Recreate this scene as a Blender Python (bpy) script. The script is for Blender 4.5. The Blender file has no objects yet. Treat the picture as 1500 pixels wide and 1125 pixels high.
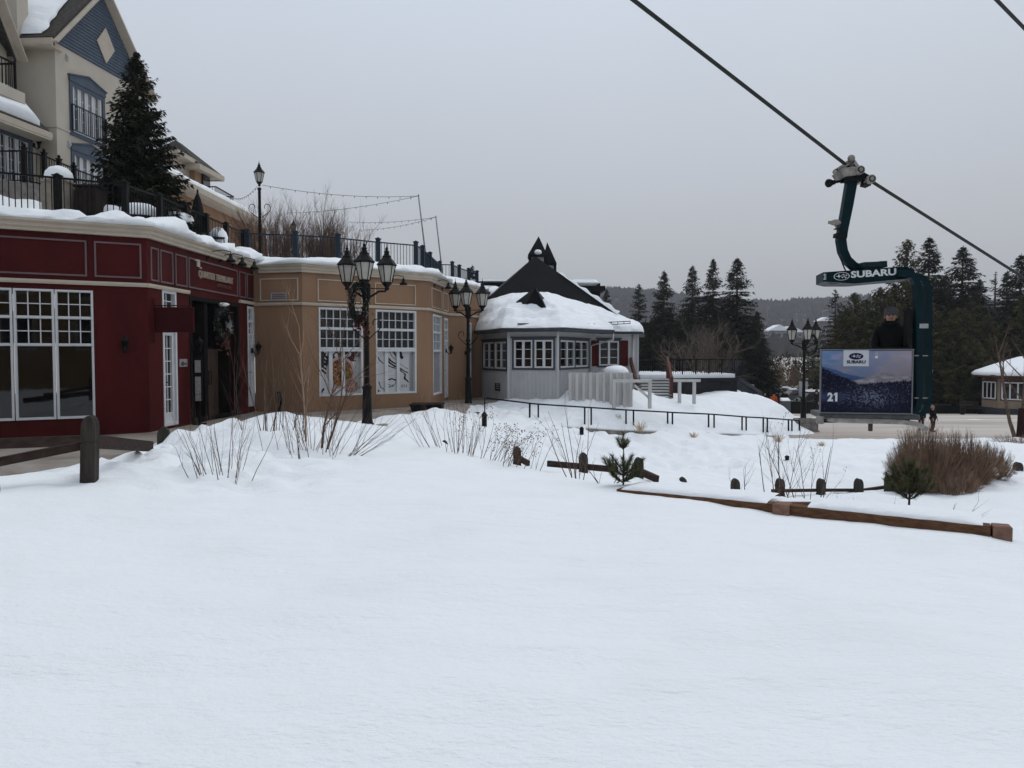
import bpy, math, random
import numpy as np
from mathutils import Vector, Matrix
R = math.radians
V = Vector
scene = bpy.context.scene
COL = scene.collection

# ------------------------------------------------------------------ camera model
F_PX = 1127.0
PITCH = R(2.26)
CP, SP = math.cos(PITCH), math.sin(PITCH)
def ray(px, py):
    u = (px - 750.0) / F_PX; v = (562.5 - py) / F_PX
    return V((u, CP + v * SP, -SP + v * CP))
def at(px, py, Y):
    d = ray(px, py)
    return d * (Y / d.y)
def xat(px, Y):
    return (px - 750.0) / F_PX * Y

# ------------------------------------------------------------------ numpy noise
def _h(ix, iy, seed):
    n = (ix.astype(np.int64) * 374761393 + iy.astype(np.int64) * 668265263 + seed * 982451653) & 0xffffffff
    n = ((n ^ (n >> 13)) * 1274126177) & 0xffffffff
    return ((n ^ (n >> 16)) & 0xffff) / 65535.0
def vnoise(x, y, seed=0):
    x = np.asarray(x, float); y = np.asarray(y, float)
    ix = np.floor(x); iy = np.floor(y); fx = x - ix; fy = y - iy
    fx = fx * fx * fx * (fx * (fx * 6 - 15) + 10); fy = fy * fy * fy * (fy * (fy * 6 - 15) + 10)
    a = _h(ix, iy, seed); b = _h(ix + 1, iy, seed); c = _h(ix, iy + 1, seed); d = _h(ix + 1, iy + 1, seed)
    return (a + (b - a) * fx) * (1 - fy) + (c + (d - c) * fx) * fy - 0.5
def fbm(x, y, seed=0, oct=4, gain=0.5):
    s = 0; a = 1.0; x = np.asarray(x, float); y = np.asarray(y, float)
    for k in range(oct):
        s = s + a * vnoise(x * 2 ** k + 17.3 * k, y * 2 ** k - 9.1 * k, seed + k); a *= gain
    return s

# ------------------------------------------------------------------ materials
MATS = {}
def mat(name, col, rough=0.7, var=0.15, vscale=3.0, bump=0.0, bscale=30.0, metal=0.0, spec=0.10, col2=None, stretch=(1, 1, 1), detail=6):
    if name in MATS: return MATS[name]
    m = bpy.data.materials.new(name); m.use_nodes = True
    nt = m.node_tree; b = nt.nodes['Principled BSDF']; L = nt.links
    b.inputs['Roughness'].default_value = rough; b.inputs['Metallic'].default_value = metal
    b.inputs['Specular IOR Level'].default_value = spec
    tc = nt.nodes.new('ShaderNodeTexCoord'); mp = nt.nodes.new('ShaderNodeMapping'); mp.inputs['Scale'].default_value = stretch
    L.new(tc.outputs['Object'], mp.inputs['Vector'])
    if var > 0 or col2:
        n = nt.nodes.new('ShaderNodeTexNoise'); n.inputs['Scale'].default_value = vscale; n.inputs['Detail'].default_value = detail
        L.new(mp.outputs['Vector'], n.inputs['Vector'])
        r = nt.nodes.new('ShaderNodeValToRGB'); r.color_ramp.elements[0].position = 0.3; r.color_ramp.elements[1].position = 0.7
        c2 = col2 if col2 else tuple(min(1, c * (1 + var)) for c in col)
        c1 = col if col2 else tuple(c * (1 - var) for c in col)
        r.color_ramp.elements[0].color = (*c1, 1); r.color_ramp.elements[1].color = (*c2, 1)
        L.new(n.outputs['Fac'], r.inputs['Fac']); L.new(r.outputs['Color'], b.inputs['Base Color'])
    else:
        b.inputs['Base Color'].default_value = (*col, 1)
    if bump > 0:
        n2 = nt.nodes.new('ShaderNodeTexNoise'); n2.inputs['Scale'].default_value = bscale; n2.inputs['Detail'].default_value = 4
        L.new(mp.outputs['Vector'], n2.inputs['Vector'])
        bp = nt.nodes.new('ShaderNodeBump'); bp.inputs['Strength'].default_value = bump; bp.inputs['Distance'].default_value = 0.02
        L.new(n2.outputs['Fac'], bp.inputs['Height']); L.new(bp.outputs['Normal'], b.inputs['Normal'])
    MATS[name] = m
    return m

def mat_vcol(name, rough=0.35):
    m = bpy.data.materials.new(name); m.use_nodes = True; nt = m.node_tree
    a = nt.nodes.new('ShaderNodeVertexColor'); a.layer_name = 'Col'
    b = nt.nodes['Principled BSDF']; b.inputs['Roughness'].default_value = rough; b.inputs['Specular IOR Level'].default_value = .12
    nt.links.new(a.outputs['Color'], b.inputs['Base Color'])
    MATS[name] = m
    return m

def mat_snow(name, col=(0.848, 0.872, 0.892), dirt=0.0, fine=1.0):
    m = bpy.data.materials.new(name); m.use_nodes = True; nt = m.node_tree; L = nt.links
    b = nt.nodes['Principled BSDF']; b.inputs['Roughness'].default_value = 0.75; b.inputs['Specular IOR Level'].default_value = 0.25
    tc = nt.nodes.new('ShaderNodeTexCoord')
    n = nt.nodes.new('ShaderNodeTexNoise'); n.inputs['Scale'].default_value = 0.9; n.inputs['Detail'].default_value = 8
    L.new(tc.outputs['Object'], n.inputs['Vector'])
    r = nt.nodes.new('ShaderNodeValToRGB'); r.color_ramp.elements[0].position = 0.28; r.color_ramp.elements[1].position = 0.5
    lo = tuple(c * (0.96 - dirt) for c in col)
    r.color_ramp.elements[0].color = (lo[0], lo[1] * (1 - dirt * .12), lo[2] * (1 - dirt * .3), 1); r.color_ramp.elements[1].color = (*col, 1)
    L.new(n.outputs['Fac'], r.inputs['Fac']); L.new(r.outputs['Color'], b.inputs['Base Color'])
    prev = None
    for sc, st, di in ((2.2, .45, .08), (9.0, .42, .04), (34.0, .55 * fine, .016), (120.0, .6 * fine, .006)):
        k = nt.nodes.new('ShaderNodeTexNoise'); k.inputs['Scale'].default_value = sc; k.inputs['Detail'].default_value = 3
        mp = nt.nodes.new('ShaderNodeMapping'); mp.inputs['Scale'].default_value = (0.6, 1.25, 1); mp.inputs['Rotation'].default_value = (0, 0, 0.15)
        L.new(tc.outputs['Object'], mp.inputs['Vector']); L.new(mp.outputs['Vector'], k.inputs['Vector'])
        bp = nt.nodes.new('ShaderNodeBump'); bp.inputs['Strength'].default_value = st; bp.inputs['Distance'].default_value = di
        L.new(k.outputs['Fac'], bp.inputs['Height'])
        if prev: L.new(prev.outputs['Normal'], bp.inputs['Normal'])
        prev = bp
    L.new(prev.outputs['Normal'], b.inputs['Normal'])
    MATS[name] = m
    return m

def mat_glass(name, col=(0.0045, 0.0045, 0.005)):
    m = mat(name, col, rough=0.03, var=0.9, vscale=1.7, spec=0.5, bump=0.05, bscale=1.5)
    return m

# ------------------------------------------------------------------ mesh builder
LOC = {}
class MB:
    def __init__(s): s.v = []; s.f = []; s.m = []; s.sm = []
    def add(s, vs, fs, m=0, sm=False):
        o = len(s.v); s.v.extend([tuple(p) for p in vs])
        for f in fs: s.f.append([i + o for i in f]); s.m.append(m); s.sm.append(sm)
        return s
    def hexa(s, p, m=0):   # p: 4 bottom (ccw) + 4 top
        return s.add(p, [(3, 2, 1, 0), (4, 5, 6, 7), (0, 1, 5, 4), (1, 2, 6, 5), (2, 3, 7, 6), (3, 0, 4, 7)], m)
    def box(s, c, d, rz=0, m=0, bev=0.0):
        c = V(c); hx, hy, hz = d[0] / 2, d[1] / 2, d[2] / 2; co, si = math.cos(rz), math.sin(rz)
        def q(x, y, z): return (c.x + x * co - y * si, c.y + x * si + y * co, c.z + z)
        if bev <= 0:
            return s.hexa([q(-hx, -hy, -hz), q(hx, -hy, -hz), q(hx, hy, -hz), q(-hx, hy, -hz), q(-hx, -hy, hz), q(hx, -hy, hz), q(hx, hy, hz), q(-hx, hy, hz)], m)
        b = min(bev, hx * .9, hy * .9, hz * .9)
        ring = [(-hx + b, -hy), (hx - b, -hy), (hx, -hy + b), (hx, hy - b), (hx - b, hy), (-hx + b, hy), (-hx, hy - b), (-hx, -hy + b)]
        def ins(k, t): x, y = k; return (x * (1 - t * b / max(hx, 1e-6)), y * (1 - t * b / max(hy, 1e-6)))
        rows = [[q(*ins(k, 1), -hz) for k in ring], [q(*k, -hz + b) for k in ring], [q(*k, hz - b) for k in ring], [q(*ins(k, 1), hz) for k in ring]]
        vs = [p for r in rows for p in r]; fs = []
        for r in range(3):
            for i in range(8): fs.append((r * 8 + i, r * 8 + (i + 1) % 8, r * 8 + 8 + (i + 1) % 8, r * 8 + 8 + i))
        fs.append(tuple(range(7, -1, -1))); fs.append(tuple(range(24, 32)))
        return s.add(vs, fs, m)
    def beam(s, a, b, w, h, m=0, up=(0, 0, 1)):    # rectangular bar from a to b
        a = V(a); b = V(b); d = (b - a).normalized(); u = V(up)
        if abs(d.dot(u)) > .98: u = V((0, 1, 0))
        x = d.cross(u).normalized(); y = x.cross(d).normalized()
        p = []
        for e in (a, b):
            for sx, sy in ((-1, -1), (1, -1), (1, 1), (-1, 1)): p.append(e + x * (sx * w / 2) + y * (sy * h / 2))
        return s.hexa(p, m)
    def tube(s, pts, r, n=6, m=0, cap=True, sm=True):
        pts = [V(p) for p in pts]; k = len(pts)
        rs = r if isinstance(r, (list, tuple)) else [r] * k
        vs = []; ref = None
        for i, p in enumerate(pts):
            t = (pts[min(i + 1, k - 1)] - pts[max(i - 1, 0)])
            t = t.normalized() if t.length > 1e-9 else V((0, 0, 1))
            if ref is None:
                ref = t.cross(V((0, 0, 1)));
                if ref.length < 1e-3: ref = t.cross(V((0, 1, 0)))
            x = (ref - t * ref.dot(t))
            if x.length < 1e-6: x = t.orthogonal()
            x.normalize(); ref = x; y = t.cross(x)
            for j in range(n):
                a = 2 * math.pi * j / n
                vs.append(p + (x * math.cos(a) + y * math.sin(a)) * rs[i])
        fs = [(i * n + j, i * n + (j + 1) % n, (i + 1) * n + (j + 1) % n, (i + 1) * n + j) for i in range(k - 1) for j in range(n)]
        if cap: fs += [tuple(range(n - 1, -1, -1)), tuple(range((k - 1) * n, k * n))]
        return s.add(vs, fs, m, sm)
    def lathe(s, c, prof, n=12, m=0, rot=0.0, sm=True, sx=1, sy=1):
        c = V(c); vs = []
        for (r, z) in prof:
            for j in range(n):
                a = 2 * math.pi * j / n + rot
                vs.append((c.x + r * sx * math.cos(a), c.y + r * sy * math.sin(a), c.z + z))
        k = len(prof)
        fs = [(i * n + j, i * n + (j + 1) % n, (i + 1) * n + (j + 1) % n, (i + 1) * n + j) for i in range(k - 1) for j in range(n)]
        fs += [tuple(range(n - 1, -1, -1)), tuple(range((k - 1) * n, k * n))]
        return s.add(vs, fs, m, sm)
    def prism(s, poly, vec, m=0):
        poly = [V(p) for p in poly]; vec = V(vec); n = len(poly)
        vs = poly + [p + vec for p in poly]
        fs = [tuple(range(n - 1, -1, -1)), tuple(range(n, 2 * n))] + [(i, (i + 1) % n, n + (i + 1) % n, n + i) for i in range(n)]
        return s.add(vs, fs, m)
    def blob(s, c, r, m=0, seed=0, n=12, k=8, amp=.15, flat=0.0):
        c = V(c); rr = r if isinstance(r, (tuple, list)) else (r, r, r)
        rnd = random.Random(seed); vs = []; ph = [rnd.uniform(0, 6.28) for _ in range(6)]
        for i in range(k + 1):
            th = math.pi * i / k
            for j in range(n):
                a = 2 * math.pi * j / n
                d = 1 + amp * (math.sin(2 * a + ph[0]) * math.sin(th * 2 + ph[1]) + .6 * math.sin(3 * a + ph[2] + th * 3) * math.sin(th))
                z = math.cos(th) * d
                if flat and z < -flat: z = -flat
                vs.append((c.x + rr[0] * math.sin(th) * math.cos(a) * d, c.y + rr[1] * math.sin(th) * math.sin(a) * d, c.z + rr[2] * z))
        fs = [(i * n + j, (i + 1) * n + j, (i + 1) * n + (j + 1) % n, i * n + (j + 1) % n) for i in range(k) for j in range(n)]
        return s.add(vs, fs, m, True)
    def build(s, name, mats, parent=None, off=None):
        me = bpy.data.meshes.new(name)
        o = off if off is not None else (LOC.get(parent.name, V((0, 0, 0))) if parent else V((0, 0, 0)))
        me.from_pydata([(x - o[0], y - o[1], z - o[2]) for x, y, z in s.v], [], s.f)
        if not isinstance(mats, (list, tuple)): mats = [mats]
        for mm in mats: me.materials.append(mm)
        me.polygons.foreach_set('material_index', s.m); me.polygons.foreach_set('use_smooth', s.sm)
        me.update()
        ob = bpy.data.objects.new(name, me); COL.objects.link(ob)
        if parent: ob.parent = parent; LOC[ob.name] = V(o)
        else:
            ob.location = o; LOC[ob.name] = V(o)
        return ob

def tag(o, label=None, cat=None, group=None, kind=None):
    if label: o['label'] = label
    if cat: o['category'] = cat
    if group: o['group'] = group
    if kind: o['kind'] = kind
    return o
def thing(name, label, cat, loc=(0, 0, 0), group=None):
    o = bpy.data.objects.new(name, None); COL.objects.link(o); o.location = loc; LOC[o.name] = V(loc)
    o.empty_display_size = .2
    return tag(o, label, cat, group)
def copy_tree(root, loc=None, rz=0, sc=1.0, label=None, group=None):
    r = root.copy(); COL.objects.link(r)
    if loc is not None: r.location = loc
    r.rotation_euler = (0, 0, rz); r.scale = (sc, sc, sc) if not isinstance(sc, (tuple, list)) else sc
    if label: r['label'] = label
    if group: r['group'] = group
    for ch in list(root.children):
        c = ch.copy(); COL.objects.link(c); c.parent = r
        for g in list(ch.children):
            d = g.copy(); COL.objects.link(d); d.parent = c
    return r
def place(root, loc, rz=0, sc=1.0):
    root.location = loc; root.rotation_euler = (0, 0, rz); root.scale = (sc, sc, sc) if not isinstance(sc, (tuple, list)) else sc
    return root

def text_geo(txt, bold=0.0, extrude=0.02):
    cu = bpy.data.curves.new('lettering', 'FONT'); cu.body = txt; cu.size = 1.0; cu.extrude = extrude; cu.offset = bold; cu.resolution_u = 3
    ob = bpy.data.objects.new('lettering', cu); COL.objects.link(ob)
    dg = bpy.context.evaluated_depsgraph_get(); dg.update()
    me = bpy.data.meshes.new_from_object(ob.evaluated_get(dg))
    vs = np.array([v.co[:] for v in me.vertices]); fs = [tuple(p.vertices) for p in me.polygons]
    bpy.data.objects.remove(ob); bpy.data.curves.remove(cu); bpy.data.meshes.remove(me)
    mn = vs.min(0); mx = vs.max(0); vs[:, 0] -= mn[0]; vs[:, 1] -= mn[1]
    return vs, fs, mx[0] - mn[0], mx[1] - mn[1]
def add_text(mb, txt, o, X, Z, w, h, depth=0.01, bold=0.0, m=0):
    """lettering with its lower-left corner at o, running along X, up Z, raised along X x Z reversed (towards the reader)"""
    vs, fs, tw, th = text_geo(txt, bold)
    o = V(o); X = V(X).normalized(); Z = V(Z).normalized(); N = X.cross(Z)
    ez = vs[:, 2].max() or 1
    mb.add([o + X * (a / tw * w) + Z * (b / th * h) + N * (c / ez * depth / 2 + depth / 2) for a, b, c in vs], fs, m)

def painted(name, o, X, Z, w, h, nx, ny, fn, material, parent):
    """a printed sheet: fine grid whose print is computed per vertex"""
    o = V(o); X = V(X).normalized(); Z = V(Z).normalized(); N = X.cross(Z)
    us, vs_ = np.meshgrid(np.linspace(0, 1, nx), np.linspace(0, 1, ny))
    col = fn(us.ravel(), vs_.ravel())
    off = LOC.get(parent.name, V((0, 0, 0)))
    P = [tuple(o + X * (a * w) + Z * (b * h) - off) for a, b in zip(us.ravel(), vs_.ravel())]
    fs = [(j * nx + i, j * nx + i + 1, (j + 1) * nx + i + 1, (j + 1) * nx + i) for j in range(ny - 1) for i in range(nx - 1)]
    me = bpy.data.meshes.new(name); me.from_pydata(P, [], fs); me.materials.append(material)
    ca = me.color_attributes.new('Col', 'FLOAT_COLOR', 'POINT')
    ca.data.foreach_set('color', np.concatenate([col, np.ones((len(P), 1))], 1).astype(np.float32).ravel())
    ob = bpy.data.objects.new(name, me); COL.objects.link(ob); ob.parent = parent; LOC[ob.name] = V(off)
    return ob

# ------------------------------------------------------------------ facades
class Fac:
    def __init__(s, A, B):
        s.A = V((A[0], A[1])); s.B = V((B[0], B[1])); s.L = (s.B - s.A).length
        s.d = (s.B - s.A) / s.L; s.n = V((s.d.y, -s.d.x))
    def hit(s, px, py):
        D = ray(px, py); t = s.A.dot(s.n) / (D.x * s.n.x + D.y * s.n.y); P = D * t
        return (P.x - s.A.x) * s.d.x + (P.y - s.A.y) * s.d.y, P.z
    def R(s, px0, yt, yb, px1):
        s0, zt = s.hit(px0, yt); _, zb = s.hit(px0, yb); s1, _ = s.hit(px1, yt)
        return s0, s1, zb, zt
    def P(s, a, z, o=0.0):
        q = s.A + s.d * a + s.n * o
        return V((q.x, q.y, z))
    def box(s, mb, s0, s1, z0, z1, o0, o1, m=0):
        return mb.hexa([s.P(s0, z0, o1), s.P(s1, z0, o1), s.P(s1, z0, o0), s.P(s0, z0, o0), s.P(s0, z1, o1), s.P(s1, z1, o1), s.P(s1, z1, o0), s.P(s0, z1, o0)], m)
    def wall(s, mb, z0, z1, holes=(), reveal=0.14, m=0, s0=0.0, s1=None):
        s1 = s.L if s1 is None else s1
        ss = sorted({s0, s1, *[min(max(h[i], s0), s1) for h in holes for i in (0, 1)]}); zs = sorted({z0, z1, *[min(max(h[i], z0), z1) for h in holes for i in (2, 3)]})
        for a, b in zip(ss, ss[1:]):
            for c, d in zip(zs, zs[1:]):
                mx, mz = (a + b) / 2, (c + d) / 2
                if any(h[0] < mx < h[1] and h[2] < mz < h[3] for h in holes): continue
                mb.add([s.P(a, c), s.P(b, c), s.P(b, d), s.P(a, d)], [(0, 1, 2, 3)], m)
        for h in holes:
            r = h[4] if len(h) > 4 else reveal
            a, b, c, d = h[:4]
            mb.add([s.P(a, c), s.P(a, d), s.P(a, d, -r), s.P(a, c, -r)], [(3, 2, 1, 0)], m)
            mb.add([s.P(b, c), s.P(b, d), s.P(b, d, -r), s.P(b, c, -r)], [(0, 1, 2, 3)], m)
            mb.add([s.P(a, d), s.P(b, d), s.P(b, d, -r), s.P(a, d, -r)], [(0, 1, 2, 3)], m)
            mb.add([s.P(a, c), s.P(b, c), s.P(b, c, -r), s.P(a, c, -r)], [(3, 2, 1, 0)], m)
    def frame(s, mb, s0, s1, z0, z1, w, o0, o1, m=0):
        s.box(mb, s0, s1, z1 - w, z1, o0, o1, m); s.box(mb, s0, s1, z0, z0 + w, o0, o1, m)
        s.box(mb, s0, s0 + w, z0 + w, z1 - w, o0, o1, m); s.box(mb, s1 - w, s1, z0 + w, z1 - w, o0, o1, m)
    def window(s, parent, h, rows, mframe, mglass, w=0.05, mw=0.020, o0=-0.13, o1=0.015, name='window', pane=True):
        """one window: h=(s0,s1,z0,z1); rows=[(z_low_fraction, z_high_fraction, muntin cols, muntin rows)]"""
        s0, s1, z0, z1 = h[:4]; mb = MB(); s.frame(mb, s0, s1, z0, z1, w, o0, o1)
        H = z1 - z0; g = MB()
        for k, (a, b, nc, nr) in enumerate(rows):
            c, d = z0 + a * H, z0 + b * H
            if a > 0: s.box(mb, s0 + w, s1 - w, c - w * .55, c + w * .55, o0, o1 - .004)
            c = c + (w * .55 if a > 0 else w); d = d - (w * .55 if b < 1 else w)
            s.frame(mb, s0 + w, s1 - w, c, d, w * .30, o0 + .01, o1 - .03)
            for i in range(1, nc):
                x = s0 + w + (s1 - s0 - 2 * w) * i / nc; s.box(mb, x - mw / 2, x + mw / 2, c, d, o0 + .02, o1 - .05)
            for i in range(1, nr):
                z = c + (d - c) * i / nr; s.box(mb, s0 + w, s1 - w, z - mw / 2, z + mw / 2, o0 + .02, o1 - .052)
            s.box(g, s0 + w, s1 - w, c, d, o0 + .028, o0 + .036)
        f = mb.build(name, mframe, parent)
        if pane: g.build('pane', mglass, f)
        return f

# ------------------------------------------------------------------ camera, light, sky
cam = bpy.data.cameras.new('camera'); cam.sensor_width = 36; cam.lens = 36 * F_PX / 1500; cam.clip_end = 6000; cam.clip_start = 0.05
co = bpy.data.objects.new('camera', cam); COL.objects.link(co); co.rotation_euler = (R(90) - PITCH, 0, 0); scene.camera = co
SUN_EL, SUN_AZ = R(58), R(35)          # azimuth from +Y towards +X: beyond and to the right
w = bpy.data.worlds.new('World'); scene.world = w; w.use_nodes = True; nt = w.node_tree; L = nt.links
bg = nt.nodes['Background']
sky = nt.nodes.new('ShaderNodeTexSky'); sky.sky_type = 'NISHITA'; sky.sun_disc = False; sky.sun_elevation = SUN_EL; sky.sun_rotation = SUN_AZ
sky.dust_density = 6; sky.air_density = 1.5
tc = nt.nodes.new('ShaderNodeTexCoord'); sp = nt.nodes.new('ShaderNodeSeparateXYZ'); L.new(tc.outputs['Generated'], sp.inputs[0])
rp = nt.nodes.new('ShaderNodeValToRGB'); cr = rp.color_ramp
cr.elements[0].position = 0.0; cr.elements[0].color = (.435, .446, .472, 1)
cr.elements[1].position = 1.0; cr.elements[1].color = (.76, .83, .93, 1)
for p, c in ((0.1, (.458, .473, .508)), (0.25, (.508, .546, .61)), (0.45, (.572, .638, .725))):
    e = cr.elements.new(p); e.color = (*c, 1)
L.new(sp.outputs['Z'], rp.inputs['Fac'])
cn = nt.nodes.new('ShaderNodeTexNoise'); cn.inputs['Scale'].default_value = 1.6; cn.inputs['Detail'].default_value = 5
L.new(tc.outputs['Generated'], cn.inputs['Vector'])
mr = nt.nodes.new('ShaderNodeMapRange'); mr.inputs['To Min'].default_value = 9.3; mr.inputs['To Max'].default_value = 10.7; L.new(cn.outputs['Fac'], mr.inputs['Value'])
mu = nt.nodes.new('ShaderNodeMix'); mu.data_type = 'RGBA'; mu.blend_type = 'MULTIPLY'; mu.inputs['Factor'].default_value = 1
L.new(rp.outputs['Color'], mu.inputs['A']); L.new(mr.outputs['Result'], mu.inputs['B'])
mx = nt.nodes.new('ShaderNodeMix'); mx.data_type = 'RGBA'; mx.inputs['Factor'].default_value = 0.04
L.new(mu.outputs['Result'], mx.inputs['A']); L.new(sky.outputs['Color'], mx.inputs['B'])
L.new(mx.outputs['Result'], bg.inputs['Color']); bg.inputs['Strength'].default_value = 0.1
sl = bpy.data.lights.new('sun', 'SUN'); sl.energy = 0.6; sl.angle = R(22); sl.color = (1, 0.96, 0.9)
so = bpy.data.objects.new('sun', sl); COL.objects.link(so)
so.rotation_euler = V((math.sin(SUN_AZ) * math.cos(SUN_EL), math.cos(SUN_AZ) * math.cos(SUN_EL), math.sin(SUN_EL))).to_track_quat('Z', 'Y').to_euler()
vs = scene.view_settings; vs.view_transform = 'Standard'; vs.look = 'None'; vs.gamma = 1; vs.exposure = 0.17
scene.cycles.max_bounces = 6; scene.cycles.diffuse_bounces = 3; scene.cycles.use_denoising = True

# ------------------------------------------------------------------ palette
M_red = mat('red_stucco', (0.056, 0.0056, 0.0058), .62, .24, 1.6, .22, 90, stretch=(1, 1, .3))
M_tan = mat('tan_stucco', (0.262, 0.158, 0.098), .85, .15, 1.0, .35, 120, stretch=(1, 1, .35))
M_cream = mat('cream_trim', (0.46, 0.40, 0.325), .6, .08, 3)
M_panelred = mat('mauve_trim', (0.15, 0.11, 0.115), .6, .08, 3)
M_white = mat('white_frame', (0.58, 0.59, 0.60), .45, .05, 4)
M_glass = mat_glass('window_glass')
M_black = mat('black_metal', (0.0065, 0.0065, 0.007), .5, .2, 8, .05, 60)
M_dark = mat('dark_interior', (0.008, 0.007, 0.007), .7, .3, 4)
M_brownwood = mat('brown_door_wood', (0.062, 0.043, 0.031), .55, .3, 4, .2, 60, stretch=(6, 6, .5))
M_greywood = mat('weathered_post_wood', (0.045, 0.039, 0.034), .85, .35, 6, .5, 60, stretch=(3, 3, .4))
M_railwood = mat('dark_rail_wood', (0.042, 0.027, 0.023), .8, .35, 6, .4, 60, stretch=(.5, 3, 3))
M_timber = mat('reddish_timber', (0.125, 0.064, 0.036), .75, .35, 7, .5, 70, stretch=(.6, 3, 5))
M_timberend = mat('timber_end_grain', (0.20, 0.115, 0.085), .8, .3, 14, .4, 60)
M_greysid = mat('grey_clapboard', (0.43, 0.43, 0.435), .7, .07, 2, .1, 60)
M_greywhite = mat('grey_white_boards', (0.48, 0.475, 0.46), .75, .12, 3, .2, 60, stretch=(3, 3, .4))
M_slate = mat('dark_grey_trim', (0.060, 0.065, 0.075), .6, .1, 4)
M_blackroof = mat('black_metal_roof', (0.0055, 0.0065, 0.0085), .6, .25, 3)
M_shutter = mat('red_shutter', (0.065, 0.007, 0.006), .6, .15, 3)
M_beige = mat('beige_stucco', (0.48, 0.432, 0.36), .9, .07, 1.0, .25, 90)
M_blue = mat('blue_siding', (0.080, 0.102, 0.135), .7, .10, 3)
M_bluetrim = mat('slate_blue_trim', (0.078, 0.098, 0.125), .6, .08, 3)
M_shingle = mat('grey_shingle', (0.060, 0.055, 0.050), .9, .35, 9, .6, 40)
M_bluerail = mat('blue_grey_paint', (0.020, 0.032, 0.045), .5, .1, 4)
M_snow = mat_snow('snow')
M_snowdirty = mat_snow('old_snow', (0.80, 0.815, 0.835), .12)
M_pave = mat('wet_paving', (0.16, 0.135, 0.115), .55, .3, 1.3, .4, 25, col2=(0.33, 0.30, 0.27))
M_plaza = mat('packed_snow_plaza', (0.36, 0.31, 0.27), .8, .2, .35, .3, 6, col2=(0.60, 0.55, 0.51), stretch=(.35, 1.5, 1))
M_teal = mat('dark_teal_paint', (0.0030, 0.0165, 0.0215), .4, .12, 4, spec=.07)
M_steel = mat('worn_galvanised_steel', (0.27, 0.25, 0.23), .5, .3, 12, .2, 40, metal=.5)
M_rubber = mat('black_rubber', (0.010, 0.010, 0.011), .7, .2, 6)
M_frost = mat('frosted_lamp_glass', (0.42, 0.40, 0.36), .35, .12, 6)
M_needle = mat('dark_spruce_needles', (0.0080, 0.0105, 0.0070), .8, .6, 2.0, col2=(0.034, 0.040, 0.024))
M_needle2 = mat('olive_pine_needles', (0.024, 0.027, 0.011), .8, .6, 0.9, col2=(0.095, 0.086, 0.032))
M_needle3 = mat('grey_spruce_needles', (0.022, 0.024, 0.020), .8, .6, 2, col2=(0.062, 0.062, 0.054))
M_youngneedle = mat('young_pine_needles', (0.045, 0.054, 0.024), .7, .5, 12, col2=(0.125, 0.125, 0.060))
M_bark = mat('grey_brown_bark', (0.060, 0.046, 0.038), .9, .4, 8, .4, 40)
M_twig = mat('brown_twig', (0.125, 0.074, 0.053), .85, .35, 6)
M_twigdark = mat('dark_twig', (0.115, 0.078, 0.060), .85, .4, 6)
M_birch = mat('tan_sapling_bark', (0.33, 0.225, 0.155), .8, .3, 10)
M_bush = mat('brown_hedge_twig', (0.160, 0.098, 0.068), .9, .35, 1.6, col2=(0.290, 0.195, 0.138))
M_drygrass = mat('dry_straw', (0.42, 0.29, 0.16), .85, .3, 8)
M_seed = mat('dry_seed_head', (0.12, 0.075, 0.050), .9, .3, 20)
M_stone = mat('grey_stone', (0.20, 0.18, 0.165), .9, .35, 5, .6, 22)
M_vcol = mat_vcol('printed_sheet', .35)

def sdist(x, y, poly):
    """signed distance (inside positive) and nearest boundary point"""
    x = np.asarray(x); y = np.asarray(y); best = np.full(x.shape, 1e9); bx = x * 0; by = y * 0; ins = np.zeros(x.shape, bool); n = len(poly)
    for i in range(n):
        (x0, y0), (x1, y1) = poly[i], poly[(i + 1) % n]; dx, dy = x1 - x0, y1 - y0
        t = np.clip(((x - x0) * dx + (y - y0) * dy) / (dx * dx + dy * dy), 0, 1); qx, qy = x0 + t * dx, y0 + t * dy; d = np.hypot(x - qx, y - qy)
        m = d < best; best = np.where(m, d, best); bx = np.where(m, qx, bx); by = np.where(m, qy, by)
        cnd = ((y0 > y) != (y1 > y)) & (x < (x1 - x0) * (y - y0) / (y1 - y0 + 1e-12) + x0); ins ^= cnd
    return np.where(ins, best, -best), bx, by

# ------------------------------------------------------------------ snow terrain from surveyed heights
PTS = []
def C(px, py, Y): p = at(px, py, Y); PTS.append((p.x, p.y, p.z))
def W(x, y, z): PTS.append((x, y, z))
for a in ((-160, 722, 8.0), (0, 715, 8.5), (70, 707, 8.7), (150, 697, 9.0), (200, 674, 10.6), (235, 652, 12.4), (270, 640, 13.4), (320, 632, 14.6), (360, 618, 16.6),
          (400, 613, 17.8), (450, 616, 18.0), (500, 623, 18.0), (545, 625, 18.0), (572, 612, 20), (610, 604, 21.6), (640, 600, 22.6),
          (600, 632, 15.8), (640, 651, 13.6), (700, 672, 11.9), (750, 687, 10.9), (800, 699, 10.3), (850, 708, 9.7), (907, 720, 9.05)): C(*a)
for x, y, z in ((-9, 11.4, -2.0), (-12.5, 11, -2.0), (-6.9, 13.6, -2.05), (-6.3, 12.0, -1.72), (-6.6, 15.5, -2.05), (-8, 13, -2.1), (-7.0, 17, -2.05), (-6.9, 19.0, -2.05), (-6.6, 20.8, -2.05), (-5.6, 21.0, -2.1), (-4.4, 20.6, -2.1), (-3.3, 22.9, -2.05), (-2.4, 25, -2.0), (-1.6, 27.5, -1.95), (-1, 29, -1.9),
                (-10, 14, -2.2), (-14, 14, -2.2), (-9, 18, -2.3), (-10, 22, -2.3), (-6, 25, -2.3), (-5, 30, -2.3), (-14, 20, -2.3)): W(x, y, z)
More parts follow.
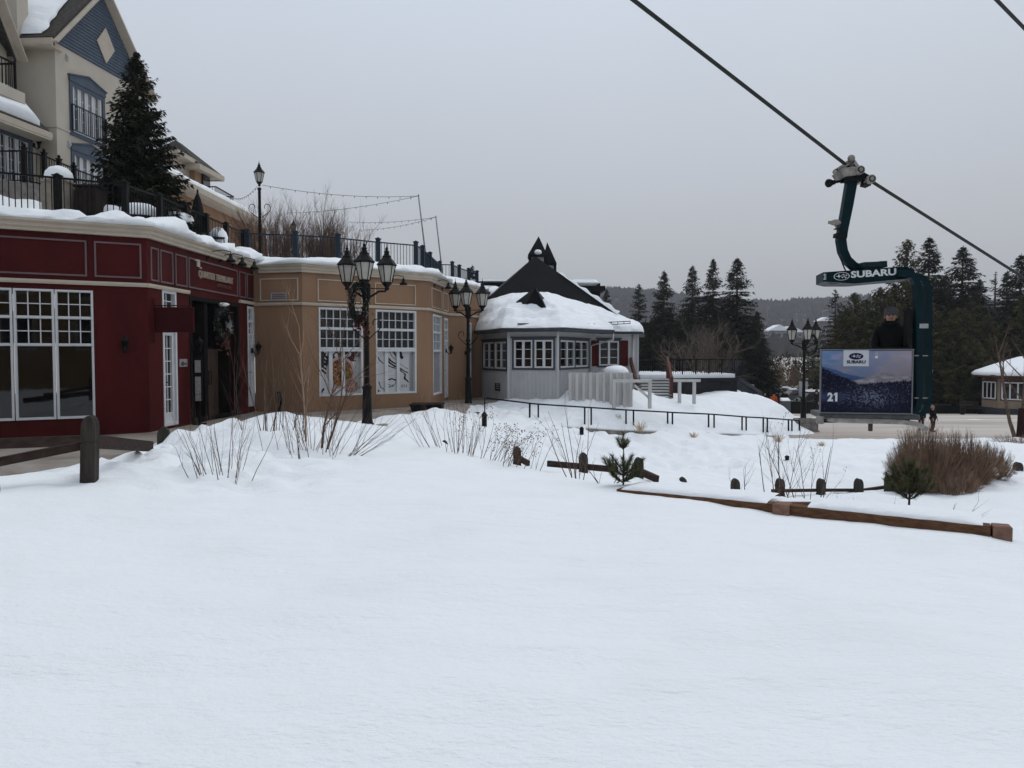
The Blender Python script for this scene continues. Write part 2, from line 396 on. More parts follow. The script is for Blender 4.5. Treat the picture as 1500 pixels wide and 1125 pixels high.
for a in ((650, 658, 17), (757, 680, 18), (855, 694, 17), (935, 704, 16.5), (962, 703, 16.5), (1000, 709, 17), (1077, 720, 16.5), (1142, 723, 16.5), (1202, 725, 16.5), (1257, 723, 16.5), (1302, 716, 17), (1383, 709, 17), (1425, 700, 18), (1490, 690, 18),
          (709, 627, 21), (852, 639, 22), (1153, 677, 20), (685, 592, 26.4), (768, 624, 22.6), (730, 632, 20.2), (690, 616, 23.5), (640, 622, 19.5),
          (776, 611, 24.6), (856, 620, 25.3), (928, 624, 26), (985, 625, 26.5), (1038, 627, 27), (1093, 630, 27.6), (1159, 634, 28.2),
          (712, 598, 26), (750, 592, 26.5), (817, 591, 26.4), (880, 591, 26.5), (930, 592, 27), (985, 588, 28.5), (1040, 580, 31.5), (1085, 579, 32.5), (1120, 592, 31.8), (1150, 604, 30.8), (1165, 614, 30.2), (1192, 641, 29.8),
          (1000, 570, 36), (900, 575, 34),
          (1205, 644, 26.3), (1300, 646, 26.0), (1400, 645, 26), (1500, 643, 26.2), (900, 672, 20), (1050, 682, 20), (1250, 668, 22.4), (1400, 692, 19), (1480, 668, 21)): C(*a)
for x, y, z in ((11.5, 30.5, -3.4), (15, 29.5, -3.4), (20, 29.5, -3.4), (26, 28, -3.4), (14, 35, -3.5), (24, 36, -3.5), (22, 22, -2.9), (22, 14, -2.9), (20, 6, -2.6), (14, 40, -3.5), (10, 36, -3.3),
                (4.57, 7.2, -1.72), (2.9, 8.16, -1.66), (1.27, 9.1, -1.62), (5.2, 8.1, -1.92), (3.6, 9.0, -1.72), (1.9, 9.9, -1.66), (5.6, 6.4, -1.85), (6.8, 8.2, -2.3), (7.2, 11, -2.75), (5.6, 10.4, -2.45), (3.8, 10.9, -2.3), (1.9, 11.8, -2.15), (5, 13.5, -2.85), (3, 14, -2.6), (0.5, 13.4, -2.15), (-.9, 15.2, -1.95), (9, 14.5, -2.9), (9.5, 6, -2.6), (7.5, 4, -2.1), (9, 0, -2.1),
                (4.4, 5.9, -1.78), (4, 4, -1.72), (4.5, 1, -1.7), (2, 2, -1.63), (0, 3, -1.62), (-2, 3, -1.62), (-4, 3, -1.62), (0, 0, -1.62), (-4, 0, -1.62), (2.4, 6.4, -1.64), (0, 6, -1.60), (-2, 6, -1.57), (-4, 6, -1.55), (-6.5, 6, -1.55), (-8, 4, -1.6), (0, 8.5, -1.59), (-2, 9, -1.57), (-4, 9, -1.53), (-2, 12, -1.58), (-4, 12, -1.5), (-3.2, 15, -1.53), (-1.7, 13.4, -1.64), (-10, 6.5, -1.55), (-13, 7, -1.7), (-14, 2, -1.6), (0, -4, -1.65), (-8, -4, -1.65), (8, -4, -2.0)): W(x, y, z)
_P = np.array(PTS)
def _k(d2): return np.where(d2 > 1e-12, 0.5 * d2 * np.log(np.maximum(d2, 1e-12)), 0.0)
_n = len(_P); _A = np.zeros((_n + 3, _n + 3)); _d2 = ((_P[:, None, :2] - _P[None, :, :2]) ** 2).sum(-1)
_A[:_n, :_n] = _k(_d2) + np.eye(_n) * 0.08; _A[:_n, _n] = 1; _A[:_n, _n + 1:] = _P[:, :2]; _A[_n:, :_n] = _A[:_n, _n:].T
_w = np.linalg.solve(_A, np.concatenate([_P[:, 2], [0, 0, 0]]))
def tps(x, y):
    x = np.asarray(x, float).ravel(); y = np.asarray(y, float).ravel(); out = np.zeros(len(x))
    for i in range(0, len(x), 20000):
        xx, yy = x[i:i + 20000], y[i:i + 20000]
        out[i:i + 20000] = _k((xx[:, None] - _P[None, :, 0]) ** 2 + (yy[:, None] - _P[None, :, 1]) ** 2) @ _w[:_n] + _w[_n] + _w[_n + 1] * xx + _w[_n + 2] * yy
    return out
def heights(x, y):
    x = np.asarray(x, float).ravel(); y = np.asarray(y, float).ravel()
    z = tps(x, y)
    far = np.clip((y - 9) / 6, 0, 1)
    z = z + fbm(x * .55, y * .75, 3, 4) * (0.06 + 0.10 * far) + fbm(x * 2.6 + 5, y * 3.4, 11, 3) * (0.016 + 0.05 * far)
    z = z + fbm(x * 1.1 + y * .3, y * 4.5, 51, 3) * .014 * np.clip((11 - y) / 5, 0, 1) + fbm(x * .28 + 3, y * .45, 61, 2) * .09 * np.clip((12 - y) / 6, 0, 1)
    # trodden, broken snow at the left bank and on the far bank
    for cx, cy, rx, ry, am in ((-4.4, 11.2, 1.6, 1.8, .30), (-5.1, 13.0, 1.2, 1.3, .34), (-3.2, 9.4, 1.2, .9, .14), (4.5, 21, 5, 2.6, .22), (2, 24.8, 7, 1.6, .22)):
        g = np.exp(-((x - cx) / rx) ** 2 - ((y - cy) / ry) ** 2); z = z + g * am * fbm(x * 3.1, y * 3.1, 29, 3)
    # old footprints and dents
    for cx, cy, r_, dp in FOOT:
        g = np.exp(-(((x - cx) ** 2 + (y - cy) ** 2) / r_ ** 2)); z = z - dp * g
    return z
_rf = random.Random(5)
FOOT = [(-0.3 + .1 * i, 7.6 + .5 * i + .1 * (i % 2), .10, .03) for i in range(3)] + [(3.0 + .06 * i, 5.1 + .3 * i, .09, .02) for i in range(3)] + [(_rf.uniform(-6, -3.2), _rf.uniform(9.4, 12), .13, .08) for _ in range(40)] + [(_rf.uniform(1.5, 9), _rf.uniform(18, 24), .22, .10) for _ in range(60)]
def gz(x, y): return float(heights([x], [y])[0])
def gp(px, Y, sink=0.0):
    x = xat(px, Y * (1.0)); p = V((x, Y, gz(x, Y) - sink)); return p

def grid_mesh(name, xs, ys, zf, material, keep=None):
    X, Y = np.meshgrid(xs, ys); Z = zf(X.ravel(), Y.ravel()); nx, ny = len(xs), len(ys)
    P = np.stack([X.ravel(), Y.ravel(), Z], 1)
    i, j = np.meshgrid(np.arange(nx - 1), np.arange(ny - 1)); a = (j * nx + i).ravel()
    q = np.stack([a, a + 1, a + nx + 1, a + nx], 1)
    me = bpy.data.meshes.new(name); me.from_pydata(P.tolist(), [], q.tolist()); me.materials.append(material)
    me.polygons.foreach_set('use_smooth', [True] * len(me.polygons))
    ob = bpy.data.objects.new(name, me); COL.objects.link(ob); return ob
xs = np.concatenate([np.arange(-26, -14, .4), np.arange(-14, 20, .12), np.arange(20, 34, .4)]); ys = np.concatenate([np.arange(-5, 2.2, .3), np.arange(2.2, 12, .07), np.arange(12, 34, .14), np.arange(34, 42, .4)])
g = grid_mesh('snow_ground', xs, ys, heights, M_snow); tag(g, kind='structure')
PAVE = [(-22, 8), (-9.8, 8.3), (-5.9, 13.6), (-5.9, 17), (-5, 18.7), (-3.2, 18.5), (-2.4, 20.5), (-2.1, 24), (-1.0, 27.6), (.4, 27.0), (.4, 34), (-22, 34)]
def pave_z(x, y):
    d, _, _ = sdist(x, y, PAVE); return -1.73 + .02 * fbm(x, y, 2, 3) - np.clip(-d * 2, 0, 1.5)
g = grid_mesh('pavement', np.arange(-22, 1.2, .3), np.arange(8, 34, .3), pave_z, M_pave); tag(g, kind='structure')
def plaza_z(x, y): return -2.95 - .062 * np.clip(y - 32, 0, 37) + .03 * fbm(x * .3, y * .3, 8, 3) + np.clip((y - 140) / 400, 0, 1) ** 1.3 * 14
g = grid_mesh('plaza_ground', np.concatenate([[-2500, -900, -300, -100, -40], np.arange(-20, 60, 1.0), [80, 120, 300, 900, 2500]]), np.concatenate([[-900, -200, -30], np.arange(0, 80, 1.0), [90, 110, 140, 200, 300, 500, 900, 2600]]), lambda x, y: np.where((y < 26.2) | (x < 9.6) & (y < 33.5) | (x < 0.5) & (y < 45), -3.9, plaza_z(x, y)), M_plaza); tag(g, kind='structure')

# far wooded hills: a ridge of bare forest, broken by small crowns along its outline
M_hill = mat('bare_wooded_hill', (0.030, 0.026, 0.028), .95, .3, .11, .8, .25, col2=(0.105, 0.090, 0.092), detail=9, stretch=(1, 1, .4))
M_hillsnow = mat('birch_and_snow_slope', (0.10, 0.085, 0.08), .95, .3, .05, col2=(0.40, 0.38, 0.38), stretch=(1, 1, .25), detail=8)
M_hilltree = mat('far_bare_crowns', (0.032, 0.028, 0.030), .95, .4, .2, col2=(0.105, 0.092, 0.094))
def hill(name, Y0, Y1, x0, x1, top, seed, material, nx=360, tn=7000, ts_=1.0):
    xs = np.linspace(x0, x1, nx); ts = np.linspace(0, 1, 26); vs = []; 
    rg = np.interp(xs / Y1 * F_PX + 750, [t[0] for t in top], [(518 - t[1]) * Y1 / F_PX for t in top])
    rg = rg + fbm(xs / Y1 * 60, xs * 0, seed, 3) * Y1 * .004 
    tips = np.abs(vnoise(xs / Y1 * 420, xs * 0 + 3, seed + 5)) * Y1 * .0055
    for k, t in enumerate(ts):
        s = math.sin(t * math.pi / 2) ** 1.2
        z = -4 + (rg + 4) * s + fbm(xs * .02, xs * 0 + k * .7, seed + 9, 3) * 10 * t * (1 - t) + (tips * (1 if k == 25 else .5 * (k % 2)))
        y = Y0 + (Y1 - Y0) * t
        vs += [(a, y, b) for a, b in zip(xs, z)]
    fs = [(k * nx + i, k * nx + i + 1, (k + 1) * nx + i + 1, (k + 1) * nx + i) for k in range(25) for i in range(nx - 1)]
    mb = MB(); mb.add(vs, fs)
    rnd = random.Random(seed)
    for i in range(tn):      # the single crowns that roughen a bare wooded slope
        k = rnd.randint(4, 24); j = rnd.randint(0, nx - 1); c = V(vs[k * nx + j]); w_ = rnd.uniform(1.2, 3.0) * ts_; h_ = rnd.uniform(3, 8) * ts_; c.x += rnd.uniform(-2, 2); a = rnd.uniform(-.5, .5)
        mb.add([c + V((-w_ * .6, a, -1)), c + V((w_ * .6, -a, -1)), c + V((w_, 0, h_ * .6)), c + V((rnd.uniform(-.4, .4) * w_, -.3, h_)), c + V((-w_, 0, h_ * .55))], [(0, 1, 2, 3, 4)], 1)
    o = mb.build(name, [material, M_hilltree]); tag(o, kind='structure'); return o
hill('wooded_hill', 520, 900, -500, 900, [(-300, 470), (640, 452), (840, 440), (900, 432), (960, 438), (1060, 452), (1120, 450), (1160, 447), (1230, 444), (1400, 450), (1900, 460)], 4, M_hill, 700, 14000, 1.0)
hill('lower_wooded_hill', 260, 430, -120, 420, [(500, 512), (900, 506), (1060, 504), (1130, 508), (1180, 513), (1240, 500), (1400, 498), (1800, 506)], 14, M_hillsnow, 500, 2500, .8)

# ================================================================== RED SHOP
R2 = (-7.93, 16.8); R3 = (-7.68, 22.95); R0 = (R2[0] - 2.39 * 3.2, R2[1] - 1.30 * 3.2)
T1 = (-6.14, 22.6); T2 = (-2.75, 25.4); T3 = (-2.40, 28.8); T4 = (-1.76, 29.4); T5 = (-1.24, 31.3); T6 = (-1.24, 46.0)
ZB = -1.80; ZC = 2.62           # base and underside of cornice cap
red = thing('red_shop_building', 'dark red single-storey shop with white gridded windows and snow along its roof edge', 'building', (-9, 18, ZB))
fA = Fac(R0, R2); fB = Fac(R2, R3)
wm = MB(); A_off = fA.L
winA = []
for a, b in ((-104, -44), (-42, 17), (19, 78.5), (80, 136)):
    s0, s1, zb, zt = fA.R(a, 426, 617, b); _, zt = fA.hit(136, 426); _, zb = fA.hit(136, 612)
    winA.append((s0, s1, zb, zt))
hA = (winA[0][0] - .02, winA[-1][1], winA[0][2], winA[0][3])
fA.wall(wm, ZB, 2.7, [hA], .13)
dB = fB.R(237, 434, 628, 257.5); dB = (dB[0], dB[1], -1.66, 1.45)
aB = fB.R(277, 438, 622, 349); aB = (aB[0], aB[1], -1.72, 1.42, .55)
eB = fB.R(362, 455, 608, 372.2); eB = (eB[0], min(eB[1], fB.L - .05), -1.55, 1.38)
fB.wall(wm, ZB, 2.7, [dB, aB, eB], .12)
# back of the building, out of sight
wm.add([(R0[0], R0[1], ZB), (-26, 30, ZB), (-26, 30, 2.7), (R0[0], R0[1], 2.7)], [(0, 1, 2, 3)])
wm.build('wall', M_red, red)
rows3 = [(0, .575, 1, 1), (.575, .785, 3, 2), (.785, 1, 3, 2)]
for h in winA: fA.window(red, h, rows3, M_white, M_glass, w=.036, o0=-.12, o1=.03)
# interior void behind glass reveals is closed by the panes; stone base course and window sill
def strip(mb, facs, z0, z1, o1, m=0, o0=0.0, ext=0.0):
    for k, f in enumerate(facs):
        f.box(mb, -ext if k else 0, f.L + ext, z0, z1, o0, o1, m)
def mitre_strip(mb, pts, prof, m=0):
    """profile [(outward, z)...] swept along plan polyline with mitred corners"""
    n = len(pts); nv = len(prof); vs = []
    for i in range(n):
        p = V(pts[i]); ds = []
        if i > 0: d = (p - V(pts[i - 1])).normalized(); ds.append(V((d.y, -d.x)))
        if i < n - 1: d = (V(pts[i + 1]) - p).normalized(); ds.append(V((d.y, -d.x)))
        nn = sum(ds, V((0, 0))).normalized(); k = 1 / max(.4, nn.dot(ds[0]))
        for o, z in prof: vs.append((p.x + nn.x * o * k, p.y + nn.y * o * k, z))
    fs = [(i * nv + j, i * nv + (j + 1) % nv, (i + 1) * nv + (j + 1) % nv, (i + 1) * nv + j) for i in range(n - 1) for j in range(nv)]
    fs += [tuple(range(nv)), tuple(range((n - 1) * nv, n * nv))]
    return mb.add(vs, fs, m)
def cornice(pts, parent, z=2.50):
    mb = MB(); mitre_strip(mb, pts, [(0.0, z), (.10, z), (.10, z + .05), (.14, z + .09), (.14, z + .14), (.20, z + .19), (.20, z + .23), (0.0, z + .23)]); mb.build('cornice', M_cream, parent)
def band(pts, parent, z, h=.085):
    mb = MB(); mitre_strip(mb, pts, [(0.0, z), (.045, z), (.06, z + h * .5), (.06, z + h), (0.0, z + h)]); mb.build('band_moulding', M_cream, parent)
cornice([R0, R2, R3], red)
_, zband = fA.hit(200, 420); zband = 1.44
bs = fB.hit(276, 430)[0]
pe = fB.P(bs - .02, 0); band([R0, R2, (pe.x, pe.y)], red, zband)
p1 = fB.P(aB[1] + .03, 0); band([(p1.x, p1.y), R3], red, zband)
# raised rectangular mouldings on the fascia
def panel_frames(f, spans, z0, z1, parent, material, w=.035):
    for s0, s1 in spans:
        mb = MB(); f.frame(mb, s0, s1, z0, z1, w, 0, .025); mb.build('panel_moulding', material, parent)
def spans_at(f, prs, py): return [(f.hit(a, py)[0], f.hit(b, py)[0]) for a, b in prs]
panel_frames(fA, spans_at(fA, ((-115, -14), (-10, 127), (138, 207)), 375), 1.62, 2.37, red, M_panelred)
panel_frames(fB, spans_at(fB, ((220, 231.5), (234, 252.5), (256, 273), (275.5, 347), (349.5, 359), (361, 371.5)), 390), 1.60, 2.34, red, M_panelred)
# narrow french door, double door in its dark alcove, narrow right-hand door
def french_door(f, h, parent, name='glazed_door'):
    mb = MB(); g = MB(); s0, s1, z0, z1 = h[:4]
    f.frame(mb, s0, s1, z0, z1, .07, -.12, .015)
    H = z1 - z0; zt = z0 + H * .70
    f.box(mb, s0 + .07, s1 - .07, zt, zt + .09, -.12, .01)
    zm = (zt + .09 + z1 - .07) / 2; f.box(mb, s0 + .07, s1 - .07, zm - .04, zm + .04, -.118, .006)
    f.frame(mb, s0 + .07, s1 - .07, z0 + .07, zt, .10, -.11, -.03)
    f.box(mb, s0 + .17, s1 - .17, z0 + .17, z0 + .30, -.11, -.04)
    for i in range(1, 6):
        z = z0 + .3 + (zt - z0 - .4) * i / 6; f.box(mb, s0 + .17, s1 - .17, z - .012, z + .012, -.10, -.06)
    m = (s0 + s1) / 2
    f.box(mb, m - .011, m + .011, z0 + .3, zt - .1, -.10, -.062)
    f.box(mb, m - .011, m + .011, zt + .09, z1 - .07, -.10, -.062)
    for a, b in ((zt + .09, zm - .04), (zm + .04, z1 - .07)): f.box(mb, s0 + .07, s1 - .07, (a + b) / 2 - .011, (a + b) / 2 + .011, -.1, -.06)
    d = mb.build(name, M_white, parent)
    f.box(g, s0 + .07, s1 - .07, z0 + .3, z1 - .07, -.095, -.088); g.build('pane', M_glass, d)
    hb = MB(); hb.tube([f.P(s0 + .12, z0 + 1.0, -.03), f.P(s0 + .12, z0 + 1.0, .02), f.P(s0 + .21, z0 + 1.0, .02)], .011, 6); f.box(hb, s0 + .10, s0 + .14, z0 + .88, z0 + 1.12, -.03, -.02); hb.build('handle', M_black, d)
french_door(fB, dB, red); french_door(fB, eB, red)
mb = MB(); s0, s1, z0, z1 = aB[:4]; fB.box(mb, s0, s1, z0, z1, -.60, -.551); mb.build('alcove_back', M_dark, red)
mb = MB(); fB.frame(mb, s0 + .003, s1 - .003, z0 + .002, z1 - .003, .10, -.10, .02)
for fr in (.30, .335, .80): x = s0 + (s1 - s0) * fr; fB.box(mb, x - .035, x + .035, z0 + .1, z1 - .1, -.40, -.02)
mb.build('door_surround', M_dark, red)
da, db = s0 + (s1 - s0) * .36, s0 + (s1 - s0) * .78; dzt = z0 + (z1 - z0) * .585
mid = (da + db) / 2
for a, b, hs in ((da, mid - .006, 1), (mid + .006, db, -1)):
    mb = MB(); fB.box(mb, a, b, z0 + .02, dzt, -.40, -.34); fB.frame(mb, a, b, z0 + .02, dzt, .12, -.34, -.325)
    n = 4
    for i in range(1, n): x = a + .12 + (b - a - .24) * i / n; fB.box(mb, x - .006, x + .006, z0 + .14, dzt - .12, -.34, -.333)
    fB.box(mb, a + .01, b - .01, z0 + .025, z0 + .2, -.325, -.318)
    d = mb.build('door', M_brownwood, red)
    hb = MB(); x = (b - .06) if hs > 0 else (a + .06); hb.tube([fB.P(x, z0 + .9, -.32), fB.P(x, z0 + .9, -.27), fB.P(x, z0 + 1.25, -.27), fB.P(x, z0 + 1.25, -.32)], .014, 6); hb.build('handle', M_black, d)
mb = MB(); fB.box(mb, da, db, dzt + .06, z1 - .10, -.40, -.37); mb.build('transom_pane', M_glass, red)
mb = MB(); fB.box(mb, s0 + .12, s0 + (s1 - s0) * .285, z0 + .15, z1 - .1, -.36, -.345); mb.build('side_pane', M_glass, red)
# wall lanterns, plaque, gooseneck lamps
def wall_lantern(f, px, py, parent, sc=1.0):
    s, z = f.hit(px, py); mb = MB(); c = f.P(s, z, .20)
    f.box(mb, s - .05, s + .05, z - .02, z + .12, 0, .03)
    mb.tube([f.P(s, z + .05, .03), f.P(s, z - .06, .10), f.P(s, z - .07, .18), f.P(s, z - .03, .20)], .013, 6)
    mb.lathe(c, [(.035, -.04), (.05, -.02), (.03, 0), (.085, .16), (.11, .165), (.05, .24), (.02, .26), (.012, .32), (.001, .33)], 6)
    o = mb.build('wall_lantern', M_black, parent)
    g = MB(); g.lathe(c, [(.034, .012), (.080, .15)], 6, rot=.5); 
    k = MB()
    for i in range(6):
        a = math.pi / 6 + i * math.pi / 3; k_ = V((math.cos(a), math.sin(a), 0)); k.add([c + k_ * .038 + V((0, 0, .02)), c + k_ * .080 + V((0, 0, .15)), c + k_ * .086 + V((0, 0, .15)), c + k_ * .044 + V((0, 0, .02))], [(0, 1, 2, 3)])
wall_lantern(fA, 183, 512, red); wall_lantern(fB, 281, 512, red); wall_lantern(fB, 369, 516, red)
s, z = fB.hit(262, 526); s2, z2 = fB.hit(273.5, 537); mb = MB(); fB.box(mb, s, s2, z2, z, 0, .02)
mat('pale_plaque', (0.26, 0.24, 0.24), .5, .15, 8); pl = mb.build('plaque', MATS['pale_plaque'], red)
mb = MB(); fB.box(mb, s + .1, s + .2, z - .16, z - .06, .02, .024); fB.box(mb, s + .05, s2 - .05, z2 + .05, z2 + .09, .02, .024); mb.build('plaque_print', M_slate, pl)
def gooseneck(f, s, z, parent, reach=.75, drop=.12, slant=0):
    mb = MB(); f.box(mb, s - .04, s + .04, z - .05, z + .05, 0, .02)
    e = f.P(s + slant, z + .16, reach)
    mb.tube([f.P(s, z, .02), f.P(s + slant * .2, z + .17, reach * .2), f.P(s + slant * .6, z + .21, reach * .65), e, e + V((0, 0, -.06))], .013, 6)
    mb.lathe(e + V((0, 0, -.26)), [(.13, 0), (.11, .05), (.055, .10), (.035, .19), (.02, .21)], 10); mb.build('sign_lamp', M_black, parent)
for px in (303, 321, 340): gooseneck(fB, fB.hit(px, 368)[0], 2.44, red, .62)
# lettering on the fascia: a sign of its own
sg = thing('shop_sign', 'pale raised shop lettering with a small flag emblem on the red fascia above the door', 'sign', fB.P(fB.hit(310, 400)[0], 1.95, 0))
M_letter = mat('pale_lettering', (0.34, 0.275, 0.22), .5, .1, 8)
X3 = V((fB.d.x, fB.d.y, 0)); Z3 = V((0, 0, 1))
s, z = fB.hit(290, 405.0); s2, _ = fB.hit(340, 405)
mb = MB(); add_text(mb, 'QUARTIER TREMBLANT', fB.P(s, 1.885, 0.004), X3, Z3, s2 - s, .20, .03, .012); mb.build('lettering', M_letter, sg)
mb = MB(); sm = fB.hit(318, 418)[0]; add_text(mb, 'IMMOBILIER', fB.P(sm, 1.765, 0.004), X3, Z3, s2 - sm - .1, .085, .02, .0); mb.build('small_lettering', mat('faint_lettering', (0.13, 0.055, 0.05), .6, .1, 8), sg)
mb = MB(); e0, _ = fB.hit(287.6, 385); e1, _ = fB.hit(291.5, 385); fB.box(mb, e0, e1, 2.16, 2.34, .003, .03); fB.box(mb, e0 - .10, e0, 2.29, 2.33, .003, .03); fB.box(mb, e1, e1 + .10, 2.13, 2.165, .003, .03); mb.build('emblem', mat('pale_emblem', (0.40, 0.36, 0.30), .5, .1, 8), sg)
# blank projecting sign
ps = at(256, 468, 17.0); hs = thing('hanging_sign', 'blank dark red projecting board sign hung beside the narrow white door', 'sign', (ps.x, ps.y, ps.z))
mb = MB(); a = at(228, 487, 17.0); b = at(284, 450, 17.0); mb.box(((a.x + b.x) / 2, 17, (a.z + b.z) / 2), (b.x - a.x, .06, b.z - a.z), bev=.012); mb.build('sign_board', mat('plain_dark_red_board', (0.034, 0.0025, 0.004), .5, .08, 3), hs)
mb = MB(); mb.box((a.x - .02, 17, (a.z + b.z) / 2 - .02), (.03, .05, b.z - a.z + .42)); mb.tube([(a.x, 17, b.z + .035), (b.x - .05, 17, b.z + .035)], .014, 6)
for x in (a.x + .15, b.x - .12): mb.box((x, 17, b.z + .016), (.02, .02, .04))
mb.build('bracket', M_red, hs)
# twig wreath over the door
def wreath(name, label, cpos, Rr, thick, mats, seed, bow=True, normal=(0, -1, 0), squash=1.0, group=None):
    rnd = random.Random(seed); c = V(cpos); n = V(normal).normalized(); x = n.cross(V((0, 0, 1))).normalized(); z = V((0, 0, 1))
    t = thing(name, label, 'wreath', c, group); mb = MB()
    for i in range(520):
        a = rnd.uniform(0, 6.283); r = Rr + rnd.gauss(0, thick * .45); p = c + x * (math.cos(a) * r * squash) + z * (math.sin(a) * r) + n * rnd.uniform(0, thick)
        d = (x * (-math.sin(a)) + z * math.cos(a)) + x * rnd.gauss(0, .6) + z * rnd.gauss(0, .6) + n * rnd.gauss(.1, .5); d.normalize(); l = rnd.uniform(.06, .16) * (Rr / .4)
        q = d.orthogonal().normalized() * .012
        mb.add([p - q, p + d * l * .5 + q, p + d * l, p + d * l * .5 - q], [(0, 1, 2, 3)], 0 if rnd.random() < .8 else 1)
    pts = [c + x * (math.cos(a) * Rr * squash) + z * (math.sin(a) * Rr) + n * thick * .4 for a in np.linspace(0, 6.283, 25)]
    mb.tube(pts, thick * .5, 6, 0); mb.build('greenery', mats[:2], t)
    if bow:
        b = MB()
        for i in range(46):
            p = c + x * rnd.gauss(0, Rr * .20) + z * (-Rr + rnd.gauss(-.08, Rr * .3)) + n * rnd.uniform(0, thick * 1.3); d = V((rnd.gauss(0, 1), rnd.gauss(0, .4), rnd.gauss(-.3, 1))).normalized(); q = d.orthogonal().normalized() * .02; l = rnd.uniform(.06, .16)
            b.add([p - q, p + d * l * .5 + q * 1.5, p + d * l, p + d * l * .5 - q * 1.5], [(0, 1, 2, 3)])
        b.build('ribbon', mats[2], t)
    return t
M_wgreen = mat('dark_wreath_greenery', (0.010, 0.014, 0.010), .8, .5, 20); M_wtwig = mat('pale_twigs', (0.16, 0.14, 0.12), .8, .4, 20); M_ribbon = mat('dusty_red_ribbon', (0.060, 0.008, 0.010), .6, .5, 14); M_copper = mat('copper_ribbon', (0.10, 0.045, 0.022), .6, .5, 14, col2=(0.12, 0.035, 0.042))
sw = (da + db) / 2; wz = 0.78
wn = V((fB.n.x, fB.n.y, 0))
wr = wreath('door_wreath', 'large twig wreath with copper and pink ribbon hanging above the brown double door', fB.P(sw + .05, wz, .02), .40, .13, (M_wgreen, M_wtwig, M_copper), 3, True, wn)
mb = MB(); mb.blob(fB.P(sw + .05, wz + .52, .10), (.16, .12, .05), seed=4); mb.build('snow_cap', M_snow, wr)
for sx in (1,):
    mb = MB()
    for i in range(40):
        a = i * .7; p = fB.P(sw + .40, wz - .05 + .1 * math.sin(i), .12); d = V((math.cos(a) * .5 + .2, -.3, math.sin(a))).normalized(); q = d.orthogonal().normalized() * .012
        mb.add([p - q, p + d * .16, p + q], [(0, 1, 2)])
    mb.build('silver_bow', mat('silver_bow', (.45, .43, .42), .4, .1, 8), wr)
# menu easel in front of the alcove
e = fB.P(aB[0] - .02, -1.73, .22); es = thing('menu_stand', 'slim black menu easel with pale sheets standing beside the dark entrance', 'sign', e)
mb = MB(); mb.box((e.x, e.y, e.z + .02), (.24, .30, .03)); mb.box((e.x, e.y, e.z + .8), (.05, .05, 1.55)); mb.box((e.x, e.y - .04, e.z + 1.12), (.20, .03, 1.1)); mb.build('stand', M_black, es)
mb = MB()
for i, (hh, zz) in enumerate(((.30, 1.42), (.42, .96), (.16, .66))): mb.box((e.x, e.y - .058, e.z + zz), (.14, .006, hh))
mb.build('sheet', mat('printed_sheet_paper', (.30, .29, .28), .6, .2, 14), es)

# ================================================================== TAN SHOP
tan = thing('tan_shop_building', 'tan stucco shop with printed window posters and cream mouldings next to the red shop', 'building', (-4, 26, ZB))
g1, g2, g3, g4, g5 = Fac((R3[0] + .02, R3[1]), T1), Fac(T1, T2), Fac(T2, T3), Fac(T3, T4), Fac(T4, T5)
wm = MB()
w1 = g2.R(466.5, 457, 588, 531); w2 = g2.R(550, 459.5, 584, 609.5); zb, zt = -1.28, 1.38
w1 = (w1[0], w1[1], zb, zt); w2 = (w2[0], w2[1], zb, zt)
w3 = g3.R(634, 463, 582, 646.5); w3 = (w3[0], w3[1], -1.42, 1.34); d3 = g3.R(650.5, 470, 589, 655.8); d3 = (d3[0], d3[1], -1.62, 1.30)
d5 = g5.R(684, 478, 588, 690); d5 = (d5[0], d5[1], -1.68, 1.2)
g1.wall(wm, ZB, 2.66); g2.wall(wm, ZB, 2.66, [w1, w2]); g3.wall(wm, ZB, 2.66, [w3, d3], .1); g4.wall(wm, ZB, 2.66); g5.wall(wm, ZB, 2.66, [d5], .1)
Fac(T5, T6).wall(wm, ZB, 2.66)
wm.build('wall', M_tan, tan)
cornice([(R3[0] + .21, R3[1] - .02), T1, T2, T3, T4, T5, (T5[0], T5[1] + 3)], tan, 2.38)
band([(R3[0] + .03, R3[1]), T1, T2, T3, T4, T5], tan, 1.42)
panel_frames(g1, spans_at(g1, ((381, 437),), 420), 1.56, 2.22, tan, M_cream, .03)
panel_frames(g2, spans_at(g2, ((465, 530), (549, 608.5)), 430), 1.56, 2.22, tan, M_cream, .03)
panel_frames(g3, spans_at(g3, ((632, 647), (649, 656)), 440), 1.56, 2.22, tan, M_cream, .03)
